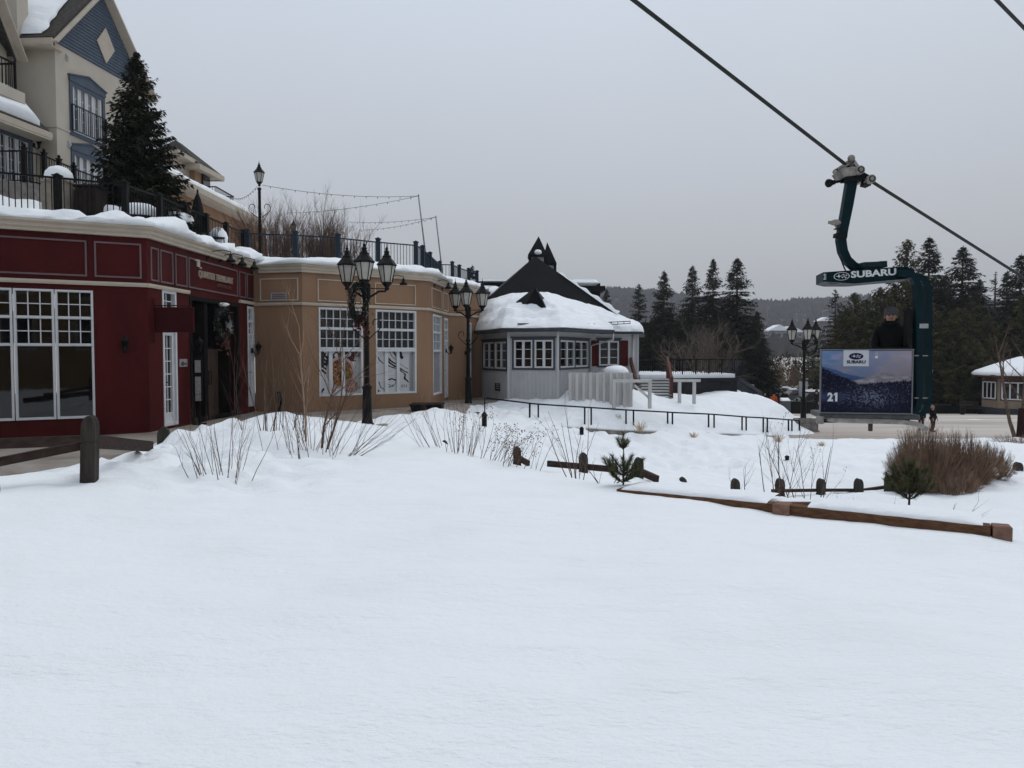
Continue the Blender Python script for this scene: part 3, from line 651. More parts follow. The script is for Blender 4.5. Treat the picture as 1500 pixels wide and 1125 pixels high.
for h in (w1, w2): 
    f = g2.window(tan, (h[0], h[1], zb + .53 * (zt - zb), zt), [(0, .5, 6, 2), (.5, 1, 6, 2)], M_white, M_glass, w=.05)
    mb = MB(); hh = (h[0], h[1], zb, zb + .53 * (zt - zb) - .004); g2.frame(mb, *hh, .06, -.13, .015)
    W_ = h[1] - h[0]
    for fr in ((.24, .32), (.53, .60)): g2.box(mb, h[0] + W_ * fr[0], h[0] + W_ * fr[1], hh[2] + .06, hh[3] - .06, -.12, -.05)
    g2.box(mb, h[1] - .16 * W_, h[1] - .061, hh[2] + .06, hh[3] - .06, -.125, -.10)
    fr_ = mb.build('poster_window', M_white, tan)
    first = h is w1
    def art(u, v, first=first):
        n = len(u); base = np.full((n, 3), .50) + (fbm(u * 3, v * 3, 2, 2) * .05)[:, None]
        def put(mask, c): 
            base[mask] = np.array(c)
        def stroke(pts, wd, c=(.012, .012, .014)):
            pts = np.array(pts); t = np.linspace(0, 1, 60); cx = np.interp(t, np.linspace(0, 1, len(pts)), pts[:, 0]); cy = np.interp(t, np.linspace(0, 1, len(pts)), pts[:, 1]); kw = np.ones(13) / 13; cx = np.convolve(np.pad(cx, 6, 'edge'), kw, 'valid'); cy = np.convolve(np.pad(cy, 6, 'edge'), kw, 'valid')
            d = np.min((u[:, None] - cx) ** 2 + ((v[:, None] - cy) * 1.05) ** 2, 1) ** .5
            put(d < wd * (.7 + .8 * np.abs(fbm(u * 9, v * 9, 5, 2))), c)
        if first:
            for k in range(5): stroke([(.0, .97 - .09 * k), (.10, .93 - .1 * k), (.24, .80 - .09 * k)], .028)
            put((u < .23) & (v > .62) & (fbm(u * 14, v * 5, 3, 3) > -.12), (.014, .013, .015))
            cx, cy = .52, .50; d = np.hypot(u - cx, (v - cy) * .95)
            put((u > .26) & (v > .76) & (fbm(u * 12, v * 12, 9, 3) > -.15), (.05, .012, .012))
            put(d < .36, (.38, .30, .28)); put(d < .30, (.15, .055, .022))
            g = fbm(u * 34, v * 34, 7, 3); mk = d < .29
            put(mk & (g > .10), (.30, .13, .045)); put(mk & (g < -.22), (.05, .016, .010)); put(mk & (g > .33), (.48, .30, .16))
            put((np.hypot(u - .64, v - .42) < .10) & (g > -.2), (.14, .14, .03))
            put((np.hypot((u - .74) * .8, v - .18) < .17) & (u > .5) & (v < .34), (.36, .22, .17)); put((np.hypot((u - .74) * .8, v - .18) < .17) & (v < .34) & (g < -.1), (.16, .07, .06))
            stroke([(.05, .05), (.09, .12)], .03); stroke([(.3, .0), (.42, .16), (.5, .22)], .025, (.20, .11, .06))
        else:
            stroke([(.04, 1), (.03, .90), (.10, .78), (.20, .70)], .013); stroke([(.28, 1), (.29, .88), (.40, .76), (.52, .70)], .026)
            stroke([(.36, 1), (.42, .88), (.54, .78)], .010); stroke([(.46, 1), (.54, .89)], .030); stroke([(.27, .80), (.38, .71), (.52, .62)], .026); stroke([(.27, .68), (.40, .62), (.52, .58)], .016)
            stroke([(.64, 1), (.66, .90), (.69, .85)], .055); stroke([(.62, .70), (.72, .64), (.86, .56)], .007)
            stroke([(.60, .60), (.72, .53), (.86, .46)], .018); stroke([(.60, .55), (.72, .48), (.78, .42)], .016); stroke([(.78, .42), (.76, .32), (.88, .23)], .026)
            a = np.linspace(0, 6.28, 40); stroke(list(zip(.41 + .12 * np.cos(a), .24 + .085 * np.sin(a))), .010); stroke([(.31, .29), (.41, .325), (.52, .29)], .020)
            stroke([(.33, .12), (.40, .13), (.47, .15)], .014); stroke([(.02, .05), (.07, .03)], .034); stroke([(.07, .26), (.12, .12), (.22, .06)], .012)
            for k in range(3): stroke([(.69 + .06 * k, .11), (.69 + .06 * k, .16)], .016, (.12, .12, .12))
        return np.clip(base, 0, 1)
    painted('poster', g2.P(hh[0] + .06, hh[2] + .06, -.10), V((g2.d.x, g2.d.y, 0)), (0, 0, 1), hh[1] - hh[0] - .12, hh[3] - hh[2] - .12, 170, 150, art, M_vcol, fr_)
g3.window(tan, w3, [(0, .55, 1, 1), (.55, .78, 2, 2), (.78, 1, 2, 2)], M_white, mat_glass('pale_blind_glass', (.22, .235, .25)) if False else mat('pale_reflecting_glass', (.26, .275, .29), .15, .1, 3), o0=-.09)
french_door(g3, d3, tan); french_door(g5, d5, tan)
s, s2, zz, zt_ = g1.R(397, 428.5, 441, 420); mb = MB(); g1.frame(mb, s, s2, zz, zt_, .03, 0, .03)
for i in range(4): g1.box(mb, s + .03, s2 - .03, zz + .04 + i * .052, zz + .06 + i * .052, .0, .025)
mb.build('vent', mat('pale_grey_metal', (.30, .30, .31), .5, .1, 6), tan)
s, z = g1.hit(407, 575); s2, _ = g1.hit(413, 575); mb = MB(); g1.box(mb, s, s2, ZB + .05, z, 0, .10); g1.box(mb, s + .01, s2 - .01, z, z + .03, 0, .08); mb.build('utility_box', M_dark, tan)
wall_lantern(g3, 653, 516, tan); wall_lantern(g4, 682, 519, tan)
gooseneck(g2, g2.hit(566, 409)[0], 2.26, tan, .45, slant=.35); gooseneck(g3, .9, 2.30, tan, .5); gooseneck(g3, 2.3, 2.30, tan, .5)
# planter bench by the wall
b0 = at(601, 611, 22.9); b1 = at(648, 611, 23.3); pb = thing('planter_box', 'dark timber planter box half buried in snow below the tan shop wall', 'planter', ((b0.x + b1.x) / 2, 23.3, -1.9))
mb = MB(); z0 = -1.95; z1 = at(620, 594, 23).z
mb.hexa([(b0.x + .1, 22.9, z0), (b1.x, 23.1, z0), (b1.x, 23.8, z0), (b0.x + .1, 23.7, z0), (b0.x, 22.85, z1), (b1.x, 23.05, z1), (b1.x, 23.85, z1), (b0.x, 23.75, z1)])
for k in range(7):
    x = b0.x + (b1.x - b0.x) * (k + .5) / 7; mb.box((x, 22.86 + .03 * k, (z0 + z1) / 2), (.02, .05, z1 - z0 - .02))
mb.box(((b0.x + b1.x) / 2, 23.36, z1 + .02), (b1.x - b0.x + .06, 1.0, .035)); mb.build('box', M_dark, pb)

# ================================================================== snow on the terrace above the shops
POLY = [R0, R2, R3, T1, T2, T3, T4, T5, (T5[0], 34.5), (-14, 60), (-60, 60), (-60, R0[1])]
def offs_poly(pts, o):
    out = []; n = len(pts)
    for i in range(n):
        p = V(pts[i]); ds = []
        d = (p - V(pts[i - 1])).normalized(); ds.append(V((d.y, -d.x))); d = (V(pts[(i + 1) % n]) - p).normalized(); ds.append(V((d.y, -d.x)))
        nn = (ds[0] + ds[1]); nn = nn.normalized() if nn.length > 1e-4 else ds[0]
        out.append(p + nn * (o / max(.45, nn.dot(ds[0]))))
    return out
PO = [(p.x, p.y) for p in offs_poly(POLY, .04)]
def roof_h(x, y, d):
    lump = .10 * fbm(x * 1.3, y * 1.3, 41, 3)
    base = 2.66 + (.26 + 1.0 * lump) * np.clip(d / .45, 0, 1) ** .55
    zt = base + .05 * fbm(x * .7, y * .7, 5, 3) + .10 * np.clip((d - .6) / 1.2, 0, 1) * -1
    # slope rising to the hotel
    rise = np.clip((-11.4 - x) / 3.5, 0, 1) * np.clip((y - 15) / 4, 0, 1); rise = rise * rise * (3 - 2 * rise)
    rise2 = np.clip((-9.8 - x) / 4.0, 0, 1) * np.clip((y - 27) / 4, 0, 1)
    return zt + np.maximum(rise, rise2) * 1.8 + .25 * fbm(x * .5, y * .5, 6, 3) * np.clip((d - 1) / 2, 0, 1)
def terrace_snow():
    st = .16; xs = np.arange(-24, -0.4, st); ys = np.arange(12, 48, st); X, Y = np.meshgrid(xs, ys); sh = X.shape
    d, bx, by = sdist(X.ravel(), Y.ravel(), PO); X = X.ravel().copy(); Y = Y.ravel().copy()
    near = np.abs(d) < st * .72; X[near] = bx[near]; Y[near] = by[near]; keep = d > -st * .72; dd = np.maximum(d, 0); dd[near] = 0
    Z = roof_h(X, Y, dd); Z[near] = 2.66
    idx = np.arange(len(X)).reshape(sh); q = np.stack([idx[:-1, :-1].ravel(), idx[:-1, 1:].ravel(), idx[1:, 1:].ravel(), idx[1:, :-1].ravel()], 1)
    ok = keep[q].all(1); q = q[ok]; used = np.unique(q); rem = -np.ones(len(X), int); rem[used] = np.arange(len(used))
    mb = MB(); mb.add(np.stack([X[used], Y[used], Z[used]], 1).tolist(), rem[q].tolist(), 0, True)
    # soft snow lip hanging over the cornice
    o = mb.build('terrace_snow', M_snow); tag(o, kind='structure')
terrace_snow()
def tz(x, y):
    d, _, _ = sdist(np.array([x]), np.array([y]), PO); return float(roof_h(np.array([x]), np.array([y]), np.maximum(d, 0))[0])
# bulging snow lip along the roof edge
def lip(pts, seed):
    # walk the edge at 0.12 m and sweep an uneven rounded profile
    P = []; 
    for a, b in zip(pts, pts[1:]):
        a = V(a); b = V(b); n = max(2, int((b - a).length / .14))
        for i in range(n): P.append(a.lerp(b, i / n))
    P.append(V(pts[-1])); 
    N = []
    for i in range(len(P)):
        a = P[max(0, i - 4)]; b = P[min(len(P) - 1, i + 4)]; d = (b - a).normalized(); N.append(V((d.y, -d.x)))
    prof = [(.02, 2.70), (.205, 2.735), (.25, 2.77), (.27, 2.84), (.23, 2.94), (.12, 3.05), (-.05, 3.13), (-.30, 3.17), (-.7, 3.08), (-1.1, 2.9)]
    ls = np.concatenate([[0], np.cumsum([(P[i + 1] - P[i]).length for i in range(len(P) - 1)])])
    n1 = fbm(ls * .45, ls * 0 + seed, seed, 3); n2 = fbm(ls * 1.7, ls * 0 + 3, seed + 1, 3); vs = []
    for i, p in enumerate(P):
        for k, (o, z) in enumerate(prof):
            t = k / 9; am = math.sin(min(1, t * 1.6) * math.pi * .5)
            hh = (z - 2.73) * (.70 + .26 * n1[i] + .30 * n2[i]) if k > 1 else z - 2.73; n3 = float(fbm([ls[i] * 2.6], [k * .8], seed + 6, 3)[0]); hh += .10 * n3 * (k > 2); oo = o + (.12 * n1[i] + .10 * n2[i] + .10 * n3) * (1 if 2 <= k <= 6 else 0)
            vs.append((p.x + N[i].x * oo, p.y + N[i].y * oo, 2.73 + hh))
    m = len(prof); fs = [(i * m + k, (i + 1) * m + k, (i + 1) * m + k + 1, i * m + k + 1) for i in range(len(P) - 1) for k in range(m - 1)]
    mb = MB(); mb.add(vs, fs, 0, True); return mb
lip([(p[0], p[1]) for p in (R0, R2, (R3[0], R3[1] + .2))], 3).build('roof_snow', M_snow, red)
o = lip([(R3[0] - .1, R3[1]), T1, T2, T3, T4, T5, (T5[0], T5[1] + 3)], 8); o.v = [(x, y, 2.61 + (z - 2.73) * (.62 if z > 2.73 else 1)) for x, y, z in o.v]; o.build('roof_snow', M_snow, tan)

# ================================================================== GREY CONSERVATORY BUILDING
gb = thing('grey_lodge_building', 'pale grey clapboard lodge with black steep roof, twin-peaked cupola and deep roof snow', 'building', (2, 31, -1.8))
def X2(px, Y): return (xat(px, Y), Y)
G0, G1, G2, G3, G4 = X2(706, 30.6), X2(745, 27.7), X2(817, 27.1), X2(863, 30.5), X2(934.5, 30.9)
h0, h1, h2, h3 = Fac(G0, G1), Fac(G1, G2), Fac(G2, G3), Fac(G3, G4)
h4 = Fac(G4, (G4[0] + .3, 38))
wm = MB(); ZE = .80
def RZ(f, a, b, z0, z1): return (f.hit(a, 510)[0], f.hit(b, 510)[0], z0, z1)
q0 = RZ(h0, 708, 742.5, -.60, .42); q1 = RZ(h1, 753, 810.5, -.50, .47); q2 = RZ(h2, 820, 861.5, -.60, .45); q3 = RZ(h3, 877.5, 906.5, -.50, .46)
zw = []
for f, q in ((h0, q0), (h1, q1), (h2, q2), (h3, q3)):
    pass
q0 = (q0[0], q0[1], h0.hit(725, 540)[1], h0.hit(725, 501)[1]); q1 = (q1[0], q1[1], h1.hit(780, 539)[1], h1.hit(780, 498)[1]); q2 = (q2[0], q2[1], h2.hit(840, 538)[1], h2.hit(840, 499)[1]); q3 = (q3[0], q3[1], h3.hit(892, 535.5)[1], h3.hit(892, 499.5)[1])
h0.wall(wm, -2, ZE, [q0], .1); h1.wall(wm, -2, ZE, [q1], .1); h2.wall(wm, -2, ZE, [q2], .1); h3.wall(wm, -2, ZE, [q3], .1); h4.wall(wm, -2, ZE)
# vertical board joints
for f, q in ((h0, q0), (h1, q1), (h2, q2), (h3, q3)):
    k = .14
    while k < f.L - .05:
        f.box(wm, k - .009, k + .009, -2, q[2] - .08, 0, .016); k += .15
wm.build('wall', M_greysid, gb)
mb = MB()
for p in (G1, G2): mb.box((p[0], p[1] - .01, -.6), (.09, .07, 2.75))
mb.box((G4[0] - .02, G4[1] - .01, -.6), (.09, .07, 2.75)); mb.build('corner_board', mat('pale_grey_trim', (.43, .435, .44), .6, .05, 3), gb)
def casements(f, h, parent, n):
    mb = MB(); f.frame(mb, h[0] - .07, h[1] + .07, h[2] - .07, h[3] + .07, .066, 0, .035); f.box(mb, h[0] - .12, h[1] + .12, h[3] + .072, h[3] + .12, 0, .06)
    if n == 2:
        m = (h[0] + h[1]) / 2; f.box(mb, m - .035, m + .035, h[2], h[3], -.08, .03)
    mb.build('window_surround', M_slate, parent)
    sp = [(h[0], (h[0] + h[1]) / 2 - .037), ((h[0] + h[1]) / 2 + .037, h[1])] if n == 2 else [(h[0], h[1])]
    for a, b in sp:
        mb = MB(); g = MB(); wv = .055; f.frame(mb, a + .002, b - .002, h[2] + .002, h[3] - .002, wv, -.08, .012); m = (a + b) / 2
        f.box(mb, m - .045, m + .045, h[2] + wv, h[3] - wv, -.07, .006)
        for k in (1, 2):
            z = h[2] + (h[3] - h[2]) * k / 3; f.box(mb, a + wv, b - wv, z - .011, z + .011, -.06, -.03)
        w_ = mb.build('window', M_white, parent); f.box(g, a + wv, b - wv, h[2] + wv, h[3] - wv, -.055, -.047); g.build('pane', M_glass, w_)
casements(h0, q0, gb, 2); casements(h1, q1, gb, 2); casements(h2, q2, gb, 2); casements(h3, q3, gb, 1)
for a, b in ((866, 876.2), (908, 919.5)):
    s0, s1 = h3.hit(a, 515)[0], h3.hit(b, 515)[0]; mb = MB(); h3.box(mb, s0, s1, q3[2] - .02, q3[3] + .02, 0, .035); h3.frame(mb, s0, s1, q3[2] - .02, q3[3] + .02, .05, .035, .048); mb.build('shutter', M_shutter, gb)
s, s2, zz, zt_ = h0.R(726, 561, 572, 733.5); mb = MB(); h0.frame(mb, s, s2, zz, zt_, .02, 0, .03)
for i in range(3): h0.box(mb, s + .02, s2 - .02, zz + .03 + i * .08, zz + .07 + i * .08, 0, .02)
mb.build('vent', M_black, gb)
# eaves, gutter, downpipes
E = [(p.x, p.y) for p in offs_poly([G0, G1, G2, G3, G4, (G4[0] + .3, 38), (G0[0] - 1, 38)], .32)][:4]
E[0] = X2(696, 30.4); E[3] = X2(899, 29.6)
EW = [X2(880, 30.3), X2(940, 30.5), X2(943, 37)]
mb = MB(); mitre_strip(mb, E, [(-.40, ZE - .03), (0, ZE - .03), (.03, ZE + .0), (.05, ZE + .07), (-.40, ZE + .07)]); mitre_strip(mb, EW, [(-.5, ZE - .02), (0, ZE - .02), (.04, ZE + .01), (.05, ZE + .065), (-.5, ZE + .065)]); mb.build('eaves', M_slate, gb)
mb = MB(); e = V((E[3][0] - .02, E[3][1], ZE - .04)); mb.tube([e, e + V((0, .05, -.22)), V((G3[0] + .06, G3[1] - .1, .32)), V((G3[0] + .06, G3[1] - .08, -1.7))], .035, 8); mb.tube([(G4[0] - .22, G4[1] - .12, ZE - .04), (G4[0] - .22, G4[1] - .09, -1.7)], .035, 8); mb.build('downpipe', mat('white_pipe', (.5, .5, .52), .5, .05, 4), gb)
# steep black roof: front face, left face, right face
apex = at(784, 375, 33.6); bl = at(702, 449, 31.8); br = at(907, 463, 31.6)
rl = V((bl.x - 1.0, 39, bl.z)); rr = V((br.x + .2, 40, br.z)); ra = V((apex.x + .3, 38, apex.z))
mb = MB(); mb.add([apex, bl, br, rl, rr, ra], [(0, 1, 2), (0, 5, 3, 1), (0, 2, 4, 5), (3, 5, 4)])
for k in range(1, 16):
    t = k / 16; p = bl.lerp(br, t); nrm = (br - bl).cross(apex - bl).normalized(); 
    if nrm.y > 0: nrm = -nrm
    top = apex.lerp(p, abs(t - .4) * .02); q = p.lerp(apex, 1 - abs((t - (apex.x - bl.x) / (br.x - bl.x))) / max((apex.x - bl.x) / (br.x - bl.x), 1 - (apex.x - bl.x) / (br.x - bl.x)) * 1.0); v = V((p.x, p.y, p.z))
mb.add([bl, br, V((br.x, br.y + .2, .7)), V((bl.x, bl.y + .2, .7))], [(0, 1, 2, 3)])
mb.build('roof', M_blackroof, gb)
mb = MB(); nn = 30
vs_ = []
for i in range(nn):     # snow on the right-hand slope, seen along its edge
    t = i / (nn - 1); p = apex.lerp(br, .30 + .68 * t) ; th = .05 + .13 * t + .04 * math.sin(i * 1.1)
    q = ra.lerp(rr, .30 + .68 * t); u = V((.55, -.05, .8))
    vs_ += [p + V((.0, -.05, .0)), p + u * th, q + u * th, q]
mb.add(vs_, [(i * 4 + k, i * 4 + k + 1, i * 4 + k + 5, i * 4 + k + 4) for i in range(nn - 1) for k in range(3)], 0, True); mb.build('roof_slope_snow', M_snow, gb)
# deep lower-roof snow
def roofsnow(eave, tops, seed, edge=.10, bulge=.09, sub=110, nt_=34, parent=gb):
    L_ = [0]
    for a, b in zip(eave, eave[1:]): L_.append(L_[-1] + (V(b) - V(a)).length)
    vs = []
    for i in range(sub):
        s = L_[-1] * i / (sub - 1); k = max(j for j in range(len(L_)) if L_[j] <= s + 1e-9); k = min(k, len(eave) - 2); t = (s - L_[k]) / (L_[k + 1] - L_[k])
        e = V(eave[k]).lerp(V(eave[k + 1]), t); T = V(tops[k]).lerp(V(tops[k + 1]), t)
        for j in range(nt_):
            u = j / (nt_ - 1); 
            if j == 0: p = e
            else:
                v = (j - 1) / (nt_ - 2); p = e.lerp(T, v); p = p + V((0, 0, edge * min(1, .35 + v * 9) * (1 - .75 * v) + bulge * math.sin(v * math.pi) * .5))
                nz = float(fbm([p.x * 1.1], [p.y * 1.1 + p.z], seed, 4)[0]); p.z += nz * .28 * math.sin(min(1, v * 1.15) * math.pi); 
                nz = float(fbm([p.x * 3.3], [p.y * 3.3], seed + 4, 2)[0]); p.z += nz * .11 * (1 - v * .5); p.y += nz * .16 * (v < .12)
            vs.append(p)
    fs = [(i * nt_ + j, (i + 1) * nt_ + j, (i + 1) * nt_ + j + 1, i * nt_ + j + 1) for i in range(sub - 1) for j in range(nt_ - 1)]
    mb = MB(); mb.add(vs, fs, 0, True); return mb.build('roof_snow', M_snow, parent)
z_e = ZE + .07
roofsnow([(*E[0], z_e), (*E[1], z_e), (*E[2], z_e), (*E[3], z_e)], [at(712, 440, 31.7), at(752, 430, 31.3), at(800, 428, 31.1), at(880, 452, 31.4)], 5)
roofsnow([(*X2(868, 29.9), z_e), (*X2(905, 30.1), z_e), (*X2(939, 30.35), z_e), (*X2(943, 33), z_e)], [at(860, 446, 32), at(885, 452, 32), at(912, 466, 32.2), at(922, 469, 33)], 9, .22, .10, 60)
lo = MB(); 
for a, b in ((E[0], E[1]), (E[1], E[2]), (E[2], E[3])):
    p = V((*a, z_e)); q = V((*b, z_e)); lo.tube([p + V((0, -.06, .015)), p.lerp(q, .5) + V((0, -.06, .0)), q + V((0, -.06, .015))], .03, 6)
lo.build('gutter', M_slate, gb)
# snow guards
mb = MB()
for a, b, yy in ((758, 817, 474.5), (828, 871, 475)):
    p = at(a, yy, 27.4); q = at(b, yy, 27.4 if b < 820 else 29.0); mb.beam(p, q, .03, .05)
p = at(877, 476, 29.6); q = at(923, 474, 30.2); mb.beam(p, q, .02, .03); mb.beam(p + V((0, 0, .09)), q + V((0, 0, .09)), .02, .03)
for k in range(6): c = p.lerp(q, k / 5); mb.box((c.x, c.y, c.z + .045), (.02, .02, .13))
mb.build('snow_guard', M_black, gb)
# small black gablet poking out of the snow
a = at(784, 421, 29.0); b = at(771, 445, 29.2); c = at(801, 454, 28.6); d = V((a.x, 31.4, a.z + .1))
mb = MB(); mb.add([a, b, c, d, V((b.x - .6, 30.5, b.z)), V((c.x + .3, 30.6, c.z + .2))], [(0, 1, 2), (0, 3, 4, 1), (0, 2, 5, 3)]); mb.build('gablet', M_blackroof, gb)
# cupola with two pointed roofs
cp = []
for (apx, apy, lx, rx, ey, by, Y) in ((789, 346, 773.5, 801.5, 373, 392, 34.2), (801.5, 354.5, 794, 815.5, 385, 400, 36.0)):
    t = at(apx, apy, Y); l = at(lx, ey, Y - .4); r_ = at(rx, ey, Y - .4); hw = (r_.x - l.x) / 2; cx = (r_.x + l.x) / 2; zb_ = at(cx, by, Y).z
    zb_ = at(apx, by, Y).z; mb = MB(); mb.box((cx, Y, (zb_ + l.z) / 2 - .3), (hw * 1.72, hw * 1.72, l.z - zb_ + .6)); w_ = mb.build('cupola', mat('cupola_panel', (.34, .34, .35), .7, .1, 3), gb)
    mb = MB()
    base = [(cx - hw, Y - hw, l.z), (cx + hw, Y - hw, l.z), (cx + hw, Y + hw, l.z), (cx - hw, Y + hw, l.z)]; low = [(x, y, z - .10) for x, y, z in base]
    mb.add(base + low + [tuple(t)], [(0, 1, 8), (1, 2, 8), (2, 3, 8), (3, 0, 8), (0, 4, 5, 1), (1, 5, 6, 2), (2, 6, 7, 3), (3, 7, 4, 0), (4, 5, 6, 7)])
    for sx in (-1, 1): mb.box((cx + sx * hw * .80, Y - hw * .80, (zb_ + l.z) / 2), (.12, .12, l.z - zb_))
    mb.build('cupola_roof', M_blackroof, w_)
mb = MB(); p = at(788, 371, 33.8); mb.blob((p.x, p.y - .42, p.z), (.16, .12, .10), seed=2); mb.build('snow_patch', M_snow, gb)
# flat dark roof pieces behind on both sides
p = at(718, 421, 40); p2 = at(856, 424, 42)
mb = MB(); mb.box((p.x, 41, p.z), (2.2, 4, .35)); f1 = mb.build('rear_roof', M_blackroof, gb)
mb = MB(); mb.box((p2.x, 43, p2.z - .5), (1.5, 4, 1.5)); mb.box((p2.x + .1, 42.8, p2.z - .05), (1.75, 4.4, .25)); f2 = mb.build('rear_roof', M_blackroof, gb)
mb = MB(); mb.box((p.x, 41, p.z + .24), (2.2, 4, .14), bev=.06); mb.build('roof_snow', M_snow, f1)
mb = MB(); mb.box((p2.x - .1, 42.8, p2.z + .26), (1.5, 4.2, .35), bev=.15); mb.build('roof_snow', M_snow, f2)
p = at(716, 434, 36); mb = MB(); mb.blob((p.x, p.y, p.z), (.9, 1.2, .45), seed=7); mb.build('snow_patch', M_snow, gb)

# ================================================================== BEIGE HOTEL WITH BLUE GABLE
ht = thing('beige_hotel_building', 'tall beige hotel with slate blue gable, pale diamond panel and blue framed french windows', 'building', (-16, 26, 5.2))
HC, HD = (-15.2, 26.0), (-14.6, 31.0)
a1, b1_ = Fac((-21, 26.3), HC), Fac(HC, HD)
u0, u1 = b1_.hit(107, 150)[0], b1_.hit(147, 150)[0]
uw = (u0, u1, b1_.hit(107, 193)[1], b1_.hit(107, 121)[1]); lw = (u0 + .02, u1 + .02, 5.35, b1_.hit(108, 221)[1])
wm = MB(); a1.wall(wm, 3, 10.4); b1_.wall(wm, 3, 10.4, [uw, lw], .12)
Fac(HD, (-21, 31.6)).wall(wm, 3, 10.4)
W0, W1 = (-16.74, 19.0), (-15.9, 26.05); wl = Fac(W0, W1)
dr = (wl.hit(-20, 230)[0], wl.hit(40, 230)[0], 5.4, wl.hit(20, 196)[1])
wl.wall(wm, 3, 7.7, [dr], .12)
U0, U1 = (-17.3, 19.0), (-16.42, 25.4); wu = Fac(U0, U1); wu.wall(wm, 7.6, 10.0); Fac(U1, (-19, 25.7)).wall(wm, 7.6, 10.0); Fac((-22, 19), U0).wall(wm, 3, 10); Fac((-22, 19.02), W0).wall(wm, 3, 7.7)
ua = wu.P(wu.L / 2 - 1, 12.6); wm.add([wu.P(0, 10), wu.P(wu.L, 10), wu.P(wu.L * .45, 13.2)], [(0, 1, 2)])
wm.build('wall', M_beige, ht)
mb = MB(); mitre_strip(mb, [(-21, 26.3), HC, HD], [(0, 7.55), (.03, 7.55), (.03, 7.62), (0, 7.62)]); mb.build('string_course', M_beige, ht)
APX = V((-14.9, 28.5, 13.05))
gm = MB(); gm.add([b1_.P(0, 10.35, .0), b1_.P(b1_.L, 10.35, .0), b1_.P(b1_.L / 2, 13.0, .0)], [(0, 1, 2)])
for k in range(22):
    z = 10.38 + k * .118; f = (z - 10.35) / 2.65; gm_s0 = b1_.L / 2 * f; s0, s1 = gm_s0 + .02, b1_.L - gm_s0 - .02
    if s1 - s0 > .1: gm.hexa([b1_.P(s0, z, .035), b1_.P(s1, z, .035), b1_.P(s1, z, .0), b1_.P(s0, z, .0), b1_.P(s0 + .1, z + .112, .012), b1_.P(s1 - .1, z + .112, .012), b1_.P(s1 - .1, z + .112, .0), b1_.P(s0 + .1, z + .112, .0)])
gm.build('gable_siding', M_blue, ht)
mb = MB(); s, z = b1_.hit(153, 67); mb.prism([b1_.P(s - .50, z, .04), b1_.P(s, z - .64, .04), b1_.P(s + .50, z, .04), b1_.P(s, z + .64, .04)], b1_.P(0, 0, .03) - b1_.P(0, 0, 0)); mb.build('diamond_panel', M_cream, ht)
# roof with overhang
def slab(mb, p, q, r_, s_, t=.14):
    n = (V(q) - V(p)).cross(V(s_) - V(p)).normalized(); n = n if n.z > 0 else -n
    mb.hexa([V(k) - n * t for k in (p, q, r_, s_)] + [V(k) for k in (p, q, r_, s_)])
def hv(s, z, o): return b1_.P(s, z, o)
ov = .15
e0 = hv(-.28, 10.42, ov); e1 = hv(b1_.L / 2 - .08, 13.36, ov); e2 = hv(b1_.L + .45, 10.30, ov)
bk = V((-7, .4, 0))
mb = MB(); slab(mb, e0, e1, e1 + bk, e0 + bk); slab(mb, e2, e1, e1 + bk, e2 + bk); mb.build('roof', M_shingle, ht)
mb = MB()
for p, q in ((e0, e1), (e2, e1)):
    d = (q - p).normalized(); mb.beam(p + V((.03, 0, -.17)), q + V((.03, 0, -.17)), .07, .26, up=(1, 0, 0))
p, q = e0 + V((.0, -.03, -.17)), e0 + bk + V((0, -.03, -.17)); mb.beam(p, q, .07, .22); mb.beam(p + V((0, .28, -.13)), q + V((0, .28, -.13)), .6, .04)
slab(mb, e2 + V((-.02, .0, -.17)), e1 + V((-.02, 0, -.17)), e1 + V((-.5, 0, -.17)), e2 + V((-.5, 0, -.17)), .03); slab(mb, e0 + V((-.02, .0, -.17)), e1 + V((-.02, 0, -.17)), e1 + V((-.5, 0, -.17)), e0 + V((-.5, 0, -.17)), .03)
mb.build('rake_board', M_cream, ht)
# snow lying on the slope facing us; a bare strip of shingles near the gable
def snow_slope(parent, p, q, r_, s_, seed, thick=.22, n=26, ragged=.5):
    p, q, r_, s_ = V(p), V(q), V(r_), V(s_); nrm = (q - p).cross(s_ - p).normalized(); nrm = nrm if nrm.z > 0 else -nrm; vs = []
    for i in range(n):
        for j in range(n):
            u, v = i / (n - 1), j / (n - 1); uu = u
            if i == 0: uu = ragged * .10 * (1 + 2 * float(vnoise([v * 9], [0.5], seed)[0]))
            c = p.lerp(q, uu).lerp(s_.lerp(r_, uu), v); ed = min(u, 1 - u, v, 1 - v); h_ = thick * min(1, ed * 9) ** .6 + .09 * float(fbm([c.x * 1.2 + c.z], [c.y * 1.2], seed, 3)[0]) * (ed > 0)
            vs.append(c + nrm * (h_ if ed > 0 else .012))
    mb = MB(); mb.add(vs, [(i * n + j, (i + 1) * n + j, (i + 1) * n + j + 1, i * n + j + 1) for i in range(n - 1) for j in range(n - 1)], 0, True); return mb.build('roof_snow', M_snow, parent)
snow_slope(ht, e0.lerp(e1, .04) + V((-.25, .0, .02)), e0.lerp(e1, .04) + bk, e1 + bk, e0.lerp(e1, .97) + V((-.75, 0, .01)), 4, .2, 40, .18)
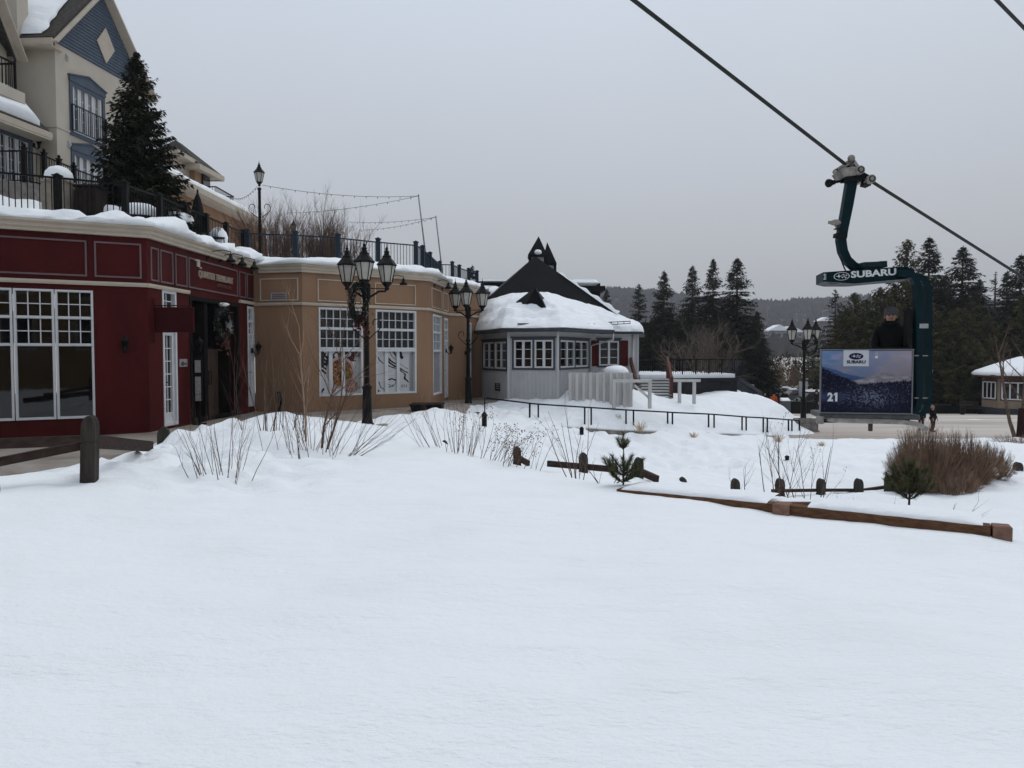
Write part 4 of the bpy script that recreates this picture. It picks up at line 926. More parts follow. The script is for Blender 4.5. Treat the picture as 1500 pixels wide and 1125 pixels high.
# blue framed french windows with balconette rails
def french_window(f, h, parent, rail=True):
    s0, s1, z0, z1 = h; mb = MB(); f.frame(mb, s0 - .20, s1 + .20, z0 - .14, z1 + .004, .135, 0, .05)
    m = (s0 + s1) / 2; mb.prism([f.P(s0 - .22, z1 + .006, 0), f.P(s1 + .22, z1 + .006, 0), f.P(s1 + .22, z1 + .17, 0), f.P(m, z1 + .40, 0), f.P(s0 - .22, z1 + .17, 0)], f.P(0, 0, .075) - f.P(0, 0, 0)); mb.prism([f.P(s0 - .26, z1 + .171, 0), f.P(m, z1 + .401, 0), f.P(s1 + .26, z1 + .171, 0), f.P(s1 + .26, z1 + .215, 0), f.P(m, z1 + .45, 0), f.P(s0 - .26, z1 + .215, 0)], f.P(0, 0, .11) - f.P(0, 0, 0))
    mb.build('window_surround', M_bluetrim, parent)
    n = 4; wv = (s1 - s0) / n; fm = MB(); g = MB()
    f.frame(fm, s0, s1, z0, z1, .05, -.11, .01)
    for i in range(n):
        a, b = s0 + wv * i, s0 + wv * (i + 1); f.frame(fm, a + .005, b - .005, z0 + .05, z1 - .05, .075, -.10, -.02)
        f.box(fm, (a + b) / 2 - .012, (a + b) / 2 + .012, z0 + .15, z1 - .15, -.09, -.05)
        for k in range(1, 4): z = z0 + .15 + (z1 - z0 - .3) * k / 4; f.box(fm, a + .11, b - .11, z - .012, z + .012, -.09, -.052)
        f.box(g, a + .05, b - .05, z0 + .1, z1 - .1, -.085, -.078)
    o = fm.build('french_window', M_white, parent); g.build('pane', mat('grey_window_glass', (.05, .053, .058), .08, .5, 1.5), o)
    if rail:
        rb = MB(); z2 = z0 + (z1 - z0) * .52
        f.box(rb, s0 - .18, s1 + .18, z2, z2 + .035, .09, .125); f.box(rb, s0 - .18, s1 + .18, z0 + .02, z0 + .05, .09, .125)
        k = s0 - .16
        while k < s1 + .17: f.box(rb, k, k + .016, z0 + .05, z2, .10, .115); k += .11
        for x in (s0 - .18, s1 + .16): f.box(rb, x, x + .02, z0 + .02, z2 + .03, .04, .12)
        rb.build('balconette_rail', M_bluerail, parent)
french_window(b1_, uw, ht); french_window(b1_, lw, ht, False)
french_window(wl, dr, ht, False)
for px, py in ((97, 84), (100, 211)):
    s, z = b1_.hit(px, py); mb = MB(); b1_.box(mb, s - .05, s + .05, z - .10, z + .10, 0, .06); b1_.box(mb, s - .03, s + .03, z - .05, z + .03, .06, .10); mb.build('wall_speaker', MATS['pale_grey_trim'], ht)
wall_lantern(wl, 49, 215, ht)
# lower wing roof with its snow, soffit; balcony; wing gable rake
l0, l1 = V((-16.2, 19.0, 7.35)), V((-15.28, 25.75, 7.35)); t0, t1 = V((-17.3, 19, 8.45)), V((-16.40, 25.6, 8.45))
mb = MB(); slab(mb, l0, l1, t1, t0, .12); mb.build('lower_roof', M_shingle, ht)
mb = MB(); mb.beam(l0 + V((.04, 0, -.16)), l1 + V((.04, .02, -.16)), .09, .20); mb.beam(l0 + V((-.22, 0, -.30)), l1 + V((-.22, 0, -.30)), .60, .05); mb.prism([l1 + V((0, .02, -.02)), t1 + V((0, .17, -.02)), t1 + V((.0, .17, -.9)), l1 + V((-.5, .02, -.3)), l1 + V((0, .02, -.26))], (0, .04, 0)); mb.build('soffit', M_cream, ht)
snow_slope(ht, l1.lerp(l0, .02) + V((-.1, 0, .05)), l0 + V((-.1, 0, .05)), t0 + V((.1, 0, 0)), t1 + V((.1, 0, 0)), 12, .28, 24, .3)
mb = MB(); p = V((-15.95, 22.3, 8.1)); mb.box((p.x - .35, p.y, p.z), (1.0, 5.2, .34), rz=-.12); mb.build('balcony', M_beige, ht)
mb = MB()
for k in range(38):
    y = 19.8 + k * .135; mb.box((-15.86 + .135 * (y - 24.9), y, 8.75), (.018, .018, .95))
mb.beam((-15.86 + .135 * -5.1, 19.8, 9.24), (-15.86, 24.92, 9.24), .05, .05); mb.beam((-15.86 + .135 * -5.1, 19.8, 8.38), (-15.86, 24.92, 8.38), .04, .04)
for k in range(5): mb.box((-15.9 - k * .12, 24.93, 8.75), (.018, .018, .95))
mb.beam((-15.86, 24.92, 9.24), (-16.4, 24.95, 9.24), .05, .05); mb.box((-15.86, 24.92, 8.8), (.06, .06, 1.05)); mb.build('balcony_rail', M_black, ht)
r0 = at(0, 14, 24.2); r1 = at(26.5, 84, 25.6); d = (r1 - r0); r0 = r0 - d * 1.0
mb = MB(); mb.beam(r0, r1, .35, .10, 0, up=(1, 0, .2)); mb.beam(r0 + V((.16, 0, -.12)), r1 + V((.16, 0, -.12)), .06, .30, up=(1, 0, 0)); mb.build('rake_board', M_cream, ht)
mb = MB(); mb.beam(r0 + V((0, .02, .075)), r1 + V((0, .02, .075)), .62, .05, up=(1, 0, 0.0)); nb = V((-5, 0, .0)); slab(mb, r0 + V((0, 0, .06)), r1 + V((0, 0, .06)), r1 + nb, r0 + nb, .05); mb.build('wing_roof', M_shingle, ht)
mb = MB(); p = at(3, 8, 25); mb.box((p.x - .25, 26, p.z + .3), (.55, .6, 2.6)); mb.build('chimney', M_beige, ht)
# patio platform and its railing
mb = MB(); mb.prism([(-21, 18, 3.0), (-15.2, 23.6, 3.0), (-14.75, 24, 3.0), (-14.35, 33, 3.0), (-21, 33, 3.0)], (0, 0, 2.25)); mb.build('patio', M_stone, ht)

def railing(name, label, pts, zb, zt, material, cat='railing', group=None, post=.09, spacing=.115, ball=True, bal=.008, zs=None, capr=.055, extra=.10):
    """posts as parts, one part of rails + balusters per bay"""
    t = thing(name, label, cat, (pts[0][0], pts[0][1], zb), group)
    for i, p in enumerate(pts):
        z0 = zb if zs is None else zs[i][0]; z1 = zt if zs is None else zs[i][1]
        mb = MB(); mb.box((p[0], p[1], (z0 + z1 + extra) / 2), (post, post, z1 - z0 + extra)); mb.box((p[0], p[1], z1 + extra), (post * 1.35, post * 1.35, .03))
        if ball: mb.lathe((p[0], p[1], z1 + extra + .015), [(.02, 0), (capr, .05), (capr * .8, .09), (.01, .125)], 8)
        else: mb.lathe((p[0], p[1], z1 + extra + .015), [(post * .6, 0), (post * .35, .03), (.005, .05)], 4, rot=math.pi / 4, sm=False)
        mb.build('post', material, t)
    for i in range(len(pts) - 1):
        a, b = V((*pts[i], 0)), V((*pts[i + 1], 0)); z0 = (zb, zb) if zs is None else (zs[i][0], zs[i + 1][0]); z1 = (zt, zt) if zs is None else (zs[i][1], zs[i + 1][1])
        mb = MB(); mb.beam((a.x, a.y, z1[0]), (b.x, b.y, z1[1]), .045, .04); mb.beam((a.x, a.y, z0[0] + .10), (b.x, b.y, z0[1] + .10), .03, .03)
        n = int((b - a).length / spacing)
        for k in range(1, n):
            u = k / n; c = a.lerp(b, u); zl = z0[0] + (z0[1] - z0[0]) * u + .1; zh = z1[0] + (z1[1] - z1[0]) * u; mb.box((c.x, c.y, (zl + zh) / 2), (bal * 2, bal * 2, zh - zl))
        mb.build('railing_panel', material, t)
    return t
railing('terrace_railing', 'black balustrade with square posts along the snowy terrace edge above the red shop', [(-13.2, 16.0), (-11.75, 16.85), (-10.3, 17.6), (-9.12, 18.3), (-8.95, 19.7), (-8.92, 21.2), (-8.88, 22.5), (-8.86, 24.0), (-8.85, 25.5)], 2.85, 3.98, M_black, bal=.008, ball=False, post=.13, extra=.05)
railing('patio_railing', 'black balustrade with ball-topped posts round the raised patio of the beige hotel', [(-17.6, 24.1), (-15.05, 24.0), (-14.8, 24.6), (-14.8, 25.4), (-14.82, 26.3), (-14.7, 28.2), (-14.6, 30)], 5.25, 6.25, M_black, post=.12, ball=True)
railing('roof_railing', 'blue-grey balustrade with tapered posts along the snowy roof edge above the tan shop', [(-8.80, 25.75), (-7.3, 26.1), (-6.0, 26.7), (-4.79, 27.7), (-3.54, 28.5), (-3.42, 29.6), (-3.34, 31.5), (-3.24, 34.6), (-2.68, 34.7), (-2.45, 36), (-2.1, 37.4), (-1.74, 38.5)], 2.85, 3.98, M_bluerail, post=.15, ball=False, extra=.12, bal=.009)

# ------------------------------------------------------------------ distant tan hotel
fh = thing('far_tan_hotel', 'more distant tan hotel wing with hipped dark roof and long snowy eave behind the terrace', 'building', (-15.5, 36, 3))
c1 = Fac((-14.75, 32.5), (-14.6, 46)); wm = MB(); c1.wall(wm, 2.5, 7.4); Fac((-22, 32.4), (-14.75, 32.5)).wall(wm, 2.5, 7.4)
ub = [(-18.5, 38.2), (-15.6, 38.2), (-15.5, 39.9), (-18.5, 39.9)]
for i in range(4): p, q = ub[i], ub[(i + 1) % 4]; wm.add([(*p, 7), (*q, 7), (*q, 9.25), (*p, 9.25)], [(0, 1, 2, 3)])
wm.build('wall', mat('pink_tan_stucco', (.33, .195, .12), .85, .1, 1.5, .3, 90), fh)
l0, l1 = V((-14.1, 31.8, 7.45)), V((-13.95, 43.2, 7.45)); t0, t1 = V((-15.75, 31.8, 8.2)), V((-15.6, 43.2, 8.2))
mb = MB(); slab(mb, l0, l1, t1, t0, .1); mb.build('roof', M_shingle, fh)
mb = MB(); mb.beam(l0 + V((.04, 0, -.14)), l1 + V((.04, 0, -.14)), .12, .26); mb.beam(l0 + V((-.3, 0, -.30)), l1 + V((-.3, 0, -.30)), .7, .06); mb.build('soffit', M_cream, fh)
snow_slope(fh, l1 + V((-.06, 0, .02)), l0 + V((-.06, 0, .02)), t0, t1, 21, .2, 24, .3)
mb = MB(); ez = 9.2; ed = [(-19, 37.6, ez), (-15.15, 37.6, ez), (-15.0, 40.4, ez), (-19, 40.4, ez)]; rdg = [(-16.7, 38.7, 10.6), (-16.7, 39.4, 10.6)]
mb.add(ed + rdg, [(0, 1, 4), (1, 2, 5, 4), (2, 3, 5), (3, 0, 4, 5)]); mb.build('upper_roof', M_shingle, fh)
mb = MB(); 
for i in range(4): mb.beam(V(ed[i]) + V((0, 0, -.13)), V(ed[(i + 1) % 4]) + V((0, 0, -.13)), .10, .24)
mb.add([(x, y, z - .2) for x, y, z in ed], [(0, 1, 2, 3)]); mb.build('eaves', M_cream, fh)
mb = MB(); mb.box((-15.5, 39.3, 8.15), (.1, .8, 1.7)); mb.build('balcony_door', M_glass, fh)
mb = MB()
for k in range(18): mb.box((-14.95, 39.2 + k * .14, 7.95), (.02, .02, .9))
for k in range(5): mb.box((-15.0 - k * .13, 41.7, 7.95), (.02, .02, .9)); mb.box((-15.0 - k * .13, 39.2, 7.95), (.02, .02, .9))
mb.beam((-14.95, 39.2, 8.42), (-14.95, 41.7, 8.42), .05, .05); mb.beam((-14.95, 41.7, 8.42), (-15.7, 41.7, 8.42), .05, .05); mb.beam((-14.95, 39.2, 8.42), (-15.7, 39.2, 8.42), .05, .05); mb.build('balcony_rail', M_black, fh)
mb = MB(); mb.box((-16.6, 37.3, 8.2), (1.5, 1.8, 2.0)); mb.box((-16.5, 37.0, 9.3), (2.3, 2.4, .2)); mb.build('side_bay', M_cream, fh)

# ------------------------------------------------------------------ things on the terrace
def gtz(px, Y): x = xat(px, Y); return V((x, Y, tz(x, Y)))
p = gtz(92.5, 19.2); st = thing('stone_planter', 'square stone pedestal with rounded snow cap behind the terrace railing', 'pedestal', p)
mb = MB(); mb.box((p.x, p.y, 3.6), (.58, .58, 1.25), bev=.03); mb.box((p.x, p.y, 4.22), (.66, .66, .07), bev=.02); mb.build('pedestal', mat('warm_stone', (.22, .19, .155), .9, .25, 5, .4, 30), st)
mb = MB(); mb.lathe((p.x, p.y, 4.25), [(.30, 0), (.33, .08), (.30, .22), (.20, .33), (.06, .38), (.0, .385)], 16); mb.build('snow_cap', M_snow, st)
p = gtz(139, 19.4); bt = thing('dark_tub', 'large dark wooden tub planter standing behind the terrace railing', 'planter', p)
mb = MB(); mb.box((p.x, p.y, 3.62), (.52, .52, 1.0), bev=.02)
for k in range(5): mb.box((p.x - .22 + k * .11, p.y - .265, 3.58), (.085, .02, .9))
mb.build('tub', mat('dark_brown_planks', (.018, .013, .011), .7, .3, 6, .3, 40), bt)
mb = MB(); mb.box((p.x, p.y, 4.14), (.60, .60, .06), bev=.015); mb.build('rim', M_black, bt)
def snow_table(px, Y, r_, h_, label, seed):
    p = gtz(px, Y); t = thing('snowy_table', label, 'table', p, 'snow-buried tables on the terrace')
    mb = MB(); mb.lathe((p.x, p.y, p.z - .1), [(.26, 0), (.24, .05), (.05, .1), (.045, .70)], 10); mb.build('leg', M_black, t)
    mb = MB(); mb.lathe((p.x, p.y, p.z + .60), [(r_ * .96, 0), (r_, .02), (r_, .05), (r_ * .9, .06)], 18); mb.build('tabletop', M_black, t)
    mb = MB(); mb.lathe((p.x, p.y, p.z + .655), [(r_ * .97, 0), (r_ * 1.03, h_ * .35), (r_ * .93, h_ * .7), (r_ * .6, h_ * .95), (.02, h_)], 20); mb.build('snow_cap', M_snow, t)
snow_table(166, 19.8, .32, .30, 'small round table under a tall snow dome beside the dark tub', 1)
snow_table(209, 19.9, .46, .34, 'wider round table heaped with snow in front of the dark spruce', 2)
snow_table(262, 21.2, .44, .30, 'snow heaped round table behind the black terrace chair', 3)
def chair(px, Y, rz, label):
    p = gtz(px, Y); t = thing('terrace_chair', label, 'chair', (0, 0, 0), 'black metal chairs on the terrace')
    mb = MB(); mb.box((0, 0, .46), (.46, .46, .04), bev=.01); mb.build('seat', M_black, t)
    mb = MB(); n = 9
    for k in range(n): x = -.2 + .4 * k / (n - 1); mb.tube([(x, .22, .48), (x, .26, .74 + .14 * math.sin(math.pi * k / (n - 1)))], .012, 5)
    mb.tube([(-.22 + .44 * k / 10, .26, .74 + .15 * math.sin(math.pi * k / 10)) for k in range(11)], .02, 6); mb.build('backrest', M_black, t)
    for sx in (-1, 1):
        for sy in (-1, 1): mb = MB(); mb.tube([(sx * .2, sy * .2, .45), (sx * .22, sy * .22, -.12)], .016, 6); mb.build('leg', M_black, t)
    place(t, (p.x, p.y, p.z + .15), rz)
chair(257, 20.6, 2.9, 'black metal chair with arched back standing before the snow heaped table')
chair(318, 23.2, 2.2, 'snow-flecked black chair beyond the folded parasol by the railing')
chair(327, 23.9, 1.2, 'half-buried black chair beside the last posts of the black railing')
for px, Y, r_, lab in ((322, 23.6, .42, 'low pile of snow on a chair cushion between the terrace chairs'),):
    p = gtz(px, Y); mb = MB(); mb.blob((0, 0, .55), (.34, .3, .42), seed=5); o = mb.build('snow_heap', M_snow); o.location = p; tag(o, 'rounded snow heap between the two far terrace chairs', 'snow heap')
p = gtz(293.5, 22.7); um = thing('folded_parasol', 'closed black parasol standing upright behind the terrace railing', 'parasol', p)
rnd = random.Random(3); mb = MB(); n = 20; prof = [(.15, .02), (.20, .35), (.205, .7), (.185, 1.15), (.15, 1.55), (.09, 1.85), (.03, 2.02), (.012, 2.06)]; vs_ = []
for r_, z in prof:
    for j in range(n): a = 6.2832 * j / n; k = 1 + .16 * math.cos(a * 7 + z * .6); vs_.append((p.x + r_ * k * math.cos(a), p.y + r_ * k * math.sin(a), p.z - .15 + z))
mb.add(vs_, [(i * n + j, i * n + (j + 1) % n, (i + 1) * n + (j + 1) % n, (i + 1) * n + j) for i in range(len(prof) - 1) for j in range(n)], 0, True); mb.build('canopy', mat('black_canvas', (.014, .014, .016), .8, .2, 6), um)
mb = MB(); mb.tube([(p.x, p.y, p.z - .5), (p.x, p.y, p.z + 2.0)], .03, 8); mb.build('pole', M_black, um)

# ------------------------------------------------------------------ street lamps
def lantern_mesh(c, sc=1.0):
    c = V(c); f = MB(); g = MB()
    def z(a): return a * sc
    f.lathe(c, [(.035 * sc, z(-.18)), (.07 * sc, z(-.15)), (.05 * sc, z(-.10)), (.11 * sc, z(-.03)), (.135 * sc, 0), (.135 * sc, z(.03))], 8)
    f.lathe(c, [(.235 * sc, z(.46)), (.265 * sc, z(.47)), (.265 * sc, z(.49)), (.20 * sc, z(.57)), (.125 * sc, z(.66)), (.115 * sc, z(.67)), (.115 * sc, z(.71)), (.085 * sc, z(.73)), (.06 * sc, z(.80)), (.085 * sc, z(.82)), (.03 * sc, z(.87)), (.045 * sc, z(.90)), (.012 * sc, z(.95)), (.004 * sc, z(1.06))], 6, rot=.3, sm=False)
    for i in range(6):
        a = .3 + i * math.pi / 3; d = V((math.cos(a), math.sin(a), 0)); f.tube([c + d * .135 * sc + V((0, 0, z(.02))), c + d * .232 * sc + V((0, 0, z(.47)))], .013 * sc, 4)
    g.lathe(c, [(.120 * sc, z(.031)), (.212 * sc, z(.455))], 6, rot=.3, sm=False)
    return f, g
def scrolls(mb, z, w, sc=1.0, dirs=(0, math.pi)):
    for a in dirs:
        d = V((math.cos(a), math.sin(a), 0)); pts = []
        for k in range(15):
            t = k / 14; ang = -.9 + t * 4.4; r_ = w * (.52 - .30 * t); pts.append(d * (w * .62 + math.cos(ang) * r_ * .75) + V((0, 0, z + .10 * sc + math.sin(ang) * r_ * .9)))
        mb.tube([d * .04 + V((0, 0, z - .28 * sc))] + pts, .013 * sc, 5)
def triple_lamp(name, label, loc, angles, group):
    t = thing(name, label, 'street lamp', (0, 0, 0), group)
    mb = MB(); mb.lathe((0, 0, 0), [(.17, -.4), (.17, .02), (.14, .05), (.135, .10), (.12, .14), (.105, .85), (.12, .88), (.12, .93), (.08, .97), (.075, 1.0)], 12); mb.build('base', M_black, t)
    mb = MB(); mb.lathe((0, 0, 0), [(.068, .98), (.06, 2.2), (.085, 2.22), (.085, 2.27), (.058, 2.30), (.055, 3.0), (.10, 3.05), (.105, 3.40), (.06, 3.45), (.02, 3.5)], 10); 
    for zz in (1.95, 2.1, 2.45): mb.lathe((0, 0, zz), [(.075, 0), (.075, .03)], 10)
    mb.build('pole', M_black, t)
    mb = MB(); scrolls(mb, 2.35, .36, 1.0, (0, math.pi)); mb.build('scroll_ornament', M_black, t)
    for a in angles:
        d = V((math.cos(a), math.sin(a), 0)); mb = MB(); z0 = 3.22
        mb.tube([d * .08 + V((0, 0, z0 - .12)), d * .20 + V((0, 0, z0 - .05)), d * .30 + V((0, 0, z0 + .02)), d * .46 + V((0, 0, z0 + .03)), d * .50 + V((0, 0, z0 + .10))], .028, 6); mb.tube([d * .06 + V((0, 0, z0 + .09)), d * .50 + V((0, 0, z0 + .09))], .012, 5); mb.build('arm', M_black, t)
        f, g = lantern_mesh(d * .50 + V((0, 0, 3.44)), .93); lo = f.build('lantern', M_black, t); g.build('lamp_glass', M_frost, lo)
    place(t, loc); return t
L1 = at(538, 622, 18.7); L2 = at(686, 593, 26.9); L3 = at(1176.5, 622, 29.3)
A3 = (R(18), R(166), R(-84))
l1 = triple_lamp('street_lamp', 'tall black three-lantern lamp post hung with a wreath before the poster windows', L1, A3, 'three-lantern street lamps')
l2 = copy_tree(l1, L2, R(-10), 1.0, 'black three-lantern lamp post between the tan shop and the grey lodge')
l3 = copy_tree(l1, L3 + V((0, 0, .12)), R(-12), .90, 'black three-lantern lamp post on a stone plinth at the plaza edge')
wreath('lamp_wreath', 'dark evergreen wreath with a red bow hung on the lamp before the poster windows', L1 + V((-.20, -.12, 2.97)), .42, .15, (M_wgreen, M_wtwig, M_ribbon), 8, True, (0.75, -.65, 0), .52, 'evergreen wreaths on street lamps')
wreath('lamp_wreath', 'small dark wreath hung on the plinth lamp at the plaza edge', L3 + V((.22, -.1, 3.05)), .36, .08, (M_wgreen, M_wtwig, M_ribbon), 9, False, (-.5, -.85, 0), .6, 'evergreen wreaths on street lamps')
mb = MB(); mb.box((L3.x + .04, L3.y + .05, -2.95), (.85, .75, .95), bev=.03)
for k in range(4):
    for j in range(3): mb.box((L3.x - .26 + j * .28 + .07 * (k % 2), L3.y - .33, -3.25 + k * .24), (.255, .03, .2), bev=.015)
o = mb.build('lamp_plinth', M_stone); tag(o, 'rough grey stone plinth under the lamp at the ramp end', 'plinth')
p = at(381, 360, 29); p = V((p.x, p.y, 3.0)); tl = thing('terrace_lamp', 'single-lantern black lamp post rising above the terrace railing and bare shrubs', 'street lamp', (0, 0, 0), 'single-lantern lamps on the terrace')
mb = MB(); mb.lathe((0, 0, 0), [(.11, 0), (.10, .7), (.06, .8), (.055, 3.1), (.085, 3.14), (.05, 3.2)], 10); mb.build('pole', M_black, tl)
mb = MB(); scrolls(mb, 2.35, .42, 1.0); mb.build('scroll_ornament', M_black, tl)
f, g = lantern_mesh((0, 0, 3.38), .78); lo = f.build('lantern', M_black, tl); g.build('lamp_glass', M_frost, lo); place(tl, p)
p2 = at(430, 330, 44); copy_tree(tl, (p2.x, p2.y, at(430, 322, 44).z - 3.9), .4, .95, 'small distant single-lantern lamp post seen among the bare terrace shrubs')
p3 = at(1364, 540, 60); copy_tree(tl, (p3.x, p3.y, at(1364, 530, 60).z - 4.15), .4, .95, 'black single-lantern lamp post on the plaza just beyond the teal lift cabin', 'single-lantern lamps on the plaza')

# ------------------------------------------------------------------ string-light masts and wires
def mast(px0, py0, px1, py1, Y, label):
    a = at(px0, py0, Y); b = at(px1, py1, Y); mb = MB(); d = (b - a) * .25; mb.tube([a, b + d], [.025, .035], 8); mb.lathe(a, [(.03, 0), (.03, .05), (.0, .06)], 8)
    o = mb.build('light_mast', mat('pale_grey_pole', (.22, .23, .24), .5, .1, 5)); tag(o, label, 'mast', 'string-light masts on the roof'); return a
ma = mast(613, 287, 622, 362, 31, 'taller slim grey mast leaning slightly at the blue roof railing'); mb_ = mast(638.5, 318, 646, 384, 35, 'shorter slim grey mast farther along the blue roof railing')
def wire(a, b, sag, label, bulbs=True, r_=.008):
    a = V(a); b = V(b); n = 40; pts = [a.lerp(b, k / n) + V((0, 0, -sag * 4 * (k / n) * (1 - k / n))) for k in range(n + 1)]; t = thing('string_lights', label, 'string lights', a, 'strings of festoon lights')
    mb = MB(); mb.tube(pts, r_, 4); mb.build('wire', M_black, t)
    if bulbs:
        mb = MB()
        for k in range(2, n, 3): mb.lathe(pts[k] + V((0, 0, -.075)), [(.006, 0), (.014, .02), (.010, .05), (.006, .075)], 6)
        mb.build('bulbs', M_black, t)
lt = V((p.x, p.y, p.z + 3.3)); lt = at(384, 271, 29)
wire(lt, ma, .18, 'wire of small bulbs from the terrace lamp to the taller mast'); wire(at(420, 312, 38), ma, .15, 'wire of small bulbs dropping from the taller mast behind the shrubs')
wire(at(510, 325, 42), mb_, .12, 'upper wire of small bulbs ending at the shorter mast'); wire(at(525, 337, 40), mb_, .14, 'lower wire of small bulbs ending at the shorter mast')
wire(at(338, 288, 39), at(377, 273, 29), .25, 'wire of small bulbs between the far hotel balcony and the terrace lamp')

# ================================================================== WOODEN POSTS AND RAILS
def post_mb(w, d, h, sink=.5):
    mb = MB(); n = 10
    # squared post with a domed top and a grooved neck
    prof = [(-sink, 1), (h - .32, 1), (h - .315, .90), (h - .29, .90), (h - .285, 1), (h - .14, 1)]
    pts = []
    for z, k in prof: pts.append([(sx * w / 2 * k, sy * d / 2 * k, z) for sx, sy in ((-1, -1), (1, -1), (1, 1), (-1, 1))])
    for a in (25, 50, 72, 88): c = math.cos(R(a)); s_ = math.sin(R(a)); pts.append([(sx * w / 2 * c, sy * d / 2 * (1 if a < 60 else .96), h - .14 + .14 * s_) for sx, sy in ((-1, -1), (1, -1), (1, 1), (-1, 1))])
    vs_ = [q for r_ in pts for q in r_]; k = len(pts)
    fs = [(i * 4 + j, i * 4 + (j + 1) % 4, (i + 1) * 4 + (j + 1) % 4, (i + 1) * 4 + j) for i in range(k - 1) for j in range(4)] + [(3, 2, 1, 0), tuple(range(4 * k - 4, 4 * k))]
    return mb.add(vs_, fs)
def snowcap(w, d, z): mb = MB(); mb.blob((0, 0, z), (w * .45, d * .45, .05), seed=3, n=10, k=6); return mb
# near fence by the red shop
PB = at(131, 698, 8.75); ft = thing('rail_fence', 'weathered post with dark sloping rails half sunk in snow before the red shop', 'fence', PB)
def add_post(t, p, w, d, h, rz=0, tilt=0):
    mb = post_mb(w, d, h); M = Matrix.Rotation(rz, 4, 'Z') @ Matrix.Rotation(tilt, 4, 'Y'); mb.v = [tuple(M @ V(q) + V(p)) for q in mb.v]; return mb.build('post', M_greywood, t)
add_post(ft, PB, .15, .17, .70, .2, R(2)); p2 = at(240, 650, 12.6); add_post(ft, (p2.x, p2.y, p2.z - .1), .18, .18, .38, .3)
def rail(t, a, b, w, h, material=None): mb = MB(); mb.beam(a, b, w, h); return mb.build('rail', material or M_railwood, t)
rail(ft, at(-70, 690, 8.2), at(133, 650, 8.82), .10, .095); rail(ft, at(137, 647, 8.85), at(219, 654, 11.6), .11, .15)
rail(ft, at(-60, 652, 10.6), at(124, 645, 10.2), .07, .14)
p3 = at(328, 629, 15.3); mb = post_mb(.26, .2, .30); o = mb.build('wooden_post', M_greywood); o.location = (p3.x, p3.y, p3.z - .14); tag(o, 'domed post top barely showing above snow before the double door', 'post', 'wooden posts buried in the snow')
# valley fences
def valley_post(px, ptop, pbase, Y, w=.19):
    b = at(px, pbase, Y); t = at(px, ptop, Y); return b, t.z - b.z
vf = thing('rail_fence', 'low grey post-and-rail fence leaning in the snow behind the lone young pine', 'fence', at(855, 690, 17))
tops = {}
for px, a, b, Y in ((757.5, 654, 677, 18), (854.5, 663, 692, 17), (935.5, 670, 698, 16.6)):
    p, h = valley_post(px, a, b, Y); add_post(vf, p, .18, .16, h, .1)
rail(vf, at(760, 671, 17.9), at(774, 679, 17.5), .08, .12); rail(vf, at(802, 679, 17.3), at(905, 688, 16.8), .09, .13); rail(vf, at(936, 690, 16.4), at(963, 702, 15.9), .09, .14)
vg = thing('rail_fence', 'row of four grey posts joined by a thin dark rail behind the long timber edging', 'fence', at(1200, 715, 16.5))
for px, a, b in ((1142.5, 701, 723), (1202.5, 701, 722), (1257.5, 701, 722), (1302.5, 696, 718)):
    p, h = valley_post(px, a, b, 16.5); add_post(vg, p, .15, .15, h, .05 * px % .4)
rail(vg, at(1131, 719, 16.3), at(1205, 718, 16.6), .08, .06); rail(vg, at(1205, 718, 16.6), at(1258, 718, 16.6), .08, .06); rail(vg, at(1258, 719, 16.6), at(1300, 713, 17), .08, .06)
for px, a, b, Y, lab in ((650.5, 645, 658, 17.2, 'rounded brown post top peeking out among the dry weeds'), (1000, 699, 712, 17, 'dark domed post top alone in the snow right of the lone young pine'), (1077, 701, 722, 16.6, 'short grey post standing alone beside a small bare sapling'),
                         (1383, 690, 708, 17, 'grey post tucked under the front edge of the brown hedge shrubs'), (1424, 690, 702, 18, 'small grey post under the far end of the brown hedge shrubs'), (1491, 677, 692, 18, 'lone grey post in open snow beyond the brown hedge shrubs')):
    p, h = valley_post(px, a, b, Y); mb = post_mb(.17, .15, max(h, .2)); o = mb.build('wooden_post', M_greywood); o.location = p; tag(o, lab, 'post', 'wooden posts buried in the snow')
# path lights
def path_light(px, pt, pb, Y, label, w=.075, rod=None):
    p = at(px, pb, Y); h = at(px, pt, Y).z - p.z; t = thing('path_light', label, 'path light', p, 'black bollard lights along the snowy path')
    mb = MB(); mb.lathe(p, [(w, -.3), (w, h * .72), (w * 1.15, h * .73), (w * 1.15, h * .8), (w * .8, h * .9), (w * .3, h)], 10); mb.build('bollard', M_rubber, t)
    if rod: mb = MB(); mb.tube([p + V((.01, 0, h - .02)), at(px + .5, rod, Y)], .018, 6); mb.build('rod', M_black, t)
path_light(709.5, 603, 628, 21, 'black bollard light with a thin rod on top near the second lamp post', .07, 582)
path_light(852, 625, 639, 22, 'small black bollard light below the middle of the ramp handrail', .06); path_light(1153, 667, 676, 20, 'tiny black bollard light alone on the open snow near the saplings', .055)
# small board lying on the snow by the second lamp
p = at(695, 606, 24.5); mb = MB(); mb.box((0, 0, 0), (.34, .12, .09), bev=.01); o = mb.build('wooden_board', M_greywood); o.location = p; tag(o, 'short grey board lying on snow under the second lamp post', 'board')

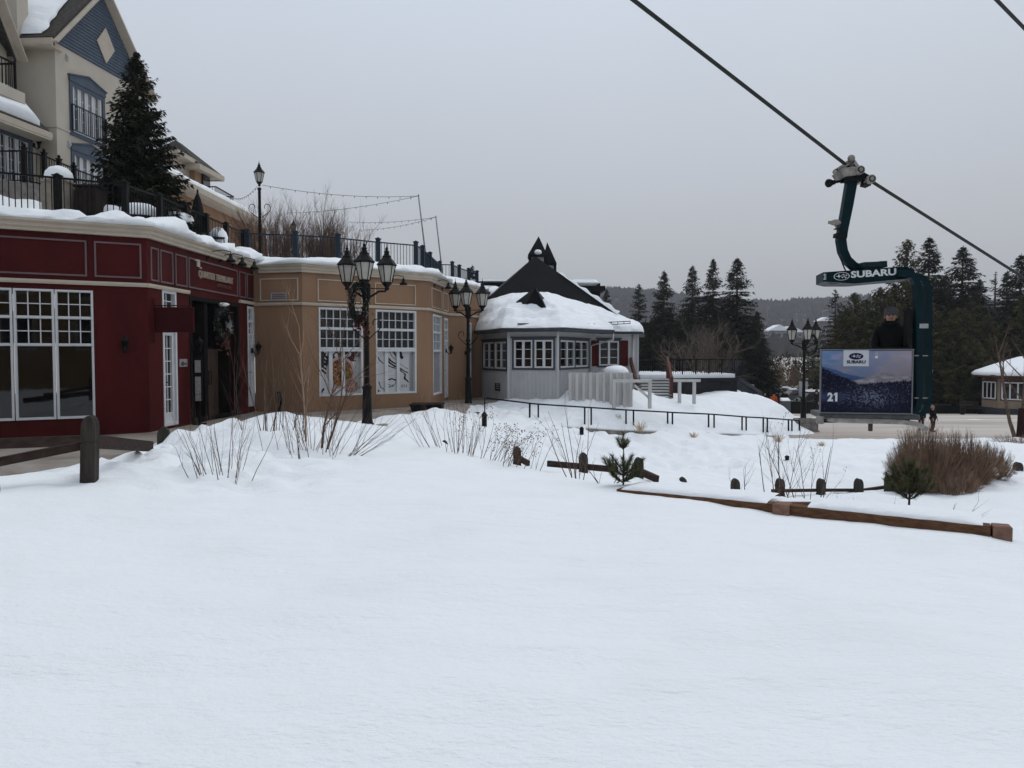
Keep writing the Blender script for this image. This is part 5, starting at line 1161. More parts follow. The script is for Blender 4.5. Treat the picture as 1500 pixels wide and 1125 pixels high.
# ------------------------------------------------------------------ timber edging
ta, tm, tb = at(907, 714.5, 9.1), at(1148, 739, 8.16), at(1480, 767, 7.15)
ZT = -1.600
def timber(name, a, b, label, end=False, w=.16, h=.15):
    t = thing(name, label, 'timber', a, 'timber edging in the snow'); mb = MB(); d = (V(b) - V(a)).normalized()
    n = V((-d.y, d.x, 0)).normalized() * (w / 2); segs = 12; vs_ = []; rnd = random.Random(7)
    for i in range(segs + 1):
        c = V(a).lerp(V(b), i / segs); j = rnd.uniform(-.004, .004)
        vs_ += [c - n + V((0, 0, -h + j)), c + n + V((0, 0, -h)), c + n + V((0, 0, j)), c - n + V((0, 0, j))]
    fs = [(i * 4 + k, i * 4 + (k + 1) % 4, (i + 1) * 4 + (k + 1) % 4, (i + 1) * 4 + k) for i in range(segs) for k in range(4)] + [(0, 1, 2, 3), tuple(range(segs * 4 + 3, segs * 4 - 1, -1))]
    mb.add(vs_, fs); mb.build('beam', M_timber, t); return t
k = (V((tb.x, tb.y, 0)) - V((ta.x, ta.y, 0))).normalized(); A_ = V((ta.x, ta.y, ZT)); M_ = V((tm.x, tm.y, ZT)); B_ = V((tb.x, tb.y, ZT - .02)); ang = math.atan2(k.y, k.x)
t1_ = timber('timber_edging', A_, M_ - k * .10, 'reddish timber beam on its side from the young pine to the pale joint block')
t2_ = timber('timber_edging', M_ + k * .06, B_ - k * .16, 'longer reddish timber beam ending in an exposed square end block', h=.17)
mb = MB(); mb.box(M_ + V((-.02, -.02, -.075)), (.17, .20, .17), rz=ang, bev=.008); mb.build('joint_block', M_timberend, t1_)
mb = MB(); mb.box(M_ + V((.17, .12, -.07)), (.5, .10, .12), rz=ang + .5, bev=.008); mb.build('cross_piece', M_timber, t1_)
mb = MB(); mb.box(B_ - k * .075 + V((0, -.01, -.085)), (.155, .17, .19), rz=ang + .12, bev=.008); mb.build('end_block', M_timberend, t2_)
# snow lying on the beams
def beam_snow(a, b, seed, parent):
    n = 60; a = V(a); b = V(b); d = (b - a).normalized(); nn = V((-d.y, d.x, 0)); vs_ = []
    for i in range(n):
        u = i / (n - 1); c = a.lerp(b, u); j = .020 * float(vnoise([u * 14], [seed], 2)[0]); e = min(1, 9 * min(u, 1 - u) + .15)
        for o_, z in ((-.070 + j * .3, -.008), (-.06 + j * .4, .022 * e), (-.0, .046 * e), (.12, .055 * e), (.34, .05 * e), (.6, .0)): vs_.append(c + nn * o_ + V((0, 0, z + .003 * math.sin(u * 31 + o_ * 5))))
    mb = MB(); mb.add(vs_, [(i * 6 + q, (i + 1) * 6 + q, (i + 1) * 6 + q + 1, i * 6 + q + 1) for i in range(n - 1) for q in range(5)], 0, True); mb.build('snow_cap', M_snow, parent)
beam_snow(A_ + k * .05, M_ - k * .16, 3, t1_); beam_snow(M_ + k * .25, B_ - k * .22, 9, t2_)

# ------------------------------------------------------------------ ramp handrail and its low kerb
RT = [(712, 583, 598, 24.0), (776, 590.7, 611, 24.6), (788.5, 592, 615, 24.7), (856.5, 596.5, 620, 25.3), (866, 597, 621, 25.4), (917, 600.5, 623, 25.9), (928, 601, 623.5, 26), (978, 603.7, 624, 26.5), (985, 604.2, 624, 26.55), (1038, 606.5, 627, 27), (1046, 607, 627, 27.1), (1087, 610.3, 629, 27.5), (1093, 610.8, 629, 27.6), (1118, 612, 630, 27.85), (1124, 612.5, 630, 27.9), (1155, 614.8, 631, 28.2), (1160, 615, 631, 28.25), (1171, 616.5, 632, 28.4)]
hr = thing('ramp_handrail', 'thin black metal handrail with paired posts descending along the snowy ramp', 'handrail', at(712, 600, 24))
for px, a, b, Y in RT[1:]:
    mb = MB(); mb.tube([at(px, a, Y), at(px, b + 8, Y)], .030, 6); mb.build('post', M_black, hr)
mb = MB(); mb.tube([at(a[0], a[1], a[3]) for a in RT], .028, 6); mb.build('rail', M_black, hr)
ks = thing('ramp_kerb', 'low dark stone kerb dusted with snow along the foot of the ramp handrail', 'kerb', at(980, 632, 26.2))
mb = MB(); mbs = MB(); kp = [(800, 623.5, 24.6), (850, 626, 25.0), (916, 630, 25.4), (980, 631.5, 26.2), (1040, 634, 26.7), (1090, 636, 27.2), (1130, 638, 27.6), (1184, 640, 28.3)]
for (a0, a1, a2), (b0, b1, b2) in zip(kp, kp[1:]):
    p, q = at(a0, a1, a2), at(b0, b1, b2); mb.beam(p + V((0, 0, -.15)), q + V((0, 0, -.15)), .30, .26); mbs.beam(p + V((0, .02, .0)), q + V((0, .02, .0)), .27, .045)
mb.build('kerb_stones', M_stone, ks); mbs.build('snow_dusting', M_snowdirty, ks)

# ------------------------------------------------------------------ white board fence, frames, steps, deck
wf = thing('white_board_fence', 'off-white wooden board fence in front of the grey lodge with a snow lump behind it', 'fence', at(880, 588, 26.6))
a, b = at(832.5, 588, 26.7), at(927, 586, 26.7); zt = at(880, 546, 26.7).z; zb = a.z - .2
mb = MB(); n = 19
for i in range(n):
    x = a.x + (b.x - a.x) * (i + .5) / n; y = 26.7 + (.10 if i % 2 else 0); mb.box((x, y, (zb + zt) / 2), ((b.x - a.x) / n * (.84 if i % 2 == 0 else 1.4), .022, zt - zb + .02 * math.sin(i * 2.3)), bev=.004)
mb.build('boards', M_greywhite, wf)
mb = MB()
for z in (zb + .45, zt - .12): mb.box(((a.x + b.x) / 2, 26.85, z), (b.x - a.x, .05, .09))
mb.build('fence_rail', M_greywhite, wf)
p = at(902.5, 545, 27.6); mb = MB(); mb.blob((0, 0, 0), (.50, .4, .24), seed=9, flat=.6); o = mb.build('snow_heap', M_snow); o.location = p; tag(o, 'smooth white snow dome resting on a bin behind the off-white board fence', 'snow heap')
mb = MB(); mb.box((p.x, p.y, p.z - .75), (.8, .6, 1.2), bev=.03); o = mb.build('storage_bin', M_greywhite); tag(o, 'pale wooden bin hidden behind the off-white board fence under a snow dome', 'bin')
def frame_stand(pxl, pxr, pt, pb, Y, ov, label, brace=False):
    t = thing('gate_barrier', label, 'barrier', at((pxl + pxr) / 2, pb, Y), 'grey timber frames by the deck steps')
    l, r_ = at(pxl, pt, Y), at(pxr, pt, Y); zb = at(pxl, pb, Y).z
    mb = MB(); mb.beam(l + V((-ov, 0, 0)), r_ + V((ov, 0, 0)), .14, .10); mb.build('top_rail', M_greywhite, t)
    for c in (l, r_): mb = MB(); mb.box((c.x, c.y, (c.z + zb) / 2 - .1), (.11, .11, c.z - zb + .1)); mb.build('post', M_greywhite, t)
    if brace: mb = MB(); mb.beam(l + V((.7, 0, -.15)), l + V((1.25, .02, -.62)), .05, .08); mb.build('brace', M_greywhite, t)
frame_stand(899.5, 952, 558, 592, 26.4, .06, 'pale timber gate frame overlapping the board fence at the foot of the steps', True)
frame_stand(995.5, 1017, 557.5, 586, 28.5, .22, 'small table-like grey timber frame standing in snow right of the deck steps')
sp_ = thing('deck_steps', 'grey wooden steps with steep red-brown handrails climbing to the snowy deck', 'steps', at(960, 586, 28.6))
for i in range(7):
    y = 28.6 + i * .32; z = at(960, 583 - i * 4.35, y).z; l, r_ = at(936, 560, y).x, at(984, 560, y).x
    mb = MB(); mb.box(((l + r_) / 2, y + .14, z), (r_ - l, .30, .05)); mb.box(((l + r_) / 2, y + .27, z - .09), (r_ - l, .03, .15)); mb.build('tread', mat('grey_step_boards', (.22, .215, .205), .85, .3, 6, .3, 40, stretch=(.4, 4, 4)), sp_)
    mb = MB(); mb.box(((l + r_) / 2, y + .12, z + .035), (r_ - l - .2, .22, .025), bev=.01); mb.build('snow', M_snowdirty, sp_)
M_redrail = mat('red_brown_paint', (.10, .035, .026), .6, .2, 6)
for (px0, py0), (px1, py1) in (((923.5, 527), (932, 558)), ((977.5, 526), (984, 556))):
    mb = MB(); mb.beam(at(px0, py0, 30.9), at(px1, py1, 29.0), .09, .22); mb.build('handrail', M_redrail, sp_)
    mb = MB(); q = at(px0 + .5, py0 + 2, 30.9); mb.box((q.x, q.y, q.z - .7), (.10, .10, 1.5)); q = at(px1, py1, 29.0); mb.box((q.x, q.y, q.z - .35), (.10, .10, .9)); mb.build('handrail_post', M_redrail, sp_)
dk = thing('snowy_deck', 'long low dark deck covered in snow with a thin wire railing beyond the steps', 'deck', at(1010, 560, 33))
a, b = at(934, 554, 31.4), at(1078, 552.5, 33); zd = a.z
mb = MB(); mb.prism([(a.x, 31.3, zd - .14), (b.x, 32.6, zd - .14), (b.x, 38, zd - .14), (a.x, 38, zd - .14)], (0, 0, .12)); mb.prism([(at(985, 560, 31.6).x, 31.6, -2.4), (b.x, 32.8, -2.4), (b.x, 37.8, -2.4), (at(985, 560, 31.6).x, 37.8, -2.4)], (0, 0, zd + 2.4 - .15)); mb.build('deck', mat('charcoal_boards', (.020, .020, .023), .7, .3, 5), dk)
mb = MB(); mb.prism([(a.x + .1, 31.4, zd - .018), (b.x - .1, 32.8, zd - .018), (b.x - .1, 37.9, zd - .018), (a.x + .1, 37.9, zd - .018)], (0, 0, .16)); mb.build('snow_cover', M_snow, dk)
mb = MB(); p, q = at(936, 529.5, 36.5), at(1085, 526, 37.5); mb.beam(p, q, .05, .05); n = 46
for i in range(n + 1): c = p.lerp(q, i / n); mb.box((c.x, c.y, c.z - .5), ((.06 if i % 6 == 0 else .016),) * 2 + (1.0,))
mb.build('railing', M_black, dk)
p, q = at(980, 526, 31.8), at(1088, 527, 33.4); mb = MB(); mb.beam(p, q, .04, .04); n = 34
for i in range(n + 1): c = p.lerp(q, i / n); mb.box((c.x, c.y, c.z - .42), ((.05 if i % 6 == 0 else .012),) * 2 + (.84,))
mb.build('front_railing', M_black, dk)
# black pavilion with its little porch
bp_ = thing('black_pavilion', 'charcoal pavilion with one sloping side wall and a small gabled porch by the bank', 'building', at(1080, 585, 36))
zz = -2.6; t_ = at(1068, 526, 37); r0_ = at(1088, 527, 37); r1_ = at(1113, 600, 37); l_ = at(1046, 553, 37)
mb = MB(); mb.prism([(l_.x, 35, zz), (r1_.x, 35, zz), (at(1096, 552, 35).x, 35, l_.z), (l_.x, 35, l_.z)], (0, 4.0, 0)); mb.prism([(r0_.x - .6, 37, l_.z), (at(1099, 565, 37).x, 37, l_.z - .4), (r0_.x, 37, r0_.z)], (0, 1.6, 0)); mb.build('wall', mat('charcoal_cladding', (.016, .018, .023), .65, .25, 5), bp_)
g_ = at(1083, 557, 34.2); gl, gr = at(1060, 577, 34.2), at(1112, 577, 34.2)
mb = MB(); mb.prism([gl, gr, (g_.x, g_.y, g_.z)], (0, 1.2, 0)); mb.beam(gl, gr + V((.1, 0, 0)), .3, .09)
mb.beam(gl + V((-.05, -.06, .03)), g_ + V((0, -.06, .04)), .14, .10, up=(0, 1, 0)); mb.beam(gr + V((.1, -.06, .03)), g_ + V((0, -.06, .04)), .14, .10, up=(0, 1, 0)); mb.build('porch_roof', M_slate, bp_)
mb = MB(); c0, c1 = at(1064, 574, 34), at(1077, 560, 34.6); mb.beam(c0, c1, .5, .10, up=(0, -.6, .8)); mb.blob(at(1077, 575, 33.9), (.3, .2, .12), seed=2); mb.build('porch_snow', M_snow, bp_)
mb = MB(); mb.box((at(1095, 585, 34.6).x, 35, -2.0), (.7, .5, 1.2)); mb.build('porch_wall', mat('pale_render', (.26, .26, .27), .8, .15, 4), bp_)

# ================================================================== TREES
def conifer(name, label, H, Rr, seed, material, whorls=26, per=7, spray=.36, bare=.04, shape=.85, droop=.35, loc=(0, 0, 0), group='conifers', fill=1.0, cat='tree', snow=0.0, up=.15, clumps=3):
    rnd = random.Random(seed); t = thing(name, label, cat, (0, 0, 0), group)
    tr = MB(); tr.tube([(0, 0, -.5), (rnd.uniform(-.02, .02) * H * .2, 0, H * .5), (0, 0, H)], [H * .013 + .03, H * .008 + .015, .01], 7)
    cr = MB()
    for wv in range(whorls):
        f = bare + (1 - bare) * (wv / (whorls - 1)) ** 1.0; z = H * f * .985
        for b in range(max(3, int(per * (1 - f * .35)))):
            if rnd.random() > fill: continue
            az = rnd.uniform(0, 6.283); L_ = Rr * (1 - f) ** shape * rnd.uniform(.62, 1.16) + .05 * Rr * (1 - f * .7)
            dirh = V((math.cos(az), math.sin(az), 0)); n = max(3, int(L_ / (spray * .42))); prev = V((0, 0, z + rnd.uniform(-.4, .4) * H / whorls))
            side = V((-dirh.y, dirh.x, 0)); zup = up if f < .8 else up + .5
            pts = [prev]
            for k in range(1, n + 1):
                u = k / n; p = V((0, 0, prev.z if k < 0 else pts[0].z)) + dirh * (L_ * u) + V((0, 0, L_ * (zup * u - droop * u * u * (1 - f * .6) + .12 * u ** 4))); pts.append(p)
            tr.tube([pts[0], pts[len(pts) // 2], pts[-1]], [.012 + L_ * .010, .008 + L_ * .005, .004], 3, cap=False)
            for k in range(1, n + 1):
                p = pts[k]; u = k / n; s_ = spray * (.55 + .6 * (1 - abs(u - .6))) * rnd.uniform(.7, 1.25) * (.34 + .66 * (1 - f) ** .6)
                for j in range(clumps):
                    sgn = (-1, 1, 0)[j % 3]; d = (dirh * rnd.uniform(.45, .9) + side * sgn * rnd.uniform(.5, 1.0) + V((0, 0, rnd.uniform(-.8, .18)))).normalized()
                    q = d.cross(V((rnd.gauss(0, .5), rnd.gauss(0, .5), 1))).normalized() * s_ * rnd.uniform(.14, .24)
                    o_ = p + V((rnd.gauss(0, .05), rnd.gauss(0, .05), rnd.gauss(0, .05))) * spray; m_ = 1 if rnd.random() < snow else 0
                    cr.add([o_ - q * .3, o_ + d * s_ * .45 + q, o_ + d * s_ + V((0, 0, -s_ * .12)), o_ + d * s_ * .45 - q], [(0, 1, 2, 3)], m_)
    for k in range(26):
        z = H * (.90 + .10 * k / 25); a = k * 2.4; d = V((math.cos(a), math.sin(a), 1.1)).normalized(); s_ = spray * .55 * (1.25 - k / 26); q = d.orthogonal().normalized() * s_ * .2; o_ = V((0, 0, z)); cr.add([o_ - q * .3, o_ + d * s_ * .45 + q, o_ + d * s_, o_ + d * s_ * .45 - q], [(0, 1, 2, 3)])
    tr.build('trunk', M_bark, t); cr.build('crown', [material, M_snowdirty], t); place(t, loc); return t
# spruce on the terrace, thick and dark
sp0 = V((xat(209, 21.4), 21.4, 2.9))
conifer('spruce_tree', 'dense almost black spruce standing on the snowy terrace in front of the beige hotel', at(206, 76, 21.4).z - 2.9, 1.50, 11, M_needle, 46, 18, .21, .03, .80, .26, sp0, None, up=.24, clumps=5)
# far conifers: shared kinds, each with its own place and size
kinds = [conifer('spruce_tree', 'tall pointed dark spruce with drooping boughs', 12, 2.7, 21, M_needle, 56, 17, .42, .02, .84, .55),
         conifer('spruce_tree', 'narrow ragged spruce with gaps between its boughs', 12, 2.3, 22, M_needle, 48, 14, .40, .02, .84, .45, fill=.9),
         conifer('pine_tree', 'broad olive-green pine with a loose bushy crown', 12, 3.3, 23, M_needle2, 38, 14, .48, .17, .70, .20, up=.40, clumps=4),
         conifer('spruce_tree', 'snow-dusted grey spruce with tiered boughs', 12, 3.0, 24, M_needle3, 34, 11, .45, .02, .95, .38, snow=.07),
         conifer('spruce_tree', 'thin half-bare spruce with short sparse boughs', 12, 1.5, 25, M_needle3, 22, 4, .36, .10, .7, .2, fill=.7)]
used = set()
def tree(kind, px, ptop, Y, label, wide=1.0, zb=-5.4, group='conifers beyond the plaza', rz=None):
    Y = Y + 11 if Y < 100 else Y
    H = at(px, ptop, Y).z - zb; s = H / 12; wide = wide * (1.06 if group == gA else 1.18); loc = (xat(px, Y), Y, zb); sc = (s * wide, s * wide, s); rz = px * .37 if rz is None else rz
    if kind not in used: used.add(kind); place(kinds[kind], loc, rz, sc); kinds[kind]['label'] = label; kinds[kind]['group'] = group; return kinds[kind]
    return copy_tree(kinds[kind], loc, rz, sc, label, group)
gA = 'dark conifers behind the grey lodge'; gB_ = 'conifers beyond the plaza'
tree(1, 888, 423, 60, 'small ragged spruce top just clearing the lodge roof snow', 1.0, group=gA)
tree(1, 935, 415, 60, 'ragged dark spruce nearest the lodge roof, shortest of the row of five', 1.2, group=gA); tree(0, 972, 396, 60, 'pointed spruce with layered drooping boughs, second from the lodge', 1.0, group=gA)
tree(0, 1013, 388, 61, 'spruce with a slightly blunt ragged top in the middle of the row of five', .95, group=gA); tree(0, 1043, 378, 62, 'slim tall spruce beside the broadest one of the row of five', .85, group=gA)
tree(0, 1078, 377, 58, 'tallest and broadest dark spruce at the plaza end of the row of five', 1.25, group=gA)
tree(0, 955, 470, 52, 'lower dark spruce filling the gap beside the lodge wall', 1.6, group=gA); tree(0, 1000, 462, 54, 'lower dark spruce behind the bare spreading tree', 1.6, group=gA); tree(0, 1108, 455, 56, 'shorter dark spruce leaning out from the tallest one towards the hill', 1.2, group=gA); tree(0, 1050, 450, 54, 'shorter dark spruce at the foot of the slim tall one', 1.5, group=gA)
tree(3, 1222, 424, 62, 'snow-dusted grey spruce beside the far three-lantern lamp', 1.05); tree(2, 1250, 428, 56, 'dark olive pine behind the free end of the cabin header beam', .9)
tree(2, 1288, 420, 55, 'olive pine seen behind the cabin rider under the header', 1.0); tree(2, 1326, 350, 57, 'bushy-topped pine rising above the teal header box', .72); tree(0, 1358, 346, 60, 'tall dark spruce straight behind the curved cabin hoop', 1.05)
tree(2, 1358, 440, 52, 'broad olive pine low behind the cabin hoops', 1.1); tree(0, 1407, 360, 60, 'tall symmetrical dark spruce between the cabin and the kiosk', 1.25); tree(2, 1400, 450, 50, 'broad olive pine left of the kiosk roof', 1.1); tree(4, 1455, 398, 56, 'thin half-bare spruce above the kiosk roof', 1.3)
tree(2, 1445, 460, 52, 'low olive pine straight behind the kiosk', 1.0); tree(0, 1492, 372, 54, 'tall dark spruce cut by the picture edge where the cable ends', 1.2); tree(2, 1500, 430, 52, 'dense olive pine cut by the picture edge beside the kiosk', 1.0)
for kk, px, pt, Y, lab in ((2, 1268, 438, 60, 'olive pine just left of the rider above the cabin panel'), (2, 1308, 418, 58, 'olive pine straight behind the rider of the lift cabin'), (0, 1340, 398, 63, 'dark spruce squeezed between the bushy pine and the hoop spruce'), (2, 1382, 402, 62, 'olive pine between the hoop spruce and the symmetrical spruce'), (0, 1432, 408, 64, 'dark spruce between the symmetrical spruce and the thin half-bare one'), (2, 1422, 440, 55, 'low olive pine just above the kiosk eave'), (0, 1472, 396, 64, 'dark spruce between the thin half-bare spruce and the picture edge'), (2, 1238, 452, 58, 'low olive pine beside the snow-dusted grey spruce')): tree(kk, px, pt, Y, lab, 1.0)
tree(3, 1141, 522, 130, 'tiny far conifer beyond the parking lot, nearest the dark spruces', 1.1, group='small conifers beyond the parking lot'); tree(0, 1165, 526, 128, 'tiny far conifer beyond the parking lot next to the lamp', 1.2, group='small conifers beyond the parking lot'); tree(3, 1128, 534, 125, 'tiniest far conifer at the foot of the tallest dark spruce', 1.2, group='small conifers beyond the parking lot'); tree(2, 1190, 515, 120, 'small far pine between the lamp and the cabin', 1.0, group='small conifers beyond the parking lot'); tree(0, 692, 388, 64, 'small dark spruce top seen through the blue-grey roof railing', .9, group=gA)

# ------------------------------------------------------------------ bare shrubs
def twiggy(name, label, seed, stems, h, spread, r0, material, loc, group=None, cat='shrub', levels=3, lean=(0, 0), fork=3, curve=.3, base_r=.15, sides=4, up=.12, ang=.6, leaf=0, first=.25):
    rnd = random.Random(seed); t = thing(name, label, cat, loc, group); mb = MB(); hd = MB(); loc = V(loc)
    def grow(p, d, L_, r_, lv):
        n = 4; pts = [p]; dd = d.copy(); segs = []
        for k in range(n):
            dd = (dd + V((rnd.gauss(0, curve * .35), rnd.gauss(0, curve * .35), up * rnd.random()))).normalized(); p = p + dd * (L_ / n); pts.append(p); segs.append((p.copy(), dd.copy(), (k + 1) / n))
        mb.tube(pts, [r_ * (1 - .72 * i / n) for i in range(n + 1)], sides if lv == 0 else 3, cap=False)
        if leaf and lv >= levels - 1 and rnd.random() < leaf:
            for _ in range(3): hd.blob(pts[-1] + V((rnd.gauss(0, .03), rnd.gauss(0, .03), rnd.gauss(0, .02))), .0085, seed=rnd.randint(0, 99), n=5, k=3)
        if lv < levels:
            for p_, d_, u in segs:
                for _ in range(fork if u < 1 else 1):
                    if u < first or rnd.random() < .35: continue
                    nd = (d_ + V((rnd.gauss(0, 1), rnd.gauss(0, 1), rnd.gauss(.1, .5))).normalized() * ang).normalized(); grow(p_, nd, L_ * rnd.uniform(.35, .62) * (1.1 - .4 * u), r_ * .45 * (1.2 - .5 * u), lv + 1)
    for s_ in range(stems):
        a = rnd.uniform(0, 6.283); o_ = V((math.cos(a), math.sin(a), 0)) * rnd.uniform(0, base_r); d = V((math.cos(a) * spread * rnd.uniform(.2, 1) + lean[0], math.sin(a) * spread * rnd.uniform(.2, 1) + lean[1], 1)).normalized()
        grow(loc + o_ + V((0, 0, -.12)), d, h * rnd.uniform(.65, 1.05), r0 * rnd.uniform(.7, 1.2), 0)
    mb.build('branches', material, t)
    if leaf and hd.v: hd.build('seed_heads', M_seed, t)
    return t
def G(px, py, Y): p = at(px, py, Y); return V((p.x, p.y, gz(p.x, p.y)))
# terrace
for px, Y, h_, s_, lab in ((398, 31, 3.2, 31, 'bare brown shrub behind the terrace lamp'), (452, 33, 4.0, 32, 'tallest bare brown shrub on the terrace, beside the small distant lamp'), (494, 33.5, 3.4, 33, 'bare brown shrub at the mast end of the terrace clump')):
    twiggy('bare_shrub', lab, s_, 38, h_ * .76, .80, .024, M_twig, (xat(px, Y), Y, 3.0), 'bare shrubs on the terrace', levels=3, fork=3, curve=.22, base_r=.6, up=.25)
twiggy('bare_shrub', 'small bare shrub low behind the blue-grey roof railing', 34, 6, 1.0, .9, .012, M_twig, (xat(560, 31), 31, 3.0), 'bare shrubs on the terrace', levels=2)
# front row beside the shops
twiggy('bare_shrub', 'sparse clump of thin bare shoots on the snow before the double door', 41, 19, .95, .55, .0050, M_twig, G(330, 690, 9.8), 'bare shrubs on the snow bank', levels=2, fork=1, curve=.18, base_r=.42, ang=.5)
twiggy('bare_shrub', 'few thin bare shoots leaning left, rising from the broken snow', 42, 5, .7, .5, .007, M_twigdark, G(300, 694, 9.6), 'bare shrubs on the snow bank', levels=1, fork=1, curve=.18, base_r=.25, lean=(-.35, 0))
twiggy('bare_shrub', 'tall loose clump of dark bare shoots in front of the tan shop corner', 43, 26, 1.8, .30, .0060, M_twigdark, G(390, 645, 13.2), 'bare shrubs on the snow bank', levels=2, fork=1, curve=.2, base_r=.7, ang=.5)
twiggy('bare_sapling', 'pale straight sapling trunk in the middle of the bare clump by the lamp', 44, 1, 2.7, .02, .030, M_birch, G(449, 656, 12.5), 'saplings in front of the tan shop', cat='sapling', levels=2, fork=2, curve=.06, base_r=.02, ang=.6, up=.3, first=.2)
twiggy('bare_sapling', 'reddish leaning sapling with wide low branches beside the pale one', 45, 3, 2.0, .55, .022, M_twig, G(474, 660, 12.2), 'saplings in front of the tan shop', cat='sapling', levels=3, fork=2, curve=.22, base_r=.08, lean=(.35, 0), ang=.7)
twiggy('bare_shrub', 'bushy bare clump of dark stems round the pale sapling', 46, 34, 1.15, .60, .0052, M_twigdark, G(455, 664, 11.8), 'bare shrubs on the snow bank', levels=2, fork=1, curve=.2, base_r=.75, ang=.6)
twiggy('bare_shrub', 'low bare branches sweeping flat over the snow below the lamp', 47, 15, 1.15, 1.3, .0052, M_twigdark, G(492, 666, 11.6), 'bare shrubs on the snow bank', levels=2, fork=1, curve=.25, base_r=.25, lean=(.9, 0), up=.08, ang=.5)
twiggy('bare_shrub', 'single thin twig shrub at the edge of the picture below the rail fence', 48, 3, .40, .9, .006, M_twigdark, G(2, 712, 8.3), 'bare shrubs on the snow bank', levels=1, fork=1, lean=(.3, 0), base_r=.1)
# weeds on the ridge
for i, (px, py, Y, st_, h_, ln, s_, lab, lf) in enumerate(((640, 655, 13.6, 9, .95, (-.55, 0), 51, 'arching bare stems leaning towards the tan shop on the snow crest', 0), (668, 662, 13.0, 9, .95, (-.15, 0), 52, 'upright bare stems beside the rounded brown post top', 0), (686, 668, 12.6, 12, .85, (.15, 0), 53, 'dense reddish stems with dark seed heads on the snow crest', .35), (712, 674, 12.0, 9, .75, (.4, 0), 54, 'dry weeds with seed heads leaning towards the valley', .5), (742, 681, 11.4, 9, .60, (.45, 0), 55, 'lower dry weeds with seed heads near the first valley post', .5), (772, 680, 12.6, 6, .65, (.2, 0), 56, 'last sparse dry weeds by the broken rail', .4))):
    twiggy('dry_weeds', lab, s_, st_, h_, .45, .0065, M_twig, G(px, py, Y), 'dry weeds along the snow crest', cat='weeds', levels=2, fork=1, curve=.16, base_r=.30, lean=ln, ang=.45, leaf=lf, sides=3)
twiggy('bare_sapling', 'thin forked sapling standing behind the middle post of the valley fence', 61, 7, 1.25, .55, .008, M_twigdark, G(845, 705, 11.5), 'saplings in the snowy hollow', cat='sapling', levels=2, fork=1, curve=.14, base_r=.14, ang=.6)
twiggy('bare_sapling', 'low twiggy shoots lying on snow left of the lone young pine', 62, 5, .6, 1.2, .007, M_twigdark, G(886, 712, 9.9), 'saplings in the snowy hollow', cat='sapling', levels=2, fork=1, base_r=.2, up=.02)
twiggy('bare_sapling', 'small bare sapling right beside the lone short post', 63, 3, .85, .5, .009, M_twigdark, G(1090, 722, 15.0), 'saplings in the snowy hollow', cat='sapling', levels=2, fork=1, base_r=.2)
twiggy('bare_sapling', 'tallest bare sapling by the first post of the four-post fence', 64, 4, 1.75, .35, .011, M_twigdark, G(1142, 730, 13.5), 'saplings in the snowy hollow', cat='sapling', levels=2, fork=2, curve=.12, base_r=.3)
twiggy('bare_sapling', 'bushy sapling with a few dry leaf clusters by the second fence post', 65, 6, 1.5, .45, .011, M_twigdark, G(1183, 732, 13.5), 'saplings in the snowy hollow', cat='sapling', levels=2, fork=1, curve=.14, base_r=.35, leaf=.16)
twiggy('bare_sapling', 'low fine twigs poking from snow along the third and fourth fence posts', 66, 12, .45, .7, .005, M_twigdark, G(1240, 738, 13.5), 'saplings in the snowy hollow', cat='sapling', levels=1, fork=1, base_r=1.0)
twiggy('bare_sapling', 'few thin twigs beside the bushy young pine', 67, 4, .6, .8, .006, M_twigdark, G(1375, 740, 9.5), 'saplings in the snowy hollow', cat='sapling', levels=1, fork=1, lean=(.4, 0), base_r=.25)
twiggy('bare_tree', 'wide bare tree of grey-brown branches in front of the dark spruces', 71, 12, 3.2, .85, .055, mat('grey_twig', (.135, .108, .092), .9, .35, 6), (xat(1022, 36), 36, -1.6), None, cat='tree', levels=3, fork=3, curve=.3, base_r=.9, up=.10, ang=.85)
twiggy('bare_tree', 'dark leaning bare tree in front of the kiosk', 72, 2, 3.4, .25, .085, M_twigdark, (xat(1494, 27), 27, -3.0), None, cat='tree', levels=4, fork=2, curve=.16, base_r=.1, lean=(-.2, 0), ang=.75, first=.3)
p = at(1489, 641, 26.8); mb = MB(); mb.lathe((0, 0, 0), [(.13, -.1), (.14, .15), (.12, .5), (.11, .9), (.09, 1.05)], 9); o = mb.build('trunk_wrap', mat('dark_red_cloth', (.022, .008, .008), .9, .3, 8)); o.location = p + V((-.05, -.3, 0)); tag(o, 'dark red cloth wrap around the foot of the leaning bare tree', 'tree wrap')
for px, Y, s_ in ((1165, 100, 81), (1205, 95, 82), (1125, 105, 83), (1145, 110, 84)):
    twiggy('bare_tree', {81: 'pale brown bare tree at the far side of the parking behind the lamp', 82: 'pale brown bare tree at the far side of the parking behind the cabin edge', 83: 'pale brown bare tree beyond the parking touching the tallest spruce', 84: 'pale brown bare tree farthest away below the hillside houses'}[s_], s_, 9, 3.6, .5, .05, M_twig, (xat(px, Y), Y, -5.2), 'bare trees beyond the parking lot', cat='tree', levels=2, fork=3, base_r=1.5, ang=.8)
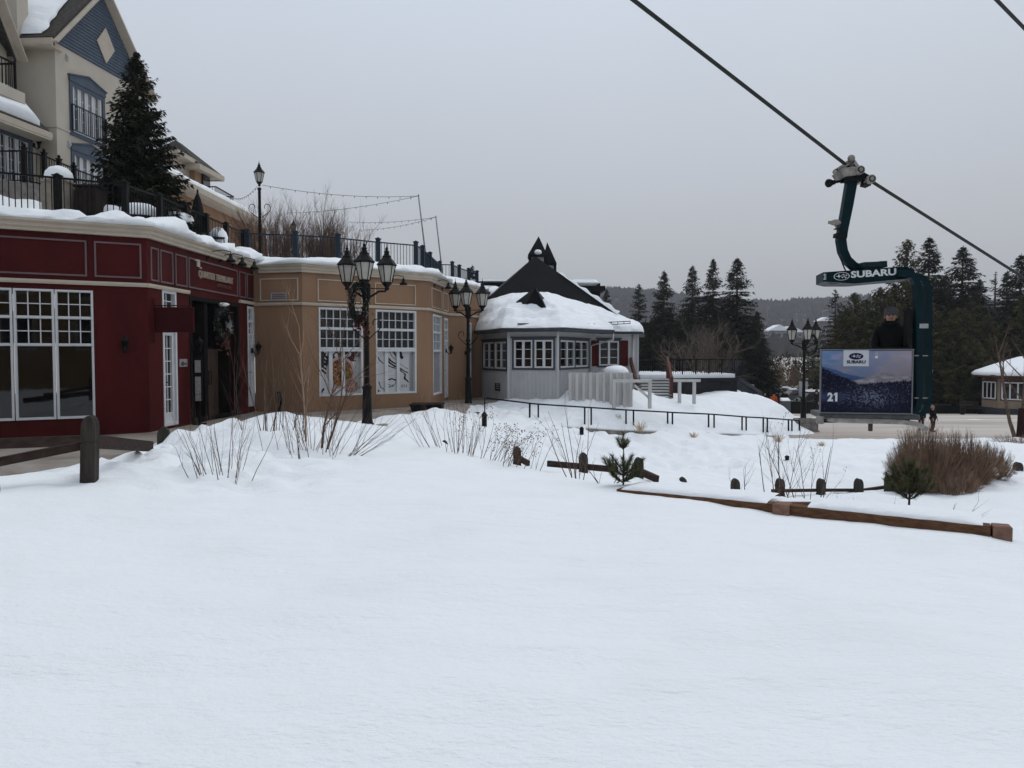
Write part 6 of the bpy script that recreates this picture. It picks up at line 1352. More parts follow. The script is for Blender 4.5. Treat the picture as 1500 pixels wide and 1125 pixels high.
# brown hedge shrubs: thousands of fine upright twigs
def hedge(label, c, rx, ry, h_, n, seed, snowy=False):
    rnd = random.Random(seed); t = thing('hedge_shrub', label, 'shrub', c, 'brown hedge shrubs'); mb = MB(); c = V(c); c.z = min(c.z, gz(c.x, c.y)) - .10
    for i in range(n):
        a = rnd.uniform(0, 6.283); rr_ = math.sqrt(rnd.random()); th = rr_ * 1.30; b = c + V((math.cos(a) * rx * rr_ * .5, math.sin(a) * ry * rr_ * .5, -.1))
        k = 1 + .22 * math.sin(3 * a + seed) * rr_ + .18 * math.sin(7 * a + 2 * seed + rr_ * 6); tip = c + V((math.cos(a) * rx * math.sin(th) * k, math.sin(a) * ry * math.sin(th) * k, h_ * 1.2 * (.12 + .88 * math.cos(th)) * rnd.uniform(.93, 1.03) * (1 + .1 * math.sin(5 * a))))
        f0 = rnd.uniform(.0, .80); p0 = b.lerp(tip, f0); p1 = b.lerp(tip, min(1, f0 + rnd.uniform(.2, .4))) + V((rnd.gauss(0, .03), rnd.gauss(0, .03), .01)); w_ = V((rnd.gauss(0, 1), rnd.gauss(0, 1), rnd.gauss(0, .3))).normalized() * rnd.uniform(.003, .0065)
        mb.add([p0 - w_, p0 + w_, p1 + w_ * .25], [(0, 1, 2)])
        for q in range(4):
            s0 = p0.lerp(p1, rnd.uniform(.3, .9)); d = ((p1 - p0).normalized() + V((rnd.gauss(0, .5), rnd.gauss(0, .5), rnd.gauss(.1, .4)))).normalized() * rnd.uniform(.05, .12); mb.add([s0 - w_ * .5, s0 + w_ * .5, s0 + d], [(0, 1, 2)])
    mb.build('twigs', M_bush, t)
    if snowy:
        s_ = MB()
        for i in range(9): s_.blob(c + V((rnd.uniform(-.7, .8) * rx, -ry * .62 + rnd.uniform(-.1, .1), h_ * rnd.uniform(.0, .45))), (rnd.uniform(.05, .11), .05, .035), seed=i, amp=.4)
        s_.build('snow_clumps', M_snow, t)
c = at(1350, 706, 16.6); hedge('largest brown twiggy hedge shrub right under the lift cabin floor', (c.x, c.y, c.z), .80, .7, 1.30, 6800, 91)
c = at(1404, 698, 16.9); hedge('middle brown twiggy hedge shrub, behind the largest one', (c.x, c.y, c.z), .74, .65, 1.12, 5600, 92)
c = at(1448, 692, 17.2); hedge('smallest hedge shrub with snow caught in its twigs at the open end', (c.x, c.y, c.z), .52, .5, .78, 3400, 93, True)
c = at(1400, 700, 16.0); hedge('low front hedge shrub of pale twigs at the foot of the larger ones', (c.x, c.y, c.z), .62, .35, .52, 2200, 94)
c = G(1482, 655, 24); hedge('low sparse twigs in snow before the kiosk', (c.x, c.y, c.z), .7, .4, .35, 700, 95)
# young pines
def young_pine(label, loc, H, seed, whorl, nl=.075, nn=90):
    rnd = random.Random(seed); t = thing('young_pine', label, 'tree', loc, 'young pines by the timber edging'); loc = V(loc); tr = MB(); nd = MB()
    tr.tube([loc + V((0, 0, -.1)), loc + V((.01, 0, H * .5)), loc + V((0, 0, H * .9))], [.014, .009, .005], 6)
    def shoot(p, d, L_):
        d = d.normalized(); pts = [p]; dd = d.copy()
        for k in range(4): dd = (dd + V((0, 0, .22))).normalized(); pts.append(pts[-1] + dd * L_ / 4)
        tr.tube(pts, [.006, .0055, .005, .004, .003], 5)
        for i in range(nn):
            u = rnd.uniform(.12, 1.0); k = min(3, int(u * 4)); q = pts[k].lerp(pts[k + 1], u * 4 - k); ax = (pts[k + 1] - pts[k]).normalized(); r_ = V((rnd.gauss(0, 1), rnd.gauss(0, 1), rnd.gauss(0, 1))); r_ = (r_ - ax * r_.dot(ax)).normalized(); v = (ax * rnd.uniform(.8, 1.5) + r_).normalized() * nl * rnd.uniform(.7, 1.2); w_ = v.cross(ax).normalized() * .0032
            nd.add([q - w_, q + w_, q + v], [(0, 1, 2)])
    for (f, n, L_, tilt) in whorl:
        for k in range(n):
            a = 6.283 * k / n + rnd.uniform(-.4, .4) + f * 5; shoot(loc + V((0, 0, H * f)), V((math.cos(a), math.sin(a), tilt)), L_ * rnd.uniform(.8, 1.15))
            if L_ > .2:
                for e in (.5, .8): b = a + rnd.choice((-.8, .8)); shoot(loc + V((0, 0, H * f)) + V((math.cos(a), math.sin(a), tilt + .25)).normalized() * L_ * e, V((math.cos(b), math.sin(b), tilt + .3)), L_ * .5)
    shoot(loc + V((0, 0, H * .80)), V((0, 0, 1)), H * .20)
    tr.build('trunk', M_bark, t); nd.build('crown', M_youngneedle, t)
p = at(912.5, 716, 9.45); young_pine('lone young pine with a tufted leader at the start of the timber edging', (p.x, p.y, -1.66), at(912, 634, 9.45).z + 1.66, 5, [(.70, 6, .13, .9), (.34, 5, .20, .5), (.22, 7, .26, .35), (.10, 6, .24, .25)])
p = at(1331, 748, 8.6); young_pine('bushier young pine below the brown hedge shrubs', (p.x, p.y, -1.70), at(1331, 676, 8.6).z + 1.70, 6, [(.78, 5, .12, .9), (.60, 5, .20, .7), (.40, 6, .25, .6), (.25, 7, .27, .4), (.12, 7, .27, .3)], .07, 80)
# dry grass tufts
for px, py, Y, h_, s_, lab in ((938, 629, 25.2, .62, 1, 'largest straw tuft in front of the ramp handrail'), (905, 612, 26.2, .35, 2, 'small curled straw tuft behind the ramp handrail'), (1016, 640, 25.8, .38, 3, 'straw tuft at the middle of the ramp kerb'), (1140, 645, 26, .5, 4, 'straw tuft by the lower end of the ramp kerb'), (1203, 652, 25.2, .32, 5, 'straw tuft at the plaza edge past the ramp'), (765, 601, 26.0, .25, 6, 'faint straw tuft on the bank below the grey lodge'), (1022, 608, 28.5, .25, 7, 'thin straw tuft on the bank behind the ramp handrail')):
    rnd = random.Random(s_); p = at(px, py, Y); t = thing('grass_tuft', lab, 'grass', p, 'dry straw tufts'); mb = MB(); p = V(p)
    for i in range(46):
        a = rnd.uniform(0, 6.283); d = V((math.cos(a) * rnd.uniform(.1, 1.5), math.sin(a) * .8, 1)).normalized(); L_ = h_ * rnd.uniform(.5, 1.1); b = p + V((rnd.gauss(0, .10 * h_), rnd.gauss(0, .06), -.05)); m_ = b + d * L_ * .6; e = m_ + V((d.x, d.y, .1)) * L_ * .5; w_ = V((.0055, .003, 0)); mb.add([b - w_, b + w_, m_ + w_ * .8, m_ - w_ * .8, e], [(0, 1, 2, 3), (3, 2, 4)])
    mb.build('blades', M_drygrass, t)

# ================================================================== ROPEWAY
YC = 11.4
cb = [at(928, 0, 8.7), at(1244, 245, YC), at(1500, 407, 14.1)]
d0 = (cb[1] - cb[0]); d1 = (cb[2] - cb[1])
pts = [cb[0] - d0 * 2.5, cb[0]] + [cb[0].lerp(cb[1], k / 8) for k in range(1, 9)] + [cb[1].lerp(cb[2], k / 8) for k in range(1, 9)] + [cb[2] + d1 * 4 + V((0, 0, .9))]
mb = MB(); mb.tube(pts, .0245, 8); o = mb.build('haul_cable', mat('dark_wire_rope', (.035, .037, .035), .6, .3, 40, .6, 120)); tag(o, 'thick dark haul cable carrying the teal lift cabin down across the sky', 'cable')
a, b = at(1460, 0, 9.5), at(1500, 41, 10.2); mb = MB(); mb.tube([a - (b - a) * 12, a, b, b + (b - a) * 30], .022, 8); o = mb.build('haul_cable', MATS['dark_wire_rope']); tag(o, 'short length of second cable crossing the upper picture corner above the trees', 'cable')

lc = thing('lift_cabin', 'dark teal open chairlift cabin numbered 21 with a snowy landscape panel hanging from the cable', 'lift cabin', at(1281, 617, YC))
def g(px, py, dy=0.0): return at(px, py, YC) + V((0, dy, 0))
def gf(px, py): return at(px, py, 10.85)        # front face of the cabin
# bent hanger arm of flat section
arm = [(1247.5, 262), (1241, 300), (1234.5, 334), (1231.5, 352), (1234, 368), (1240, 381), (1250, 390), (1262, 395)]
mb = MB(); ws = [.074, .070, .064, .062, .060, .058, .056, .054]; vs_ = []
for i, q in enumerate(arm):
    p = g(*q); a_ = g(*arm[max(i - 1, 0)]); b_ = g(*arm[min(i + 1, 7)]); d = (b_ - a_).normalized(); n = V((d.z, 0, -d.x))
    for sx, sy in ((-1, -1), (1, -1), (1, 1), (-1, 1)): vs_.append(p + n * sx * ws[i] + V((0, sy * .055, 0)))
mb.add(vs_, [(i * 4 + k, i * 4 + (k + 1) % 4, (i + 1) * 4 + (k + 1) % 4, (i + 1) * 4 + k) for i in range(7) for k in range(4)] + [(3, 2, 1, 0), (28, 29, 30, 31)]); ha = mb.build('hanger_arm', M_teal, lc)
mb = MB(); mb.beam(g(1223, 345), g(1238.5, 346.5), .135, .06); mb.beam(g(1223.5, 335), g(1238, 336), .125, .012); mb.build('clamp_band', M_rubber, ha)
mb = MB(); p = g(1222, 326.5, -.04); mb.blob(p, (.085, .05, .045), seed=3, amp=.1); mb.tube([p + V((-.06, 0, 0)), p + V((-.10, 0, -.0))], .025, 8); mb.tube([p + V((0, .02, -.02)), p + V((.05, .03, -.09))], .018, 6); mb.build('damper', M_steel, ha)
mb = MB(); mb.tube([g(1229, 378, -.06), g(1232, 388, -.06), g(1236, 397, -.06)], .010, 6); mb.build('cable_loop', M_rubber, ha)
# grip
mb = MB(); mb.prism([g(1224, 254, -.16), g(1229, 262, -.16), g(1249, 259.5, -.16), g(1250, 248, -.16), g(1232, 249, -.16)], (0, .30, 0)); mb.beam(g(1223, 251, -.05), g(1245, 237, -.02), .10, .05); mb.beam(g(1243, 239, -.05), g(1277, 257, .3), .13, .07); mb.beam(g(1240, 247, -.02), g(1273, 261, .2), .15, .09)
gr = mb.build('grip', M_steel, lc)
mb = MB(); mb.tube([at(1247, 232, YC - .12), at(1247, 232, YC + .12)], .052, 14); mb.tube([at(1223, 252, YC - .12), at(1223, 252, YC + .12)], .035, 12); 
for px, py in ((1252.5, 253), (1268.5, 266)):
    mb.tube([g(px, py, -.19), g(px, py, -.05)], .062, 16); mb.tube([g(px, py, -.205), g(px, py, -.19)], .030, 12)
mb.build('grip_roller', M_steel, gr)
mb = MB(); 
for px, py in ((1252.5, 253), (1268.5, 266)): mb.tube([g(px, py, -.198), g(px, py, -.192)], .046, 16)
mb.prism([g(1249, 262, -.1), g(1265, 263, -.1), g(1263, 272, -.1), g(1271, 274, -.1), g(1275, 262, -.1), g(1260, 254, -.1), g(1249, 257, -.1)], (0, .18, 0)); mb.beam(g(1235, 264, 0), g(1260, 264, 0), .2, .05); mb.build('grip_plate', M_rubber, gr)
mb = MB(); p = g(1213, 268.5); q = g(1228, 266); d = (q - p).normalized()
mb.tube([p - d * .035, p - d * .01, p + d * .03, p + d * .07, p + d * .10], [.035, .062, .06, .035, .034], 12); mb.tube([p + d * .1, q + d * .06], .02, 8); mb.build('roller', M_rubber, gr)
# header beam with its lettering
mb = MB(); F = .0
hp = [(1213, 397.5), (1213, 411.5), (1224, 414.5), (1258, 415), (1300, 411.5), (1334, 409.5), (1341, 404), (1338, 397), (1330, 393), (1318, 391.5)]
mb.prism([at(x, y, 11.12) for x, y in hp], (0, .52, 0)); hd_ = mb.build('header_beam', M_teal, lc)
mb = MB(); mb.beam(at(1260, 415.5, 11.10), at(1331, 409.6, 11.10), .02, .012); mb.beam(at(1214, 411.8, 11.10), at(1258, 415.6, 11.10), .02, .008); mb.build('header_trim', mat('pale_edge_strip', (.16, .17, .17), .5, .3, 20), hd_)  # thin pale grey strips along the lower edge of the header
mb = MB(); mb.prism([at(1263, 392, 11.2), at(1265, 384, 11.2), at(1288, 383, 11.2), at(1290, 391, 11.2)], (0, .35, 0)); mb.prism([at(1289, 391, 11.25), at(1289, 382.5, 11.25), at(1299.5, 382, 11.25), at(1300, 391, 11.25)], (0, .3, 0)); mb.build('header_box', mat('teal_cover', (.008, .030, .036), .4, .12, 4), lc)
M_decal = mat('white_decal', (.60, .62, .63), .4, .06, 8)
mb = MB(); o_ = at(1252, 406.8, 11.115); e_ = at(1314, 403.6, 11.115); X_ = (e_ - o_).normalized(); Z_ = V((-X_.z, 0, X_.x)); add_text(mb, 'SUBARU', o_ + V((0, -.002, 0)), X_, Z_, (e_ - o_).length, .098, .004, .035); mb.build('lettering', M_decal, hd_)
def star_badge(mb_, c, X, Z, rx, rz, ring=True, ms=0):
    c = V(c); N = X.cross(Z); n = 36
    if ring:
        for i in range(n):
            a, b = 6.2832 * i / n, 6.2832 * (i + 1) / n; q = [c + X * (math.cos(t) * rx * k) + Z * (math.sin(t) * rz * k) for t, k in ((a, 1), (b, 1), (b, .91), (a, .91))]; mb_.add(q, [(0, 1, 2, 3)], ms)
    for (sx, sz, s_) in ((-.34, .08, .42), (.22, .42, .22), (.62, .22, .20), (.10, -.30, .20), (.50, -.42, .22), (.36, -.02, .18)):
        q = []
        for k in range(8): t = math.pi / 4 * k; r_ = (1 if k % 2 == 0 else .24) * s_; q.append(c + X * ((sx + math.cos(t) * r_ * 1.15) * rx) + Z * ((sz + math.sin(t) * r_ * 1.5) * rz * .9))
        mb_.add(q + [c + X * sx * rx + Z * sz * rz * .9], [(k, (k + 1) % 8, 8) for k in range(8)], ms)
mb = MB(); c = at(1239, 404, 11.115) + V((0, -.006, 0)); star_badge(mb, c, X_, Z_, .108, .058); mb.build('badge', M_decal, hd_)
mb = MB(); q0, q1 = at(1213.5, 408.5, 11.11), at(1217, 399.5, 11.11); add_text(mb, '21', V((q0.x + .005, 11.112, q0.z)), V((1, 0, 0)), V((0, 0, 1)), q1.x - q0.x, q1.z - q0.z, .004, .03); mb.build('number_mark', M_decal, hd_)
# two C-shaped hoops
def hoop(offx, offy, w, d, name):
    path = [(1318, 400), (1330, 401), (1339, 406), (1344, 416), (1346, 430), (1346, 470), (1346, 520), (1346, 585), (1344, 597), (1337, 608), (1326, 614), (1310, 616), (1270, 616), (1206, 616)]
    P = [at(x, y, 11.0) + V((offx, offy, 0)) for x, y in path]; vs_ = []
    for i, p in enumerate(P):
        t = (P[min(i + 1, len(P) - 1)] - P[max(i - 1, 0)]).normalized(); n = V((t.z, 0, -t.x))
        k = 1 if i < 10 else .62
        for sx, sy in ((-1, -1), (1, -1), (1, 1), (-1, 1)): vs_.append(p + n * (sx * w / 2 * k) + V((0, sy * d / 2, 0)))
    mb = MB(); n = len(P); mb.add(vs_, [(i * 4 + k, i * 4 + (k + 1) % 4, (i + 1) * 4 + (k + 1) % 4, (i + 1) * 4 + k) for i in range(n - 1) for k in range(4)] + [(3, 2, 1, 0), tuple(range(4 * n - 4, 4 * n))])
    return mb.build(name, M_teal, lc)
hA_ = hoop(-.02, 0, .088, .11, 'hoop_frame'); hB_ = hoop(.335, .40, .092, .11, 'hoop_frame')
mb = MB()
for py in (521, 583): mb.beam(at(1339.5, py, 10.93), at(1359, py, 11.0), .012, .012)
mb.build('strap', M_steel, hA_)
mb = MB(); mb.box(at(1353, 477.5, 10.95), (.125, .02, .065)); mb.build('label_plate', mat('grey_label', (.30, .31, .31), .5, .15, 30), hA_)
# floor, tubes, panels
zf = at(1270, 610, 10.9).z; xl = at(1204, 610, 10.9).x; xr = at(1340, 610, 10.9).x
mb = MB(); mb.box(((xl + xr) / 2, 11.25, zf), (xr - xl, .76, .075), bev=.01); mb.build('floor', mat('ribbed_floor_edge', (.075, .08, .078), .5, .2, 14), lc)
mb = MB(); mb.tube([at(1312, 617, 11.6), at(1245, 616, 11.6)], .036, 10); mb.build('bumper_tube', M_steel, lc); mb = MB(); mb.tube([at(1206, 616, 10.88), at(1300, 617, 10.88), at(1320, 617.5, 10.88), at(1337, 620, 10.88), at(1349, 627, 10.95)], .036, 10); mb.lathe(at(1205, 616, 10.88) + V((0, 0, -.055)), [(.05, 0), (.06, .02), (.06, .09), (.05, .11)], 10); mb.build('bumper_tube', M_steel, lc)
mb = MB(); q = at(1275, 625.5, 11.5); mb.box(q, (.055, .05, .125), bev=.008); mb.box(q + V((0, 0, .08)), (.03, .03, .08)); mb.build('guide_tab', mat('brown_tab', (.09, .075, .062), .7, .2, 12), lc)
pl_, pt_, pr_, pb_ = at(1207, 512.5, 10.85), None, at(1331, 605, 10.85), None
zt = pl_.z; zb = pr_.z; W_ = pr_.x - pl_.x; H_ = zt - zb
mb = MB(); mb.box(((pl_.x + pr_.x) / 2, 10.875, (zt + zb) / 2), (W_, .03, H_)); pn = mb.build('front_panel', mat('dark_panel', (.012, .014, .018), .4, .1, 6), lc)
mb = MB(); 
for z in (zt + .004, zb - .004): mb.box(((pl_.x + pr_.x) / 2, 10.868, z), (W_ + .03, .05, .016))
for x in (pl_.x, pr_.x): mb.box((x, 10.868, (zt + zb) / 2), (.016, .045, H_))
mb.build('panel_frame', mat('grey_alloy_edge', (.16, .17, .18), .4, .1, 8, metal=.3), pn)
def scene_print(u, v):
    n = len(u); T = fbm(u * 4, v * 6, 3, 5); c1 = np.array([.085, .145, .26]); c2 = np.array([.20, .175, .20]); c3 = np.array([.075, .075, .14])
    k = np.clip(u * 1.25 + T * .7 - .1, 0, 1)[:, None]; col = c1 * (1 - k) + c2 * k
    cl = np.clip(fbm(u * 6 + 3, v * 11, 9, 4) * 2.2, 0, 1)[:, None]; col = col * (1 - .6 * cl) + np.array([.22, .20, .26]) * .6 * cl
    col = col * (.75 + .5 * np.clip((v - .55) / .45, 0, 1))[:, None]
    lm = .60 + .13 * np.clip(1 - u * 2.6, -1, 1) + .03 * vnoise(u * 7, u * 0, 2); mk = (v < lm) & (u < .55); col[mk] = (np.array([.035, .06, .135]) * (1 + .5 * fbm(u * 12, v * 12, 5, 3))[:, None])[mk]
    hl = .50 + .14 * np.exp(-((u - .72) / .24) ** 2) + .07 * np.clip((u - .8) / .2, 0, 1) + .012 * vnoise(u * 12, u * 0, 4); mk = (v < hl) & (u > .30); s_ = (.14 + .12 * np.clip(fbm(u * 14, v * 30, 6, 4) + .3, 0, 1))[:, None] * np.array([.95, .88, 1.0]); col[mk] = s_[mk]
    tl = np.where(u < .42, .70 - .62 * u, .44 + .10 * (u - .42)) + .055 * np.abs(vnoise(u * 46, u * 0, 8)) + .03 * np.abs(vnoise(u * 110, u * 0, 12))
    d = fbm(u * 46, v * 16, 21, 4); fr = fbm(u * 75, v * 60, 23, 3); tree = np.array([.006, .008, .026])[None] * (1 + 1.2 * np.clip(d, 0, 1))[:, None]; mk = v < tl; tree = np.where(((fr > .40) | (d > .56))[:, None], np.array([.10, .115, .19]), tree); col[mk] = tree[mk]
    mist = np.exp(-((v - .24) / .07) ** 2) * np.clip(1 - u * 2.4, 0, 1); col = col * (1 - .75 * mist)[:, None] + np.array([.075, .085, .21]) * (.75 * mist)[:, None]
    frost = np.exp(-((u - .55) / .22) ** 2 - ((v - .24) / .15) ** 2) * np.clip(fbm(u * 60, v * 48, 31, 3) * 3 + .25, 0, 1); col = col + frost[:, None] * np.array([.17, .19, .26])
    g_ = np.clip(1 - v / .16, 0, 1)[:, None]; col = col * (1 - .72 * g_) + np.array([.008, .010, .030]) * .72 * g_
    sk = np.clip((v - tl) / .02, 0, 1)[:, None]; col = col * (.66 + .56 * sk); return np.clip(col, 0, 1)
painted('landscape_print', (pl_.x + .012, 10.853, zb + .012), (1, 0, 0), (0, 0, 1), W_ - .024, H_ - .024, 330, 220, scene_print, M_vcol, pn)
x0, x1 = at(1238, 520, 10.85).x, at(1273, 520, 10.85).x; z1 = at(1250, 513, 10.85).z; z0 = at(1250, 536.5, 10.85).z
mb = MB(); mb.box(((x0 + x1) / 2, 10.850, (z0 + z1) / 2), (x1 - x0, .004, z1 - z0)); mb.build('white_label', mat('white_label', (.50, .51, .55), .4, .03, 5), pn)
M_ink = mat('dark_blue_ink', (.010, .014, .040), .4, .05, 5); xm = (x0 + x1) / 2
mb = MB(); h_ = z1 - z0; cc = V((xm, 10.846, z0 + h_ * .62)); el = [cc + V((math.cos(6.2832 * i / 30) * .096, 0, math.sin(6.2832 * i / 30) * .047)) for i in range(30)]; mb.add(el, [tuple(range(30))], 0); star_badge(mb, cc + V((0, -.003, 0)), V((1, 0, 0)), V((0, 0, 1)), .086, .040, False, 1); add_text(mb, 'SUBARU', (xm - .125, 10.8465, z0 + h_ * .17), (1, 0, 0), (0, 0, 1), .25, .045, .003, .03, 0); mb.build('label_print', [M_ink, M_decal], pn)
mb = MB(); a_ = at(1215.5, 588.5, 10.85); b_ = at(1229.5, 575.5, 10.85); w_ = b_.x - a_.x; h_ = b_.z - a_.z; add_text(mb, '2', (a_.x, 10.849, a_.z), (1, 0, 0), (0, 0, 1), w_ * .56, h_, .004, .045); mb.prism([(a_.x + w_ * q, 10.848, a_.z + h_ * z) for q, z in ((.78, 0), (1.0, 0), (1.0, 1), (.84, 1), (.64, .84), (.64, .66), (.78, .74))], (0, -.004, 0)); mb.build('number_mark', M_decal, pn)
mb = MB(); q = at(1283.5, 518, 10.848)
for k in range(6): a_ = k * 1.047; mb.add([q + V((math.cos(a_ + t) * r_ * .5, 0, math.sin(a_ + t) * r_)) for t, r_ in ((0, .04), (.4, .02), (-.4, .02))], [(0, 1, 2)])
mb.box(q + V((0, .001, -.05)), (.035, .002, .03)); mb.build('small_emblem', M_decal, pn)
# other sides, seat pad
mb = MB(); mb.box(((xl + xr) / 2 + .12, 11.62, (zt + zb) / 2 - .02), (xr - xl - .34, .03, H_ - .02)); mb.build('rear_panel', M_teal, lc)
mb = MB(); q = at(1334, 480, 11.15) + V((-.15, 0, 0)); mb.box(q, (.085, .14, .54), bev=.025); mb.build('back_pad', M_rubber, lc)
mb = MB(); 
for px in (1212, 1245, 1298, 1325): q = at(px, 608, 11.0); mb.box((q.x, 11.05, zb - .03), (.06 if px != 1212 else .13, .05, .10))
mb.box(((xl + xr) / 2, 11.05, zb - .075), (xr - xl - .1, .04, .03)); mb.build('panel_bracket', M_teal, lc)
mb = MB(); mb.tube([(pl_.x + .02, 10.9, zt + .012), (pr_.x - .02, 10.9, zt + .012)], .018, 8); mb.tube([(pl_.x + .02, 10.9, zt + .01), (pl_.x + .30, 11.6, zt + .01)], .018, 8); mb.build('hand_bar', M_rubber, lc)

# ================================================================== PEOPLE
def skin_mesh(joints, edges, radii, levels=2, root=0):
    me = bpy.data.meshes.new('tmp_body'); me.from_pydata([tuple(j) for j in joints], edges, []); ob = bpy.data.objects.new('tmp_body', me); COL.objects.link(ob)
    md = ob.modifiers.new('Skin', 'SKIN'); md.use_smooth_shade = True
    for i, r_ in enumerate(radii):
        sv = me.skin_vertices[0].data[i]; sv.radius = (r_, r_) if not isinstance(r_, (tuple, list)) else r_; sv.use_root = (i == root)
    sb = ob.modifiers.new('Sub', 'SUBSURF'); sb.levels = levels; sb.render_levels = levels
    dg = bpy.context.evaluated_depsgraph_get(); dg.update(); m2 = bpy.data.meshes.new_from_object(ob.evaluated_get(dg)); vs_ = [tuple(v.co) for v in m2.vertices]; fs = [tuple(p.vertices) for p in m2.polygons]
    bpy.data.objects.remove(ob); bpy.data.meshes.remove(me); bpy.data.meshes.remove(m2); return vs_, fs
M_skin = mat('skin', (.50, .29, .215), .6, .10, 14)
def person(label, loc, H, rz, jacket, trousers, hat=None, hatcol=None, stride=0.0, arm=(0.05, 0.02), group=None, levels=1, hood=False, turn=0.0, fur=None):
    """standing figure facing -Y before turning; units scaled by height"""
    s = H / 1.75; t = thing('person', label, 'person', (0, 0, 0), group)
    def P(x, y, z): return (x * s, y * s, z * s)
    st = stride
    J = {'pel': (0, 0, .95), 'wai': (0, 0, 1.10), 'che': (0, .01, 1.30), 'ncb': (0, .01, 1.45), 'nck': (0, 0, 1.52), 'hdb': (0, -.01, 1.58), 'hdm': (0, -.01, 1.645), 'hdt': (0, .0, 1.72)}
    for sd, k in (('l', -1), ('r', 1)):
        J['sh' + sd] = (.185 * k, .01, 1.41); J['el' + sd] = (.235 * k, .03 - arm[0] * k * st - arm[1], 1.13); J['wr' + sd] = (.235 * k, -.08 - arm[1] * 3 - arm[0] * k * st * 2, .90); J['pa' + sd] = (.232 * k, -.12 - arm[1] * 3 - arm[0] * k * st * 2, .83)
        J['hp' + sd] = (.095 * k, 0, .90); J['kn' + sd] = (.10 * k, -.03 + .22 * st * k, .50); J['an' + sd] = (.10 * k, .04 + .45 * st * k, .09); J['to' + sd] = (.11 * k, -.14 + .45 * st * k, .03)
    rad = {'pel': .13, 'wai': .125, 'che': .145, 'ncb': .08, 'nck': .055, 'hdb': .074, 'hdm': .094, 'hdt': .066, 'sh': .066, 'el': .047, 'wr': .032, 'pa': (.040, .022), 'hp': .088, 'kn': .056, 'an': .040, 'to': .035}
    names = list(J); E_ = [('pel', 'wai'), ('wai', 'che'), ('che', 'ncb'), ('ncb', 'nck'), ('nck', 'hdb'), ('hdb', 'hdm'), ('hdm', 'hdt')]
    for sd in 'lr': E_ += [('che', 'sh' + sd), ('sh' + sd, 'el' + sd), ('el' + sd, 'wr' + sd), ('wr' + sd, 'pa' + sd), ('pel', 'hp' + sd), ('hp' + sd, 'kn' + sd), ('kn' + sd, 'an' + sd), ('an' + sd, 'to' + sd)]
    for sd, k in (('l', -1), ('r', 1)):      # four unequal curled fingers and a side thumb
        b = V(J['pa' + sd])
        for i, (dx, L_) in enumerate(((-.030, .070), (-.010, .082), (.010, .077), (.030, .060))):
            n1, n2, n3 = f'f{sd}{i}a', f'f{sd}{i}b', f'f{sd}{i}c'; J[n1] = tuple(b + V((dx * .5, dx, -.035))); J[n2] = tuple(b + V((dx * .6 - .006 * k, dx * 1.1, -.035 - L_ * .6))); J[n3] = tuple(b + V((dx * .6 - .022 * k, dx * 1.1, -.035 - L_))); rad[n1] = .010; rad[n2] = .009; rad[n3] = .0075; E_ += [('pa' + sd, n1), (n1, n2), (n2, n3)]
        n1, n2 = f't{sd}a', f't{sd}b'; J[n1] = tuple(b + V((-.008 * k, -.045, .005))); J[n2] = tuple(b + V((-.02 * k, -.060, -.035))); rad[n1] = .012; rad[n2] = .009; E_ += [('wr' + sd, n1), (n1, n2)]
    names = list(J); ix = {n: i for i, n in enumerate(names)}
    def rr(n, k=1.0): r_ = rad.get(n, rad.get(n[:2], rad.get(n[:3]))); return tuple(q * s * k for q in r_) if isinstance(r_, tuple) else r_ * s * k
    rad['nc'] = .055
    vs_, fs = skin_mesh([P(*J[n]) for n in names], [(ix[a], ix[b]) for a, b in E_], [rr(n) for n in names], levels)
    mb = MB(); mb.add(vs_, fs, 0, True); hc = V(P(0, -.012, 1.645))
    # face: nose, brow, lips and ears modelled into the same mesh
    mb.lathe(hc + V((0, -.094 * s, -.030 * s)), [(.017 * s, 0), (.015 * s, .012 * s), (.008 * s, .042 * s), (.003 * s, .05 * s)], 8)
    for k in (-1, 1): mb.blob(hc + V((.090 * k * s, .010 * s, -.010 * s)), (.012 * s, .022 * s, .032 * s), n=8, k=6); mb.blob(hc + V((.036 * k * s, -.074 * s, -.022 * s)), (.024 * s, .016 * s, .020 * s), n=8, k=6)
    body = mb.build('body', M_skin, t)
    mb = MB()
    for k in (-1, 1): mb.blob(hc + V((.033 * k * s, -.086 * s, .008 * s)), (.011 * s, .009 * s, .006 * s), n=8, k=5); mb.beam(hc + V((.016 * k * s, -.090 * s, .026 * s)), hc + V((.050 * k * s, -.080 * s, .028 * s)), .010 * s, .006 * s)
    mb.build('eyes', M_dark, t)
    mb = MB(); mb.tube([hc + V((x * s, (-.088 + abs(x) * .35) * s, (-.048 + abs(x) * .22) * s)) for x in (-.030, -.015, 0, .015, .030)], [.003 * s, .006 * s, .007 * s, .006 * s, .003 * s], 6); mb.build('mouth', mat('lips', (.30, .11, .09), .5, .1, 10), t)
    def cloth(nm, keep, scale, extra, mtl):
        ks = [n for n in names if n in keep]; kx = {n: i for i, n in enumerate(ks)}; v2, f2 = skin_mesh([P(*J[n]) for n in ks], [(kx[a], kx[b]) for a, b in E_ if a in kx and b in kx], [(rr(n) if not isinstance(rr(n), tuple) else rr(n)[0]) * scale + extra * s for n in ks], levels); m2 = MB(); m2.add(v2, f2, 0, True); return m2.build(nm, mtl, t)
    cloth('trousers', ['pel', 'hpl', 'hpr', 'knl', 'knr', 'anl', 'anr'], 1.05, .022, trousers)
    jk = cloth('jacket', ['pel', 'wai', 'che', 'ncb', 'shl', 'shr', 'ell', 'elr', 'wrl', 'wrr'], 1.06, .036, jacket)
    mb = MB()
